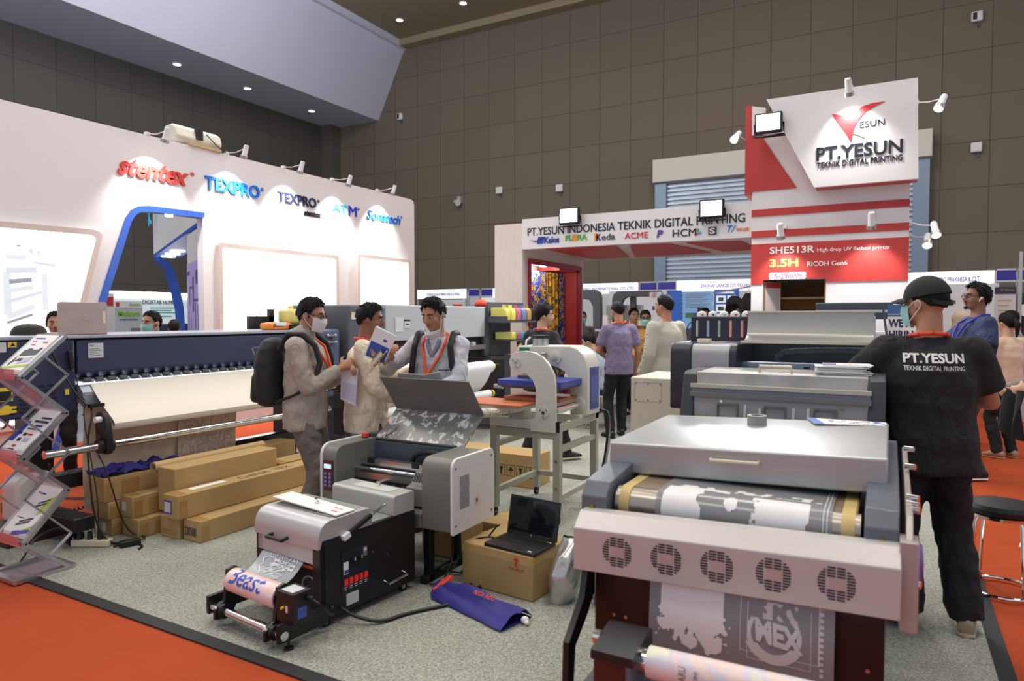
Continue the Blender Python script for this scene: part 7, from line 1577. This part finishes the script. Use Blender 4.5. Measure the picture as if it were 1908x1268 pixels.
# man facing us, reading
greyshirt = M('pale_grey_shirt', (196, 194, 202), .75, fold=.55, bump=.1, bscale=500)
c = person('man in pale grey shirt with orange lanyard, mask at his chin, reading a booklet', (-2.84, 4.02, .008), 196, 1.675, SK, 'short', (greyshirt, 'long', -.12, .016), darkp, blackshoe, near=True, lean=.02, yaw=R(-16), pitch=.34, lw=(-.02, .30, 1.04), rw=(.26, .26, 1.27), lp=(-1, -.4, -.5), rp=(.9, -.2, -.8), curl=.9, lhd=(.6, .5, 0), rhd=(-.2, .6, .5))
lanyard(c, redorange, .22, .02, sticker, side=.03)
g_ = MB(); 
for p, q_ in (((-.07, .13, .38), (-.01, .16, .27)), ((-.01, .16, .27), (.02, .165, .21))): g_.cap(c.T(*p), c.T(*q_), .007, .007, 8)
c.B(g_.obox(c.T(-.035, .165, .22), (.07, .01, .045), (0, .4, 0)), 'green_lanyard', M('lanyard_green', (70, 180, 90), .5))
mask(c, MASKW, -.088, .55)
for sx in (-1, 1):
    mb = MB(); pts = [c.T(sx * .13, -.12, .42), c.T(sx * .135, -.05, .528), c.T(sx * .135, .04, .528), c.T(sx * .135, .118, .44), c.T(sx * .15, .128, .30), c.T(sx * .185, .08, .18), c.T(sx * .19, -.05, .12)]
    for p, q_ in zip(pts, pts[1:]): mb.cap(p, q_, .024, .024, 10)
    fused(c.B(mb, 'shoulder_strap', bpm), .009, 4)
mb = MB().tube([c.T(-.16, .135, .27), c.T(-.10, .150, .275), c.T(-.055, .155, .272)], .004, 6); c.B(mb, 'pocket_seam', ink_k)
mb = MB(); mb.tube([c.T(-.05, .085, .49), c.T(-.03, .11, .43), c.T(.0, .12, .36)], .018, 8).tube([c.T(.05, .085, .49), c.T(.03, .11, .43), c.T(.0, .12, .36)], .018, 8)
fused(c.B(mb, 'collar', M('collar_grey_blue', (120, 122, 140), .7)), .008, 3)
booklet(c, 'grey booklet held open low by the reading man, one page curling', (-.02, .33, 1.05), (.95, .15, .05), (-.8, .35, .15), (.0, .45, .85), .17, .13, [(0, .0, 1, 0, .05, 2), (1, .1, .9, .02, .2, 1)], cov=M('booklet_grey', (170, 166, 166), .5))
booklet(c, 'blue-covered catalogue raised in the right hand of the reading man', (.28, .34, 1.22), (.75, .1, .35), (.72, .02, .36), (-.45, .1, .9), .16, .23, [(0, .06, .94, .05, .55, 3), (0, .06, .94, .05, .08, 4), (0, .30, .45, .68, .76, 1)], name='catalogue')
held(c, 'foil_wrapper', 'crumpled shiny foil wrapper under the raised catalogue', 'wrapper', MB().sheet(lambda u, v: (.22 + .14 * u, .37 + .03 * math.sin(u * 9 + v * 5), 1.23 + .09 * v + .02 * math.sin(u * 14 + v * 7)), 14, 10, .002), [M('crumpled_foil', (220, 206, 180), .15, .95, bump=.6, bscale=60)])

# capped man with his back to us
tee = M('black_tee', (30, 30, 33), .85, fold=.55, bump=.1, bscale=500)
d = person('man in black cap and black staff T-shirt with white lettering, back turned', (.165, 3.89, .008), 9, 1.72, SK, 'shaved', (tee, 'short', -.15, .030), M('black_trousers', (20, 20, 22), .85, fold=.55, bump=.08), (M('beige_shoe', (150, 136, 116), .6), M('beige_sole', (176, 160, 136), .6)), near=True, lean=.03, yaw=R(48), pitch=.05, pw=.018, lw=(-.16, .30, 1.20), rw=(.10, .27, 1.10), lp=(-.8, -.1, -.6), rp=(1, -.5, -.55), lf=(-.085, -.01, .075), rf=(.175, -.02, .075), wide=1.12, belly=.02, lhd=(.6, .6, -.1))
mask(d, MASKB); lanyard(d, redorange, .2, .02)
capm = M('black_cap_cloth', (26, 26, 27), .8, bump=.15, bscale=500)
def capf(u, v):
    a_ = 2 * PI * u; pb = 88 + 8 * math.cos(a_); ph = R(pb) * v
    ca = math.cos(a_); op = 1.0
    return d.Hh(.084 * math.sin(ph) * math.sin(a_), -.010 + .106 * math.sin(ph) * ca, .024 + .104 * math.cos(ph))
cap_ = d.B(MB().sheet(capf, 44, 14, .004), 'cap', capm, ang=70)
def brimf(u, v):
    a_ = (-1 + 2 * u) * 1.05; r_ = 1 + .72 * v * math.cos(a_ * .9)
    return d.Hh(.084 * math.sin(a_) * (1 + .08 * v), -.010 + .106 * math.cos(a_) * r_, .026 - .018 * v * v - .016 * (abs(a_) / 1.05) ** 2)
d.B(MB().sheet(brimf, 18, 8, .004), 'brim', capm, cap_, ang=70)
def bandf(u, v):
    a_ = PI - .95 + 1.9 * u
    return d.Hh(.0855 * math.sin(a_), -.010 + .108 * math.cos(a_), .014 - .022 * v - .014 * math.sin(PI * u))
d.B(MB().sheet(bandf, 18, 3, .004), 'strap', capm, cap_, ang=70)
d.B(MB().obox(d.Hh(.048, -.106, -.004), (.016, .008, .018), (0, 0, .4)), 'strap_buckle', M('buckle_brown', (150, 110, 90), .4, .5), cap_)
for txt, z, h, bo, nm in (('PT.YESUN', .385, .045, .035, 'back_lettering'), ('TEKNIK DIGITAL PRINTING', .350, .022, .015, 'back_lettering')):
    mb = MB().text(txt, d.T(-.125, -.165, z), (1, 0, 0), d.TM.to_3x3() @ V((0, 0, 1)), w=.25, h=h, th=.002, bold=bo)
    o = d.B(mb, nm, M('shirt_print_white', (226, 224, 222), .7), d.top)
    sw = o.modifiers.new('on_cloth', 'SHRINKWRAP'); sw.target = d.top; sw.wrap_method = 'PROJECT'; sw.use_project_y = True; sw.use_positive_direction = True; sw.use_negative_direction = True; sw.offset = .004; sw.wrap_mode = 'ABOVE_SURFACE'; sw.project_limit = .2
# man in navy shirt
navyc = M('navy_shirt', (40, 52, 90), .75, fold=.55, bump=.1, bscale=500)
n = person('man in navy shirt with glasses, earbud and blue lanyard, looking left past the capped man', (.70, 7.72, .008), 106, 1.84, SKD, 'quiff', (navyc, 'short', -.16, .03), M('dark_grey_trousers', (66, 64, 68), .8, fold=.55, bump=.1), (M('black_sneaker', (34, 33, 34), .6), paper), near=True, lean=-.02, yaw=R(6), pitch=-.08, lw=(-.14, .24, 1.06), rw=(.02, .36, 1.22), lp=(-.7, -.9, -.2), rp=(.7, -.5, -.6), belly=.04, rhd=(0, .9, .3))
glasses(n); lanyard(n, M('lanyard_blue', (60, 66, 180), .5), .16, .04)
n.B(MB().ell(n.Hh(-.085, .0, -.010), (.008, .009, .010)).cap(n.Hh(-.088, .008, -.015), n.Hh(-.088, .018, -.040), .004, .0035, 8), 'earbud', paper)
n.B(MB().ell(n.Hh(0, .078, -.098), (.024, .014, .016), n.HM.to_3x3()).ell(n.Hh(0, .090, -.047), (.022, .006, .005), n.HM.to_3x3()), 'beard', HAIR)
held(n, 'paper_sheet', 'white lettered sheet held up by the man in the navy shirt', 'paper', MB().obox((.02, .50, 1.30), (.006, .16, .17), (-.6, 0, 0)), [paper])
mb = MB()
for k in range(3): mb.obox((.012 - .0 * k, .50 + .03 * math.sin(.6) * (k - 1), 1.30 + .04 * (k - 1)), (.012, .10, .014), (-.6, 0, 0))
held(n, 'paper_lettering', 'three lines of black lettering on the sheet held by the man in navy', 'print', mb, [ink_k])
# people further back
p1 = person('man in black T-shirt with red lanyard walking behind the heat press', (-3.19, 6.36, .008), -22, 1.66, SKL, 'thick', (tee, 'short', -.14, .03), blackc, (M('black_running_shoe', (30, 30, 32), .6), M('cream_sole', (214, 196, 166), .6)), lean=.04, yaw=R(-35), pitch=.02, lf=(-.07, -.16, .075), rf=(.13, .27, .09), wide=1.08, rw=(.27, .2, .95), rp=(.6, -.9, -.2))
lanyard(p1, M('lanyard_coral', (226, 90, 80), .5), .2, .02)
vio = M('violet_polo', (124, 113, 144), .8, fold=.55, bump=.1, bscale=500)
p2 = person('man in violet polo shirt and black trousers seen from behind', (-2.98, 8.14, .008), 40, 1.725, SK, 'crop', (vio, 'short', -.12, .014), blackc, blackshoe, lean=.03, yaw=R(6), pitch=.18, lw=(-.10, .25, 1.0), rw=(.25, .08, .84), lp=(-.8, -.6, -.2), lf=(-.12, -.02, .075), rf=(.08, .12, .075))
lanyard(p2, redorange, .2, .01)
plaid = ramp_mat('fine_check_shirt', [(.0, (196, 190, 176)), (.45, (206, 200, 188)), (.6, (160, 156, 146))], 42, .8, kind='WAVE', dist=0, detail=0, map_scale=(1, 1, 1))
p3 = person('heavy man in pale checked shirt and jeans, turned away to the left', (-2.17, 7.40, .008), 62, 1.77, SK, 'crop', (plaid, 'long', -.16, .034), denim, blackshoe, yaw=R(14), pitch=.02, lw=(-.26, .10, .86), rw=(.22, .2, .9), wide=1.12, belly=.05)
p3.B(MB().cyl(p3.lw + (p3.elL - p3.lw) * .10, p3.lw + (p3.elL - p3.lw) * .16, .036, n=18).ell(p3.lw + (p3.elL - p3.lw) * .13 + V((-.034, 0, .01)), (.008, .018, .018)), 'wristwatch', M('watch_steel', (180, 170, 150), .3, .8))
batik = ramp_mat('ochre_batik_shirt', [(.0, (186, 142, 70)), (.45, (200, 152, 78)), (.55, (110, 66, 40)), (.65, (210, 170, 100))], 20, .8, dist=1.5)
p4 = person('man in ochre batik shirt and turquoise mask holding a phone, behind the violet polo', (-3.07, 9.45, .008), 200, 1.62, SKD, 'short', (batik, 'long', -.12, .02), blackc, blackshoe, yaw=0, pitch=.08, lw=(-.05, .30, 1.08), rw=(.08, .28, 1.0), lp=(-.8, -.4, -.5), rp=(.8, -.4, -.5))
mask(p4, MASKB); glasses(p4)
held(p4, 'phone', 'phone with bright blue screen held by the man in the batik shirt', 'phone', MB().obox((-.07, .40, 1.14), (.085, .008, .15), (-.5, .3, 0)).obox((-.07, .404, 1.142), (.075, .002, .135), (-.5, .3, 0), 1).obox((-.07, .396, 1.138), (.075, .002, .135), (-.5, .3, 0), 1), [black, M('phone_screen', (70, 170, 240), .3, emit=1.2)])
p5 = person('person in orange batik half hidden behind the man with the phone', (-3.5, 10.2, .008), 205, 1.66, SKL, 'short', (batik, 'long', -.12, .02), blackc, blackshoe, yaw=.2)
p6 = person('man in dark grey shirt far back beside the dark machine frames', (-5.0, 11.7, .008), 190, 1.62, SK, 'short', (M('graphite_cloth', (92, 90, 92), .8), 'short', -.12, .02), blackc, blackshoe, yaw=.3)
mask(p6, MASKB)
p7 = person('man with glasses looking over the row of white bottle tops', (-2.34, 9.9, .008), 200, 1.65, SK, 'short', (M('slate_cloth', (80, 84, 96), .8), 'short', -.12, .02), blackc, blackshoe); glasses(p7)
p8 = person('young man in white shirt facing right by the hanging black shirts', (-1.98, 10.0, .008), 240, 1.70, SKL, 'thick', (paper, 'short', -.12, .02), blackc, blackshoe, yaw=.5)
# seated man and his chair
ch_ = thing('chair', 'white shell chair on wooden legs behind the violet polo', 'chair', (-3.40, 8.75, .008))
mb = MB().sheet(lambda u, v: (-3.62 + .44 * u, 8.54 + .44 * v, .455 - .05 * math.sin(PI * u) * math.sin(PI * v)), 10, 10, .012); mb.build('seat', M('white_shell', (230, 230, 230), .35), ch_)
MB().sheet(lambda u, v: (-3.20 + .05 * v + .03 * (1 - (2 * u - 1) ** 2), 8.56 + .40 * u, .455 + .36 * v), 8, 8, .012).build('backrest', MATS['white_shell'], ch_)
for sx, sy in ((-1, -1), (1, -1), (1, 1), (-1, 1)): MB().cyl((-3.40 + sx * .12, 8.75 + sy * .12, .44), (-3.40 + sx * .21, 8.75 + sy * .21, .009), .014, .010).build('leg', M('beech_wood', (186, 142, 90), .5), ch_)
MB().beam((-3.56, 8.57, .16), (-3.25, 8.92, .34), .006).beam((-3.25, 8.57, .34), (-3.56, 8.92, .16), .006).beam((-3.56, 8.59, .34), (-3.24, 8.59, .16), .006).beam((-3.24, 8.59, .34), (-3.56, 8.59, .16), .006).build('wire_brace', black, ch_)
p9 = person('seated man in pale patterned shirt and jeans half hidden by the violet polo', (-3.42, 8.75, .008), 95, 1.68, SKL, 'short', (ramp_mat('grey_print_shirt', [(.3, (190, 200, 206)), (.6, (150, 166, 180))], 30, .8), 'rolled', -.02, .02), denim, (paper, M('beige_sole', (176, 160, 136), .6)), hip=.56, lean=.30, pitch=.35, lf=(-.14, .42, .075), rf=(.12, .36, .075), lw=(-.10, .45, .80), rw=(.12, .42, .78), lp=(-.8, -.5, -.4), rp=(.8, -.5, -.4))
held(p9, 'patterned_bag', 'crumpled printed bag in the lap of the seated man', 'bag', MB().ell((-.12, .44, .70), (.12, .10, .13)).ell((-.05, .42, .6), (.10, .08, .10)), [cn_])
# people beyond the navy printer
p10 = person('man looking over the silver laptop on the navy printer', (-6.62, 3.40, 0), 236, 1.585, SK, 'crop', (M('dark_blue_cloth', (44, 48, 66), .8), 'short', -.12, .02), blackc, blackshoe, near=True, yaw=.1, pitch=.02)
p11 = person('man in turquoise mask looking left, beyond the navy printer', (-6.30, 4.13, 0), 196, 1.59, SK, 'crop', (M('dark_blue_cloth', (44, 48, 66), .8), 'short', -.12, .02), blackc, blackshoe, near=True, yaw=-.15, pitch=.06)
mask(p11, MASKB)
p12 = person('person in dark shirt with red lanyard, back turned, behind the masked man', (-7.75, 5.35, 0), 60, 1.50, SKD, 'crop', (M('dark_maroon_cloth', (50, 40, 50), .8), 'short', -.12, .02), blackc, blackshoe); lanyard(p12, M('lanyard_red', (210, 50, 60), .5), .2, .02)
p13 = person('person cut by the left edge of view in front of the backlit panel', (-6.42, 2.66, 0), 236, 1.555, SKD, 'crop', (M('dark_blue_cloth', (44, 48, 66), .8), 'short', -.12, .02), blackc, blackshoe)
# people on the right-hand aisle
hij = M('sand_headscarf', (214, 190, 160), .8, bump=.15, bscale=200)
p14 = person('woman in sand-coloured headscarf and turquoise mask between capped man and navy shirt', (.74, 9.9, 0), -20, 1.60, SKL, None, (hij, 'long', -.2, .03), blackc, blackshoe, yaw=R(-60), rw=(.20, .30, 1.2), lw=(-.38, .22, 1.22))
mask(p14, MASKB)
mb = MB().ell(p14.Hh(0, -.018, .02), (.09, .108, .108), p14.HM.to_3x3()).cap(p14.Hh(0, -.03, -.04), p14.T(0, -.02, .46), .088, .12).ell(p14.T(0, 0, .40), (.19, .13, .14)); fused(p14.B(mb, 'headscarf', hij), .014, 5, .015, .08)
p15 = person('woman with dark ponytail and peach sleeves behind the man in navy', (1.10, 9.0, 0), 40, 1.58, SKL, 'short', (M('peach_blouse', (226, 196, 170), .8), 'rolled', -.1, .02), blackc, (M('tan_sandal', (170, 130, 100), .6), M('tan_sandal', (170, 130, 100), .6)), rw=(.10, .30, 1.1), rp=(.9, -.3, -.5))
fused(p15.B(MB().cap(p15.Hh(0, -.11, .03), p15.Hh(0, -.15, -.02), .03, .035).cap(p15.Hh(0, -.15, -.02), p15.Hh(0, -.14, -.16), .035, .015), 'ponytail', HAIR), .012, 3)
strp = ramp_mat('brown_striped_shirt', [(.0, (120, 108, 104)), (.45, (130, 118, 114)), (.55, (196, 188, 182))], 30, .8, kind='WAVE', dist=0, detail=0)
p16 = person('man in striped shirt with orange lanyard by the roll-up banner at far right', (1.47, 11.5, 0), 90, 1.62, SK, 'short', (strp, 'short', -.14, .03), blackc, blackshoe, pitch=.15, lw=(-.12, .25, 1.0), lp=(-.8, -.7, -.2), belly=.04); lanyard(p16, redorange, .2, .04)
p17 = person('person in patterned grey top at the right edge holding a black garment', (1.06, 5.76, 0), 112, 1.60, SKL, 'short', (ramp_mat('grey_fleck_top', [(.35, (60, 58, 58)), (.5, (140, 136, 132)), (.65, (70, 68, 68))], 60, .8), 'long', -.12, .03), blackc, (paper, M('orange_sole', (220, 110, 60), .5)), lw=(-.12, .34, 1.12), rw=(.12, .36, 1.10), lp=(-.7, -.7, -.3), rp=(.7, -.6, -.4), curl=1.2, lf=(-.12, .22, .075), rf=(.1, -.05, .075))
held(p17, 'black_garment', 'black garment draped from the hands at the right edge', 'garment', MB().sheet(lambda u, v: (-.16 + .32 * u, .40 + .05 * math.sin(u * 13 + v * 2) * (.3 + v) + .02 * v, 1.12 - (.26 + .10 * math.sin(u * 5 + .6)) * v), 26, 12, .012), [blackc])
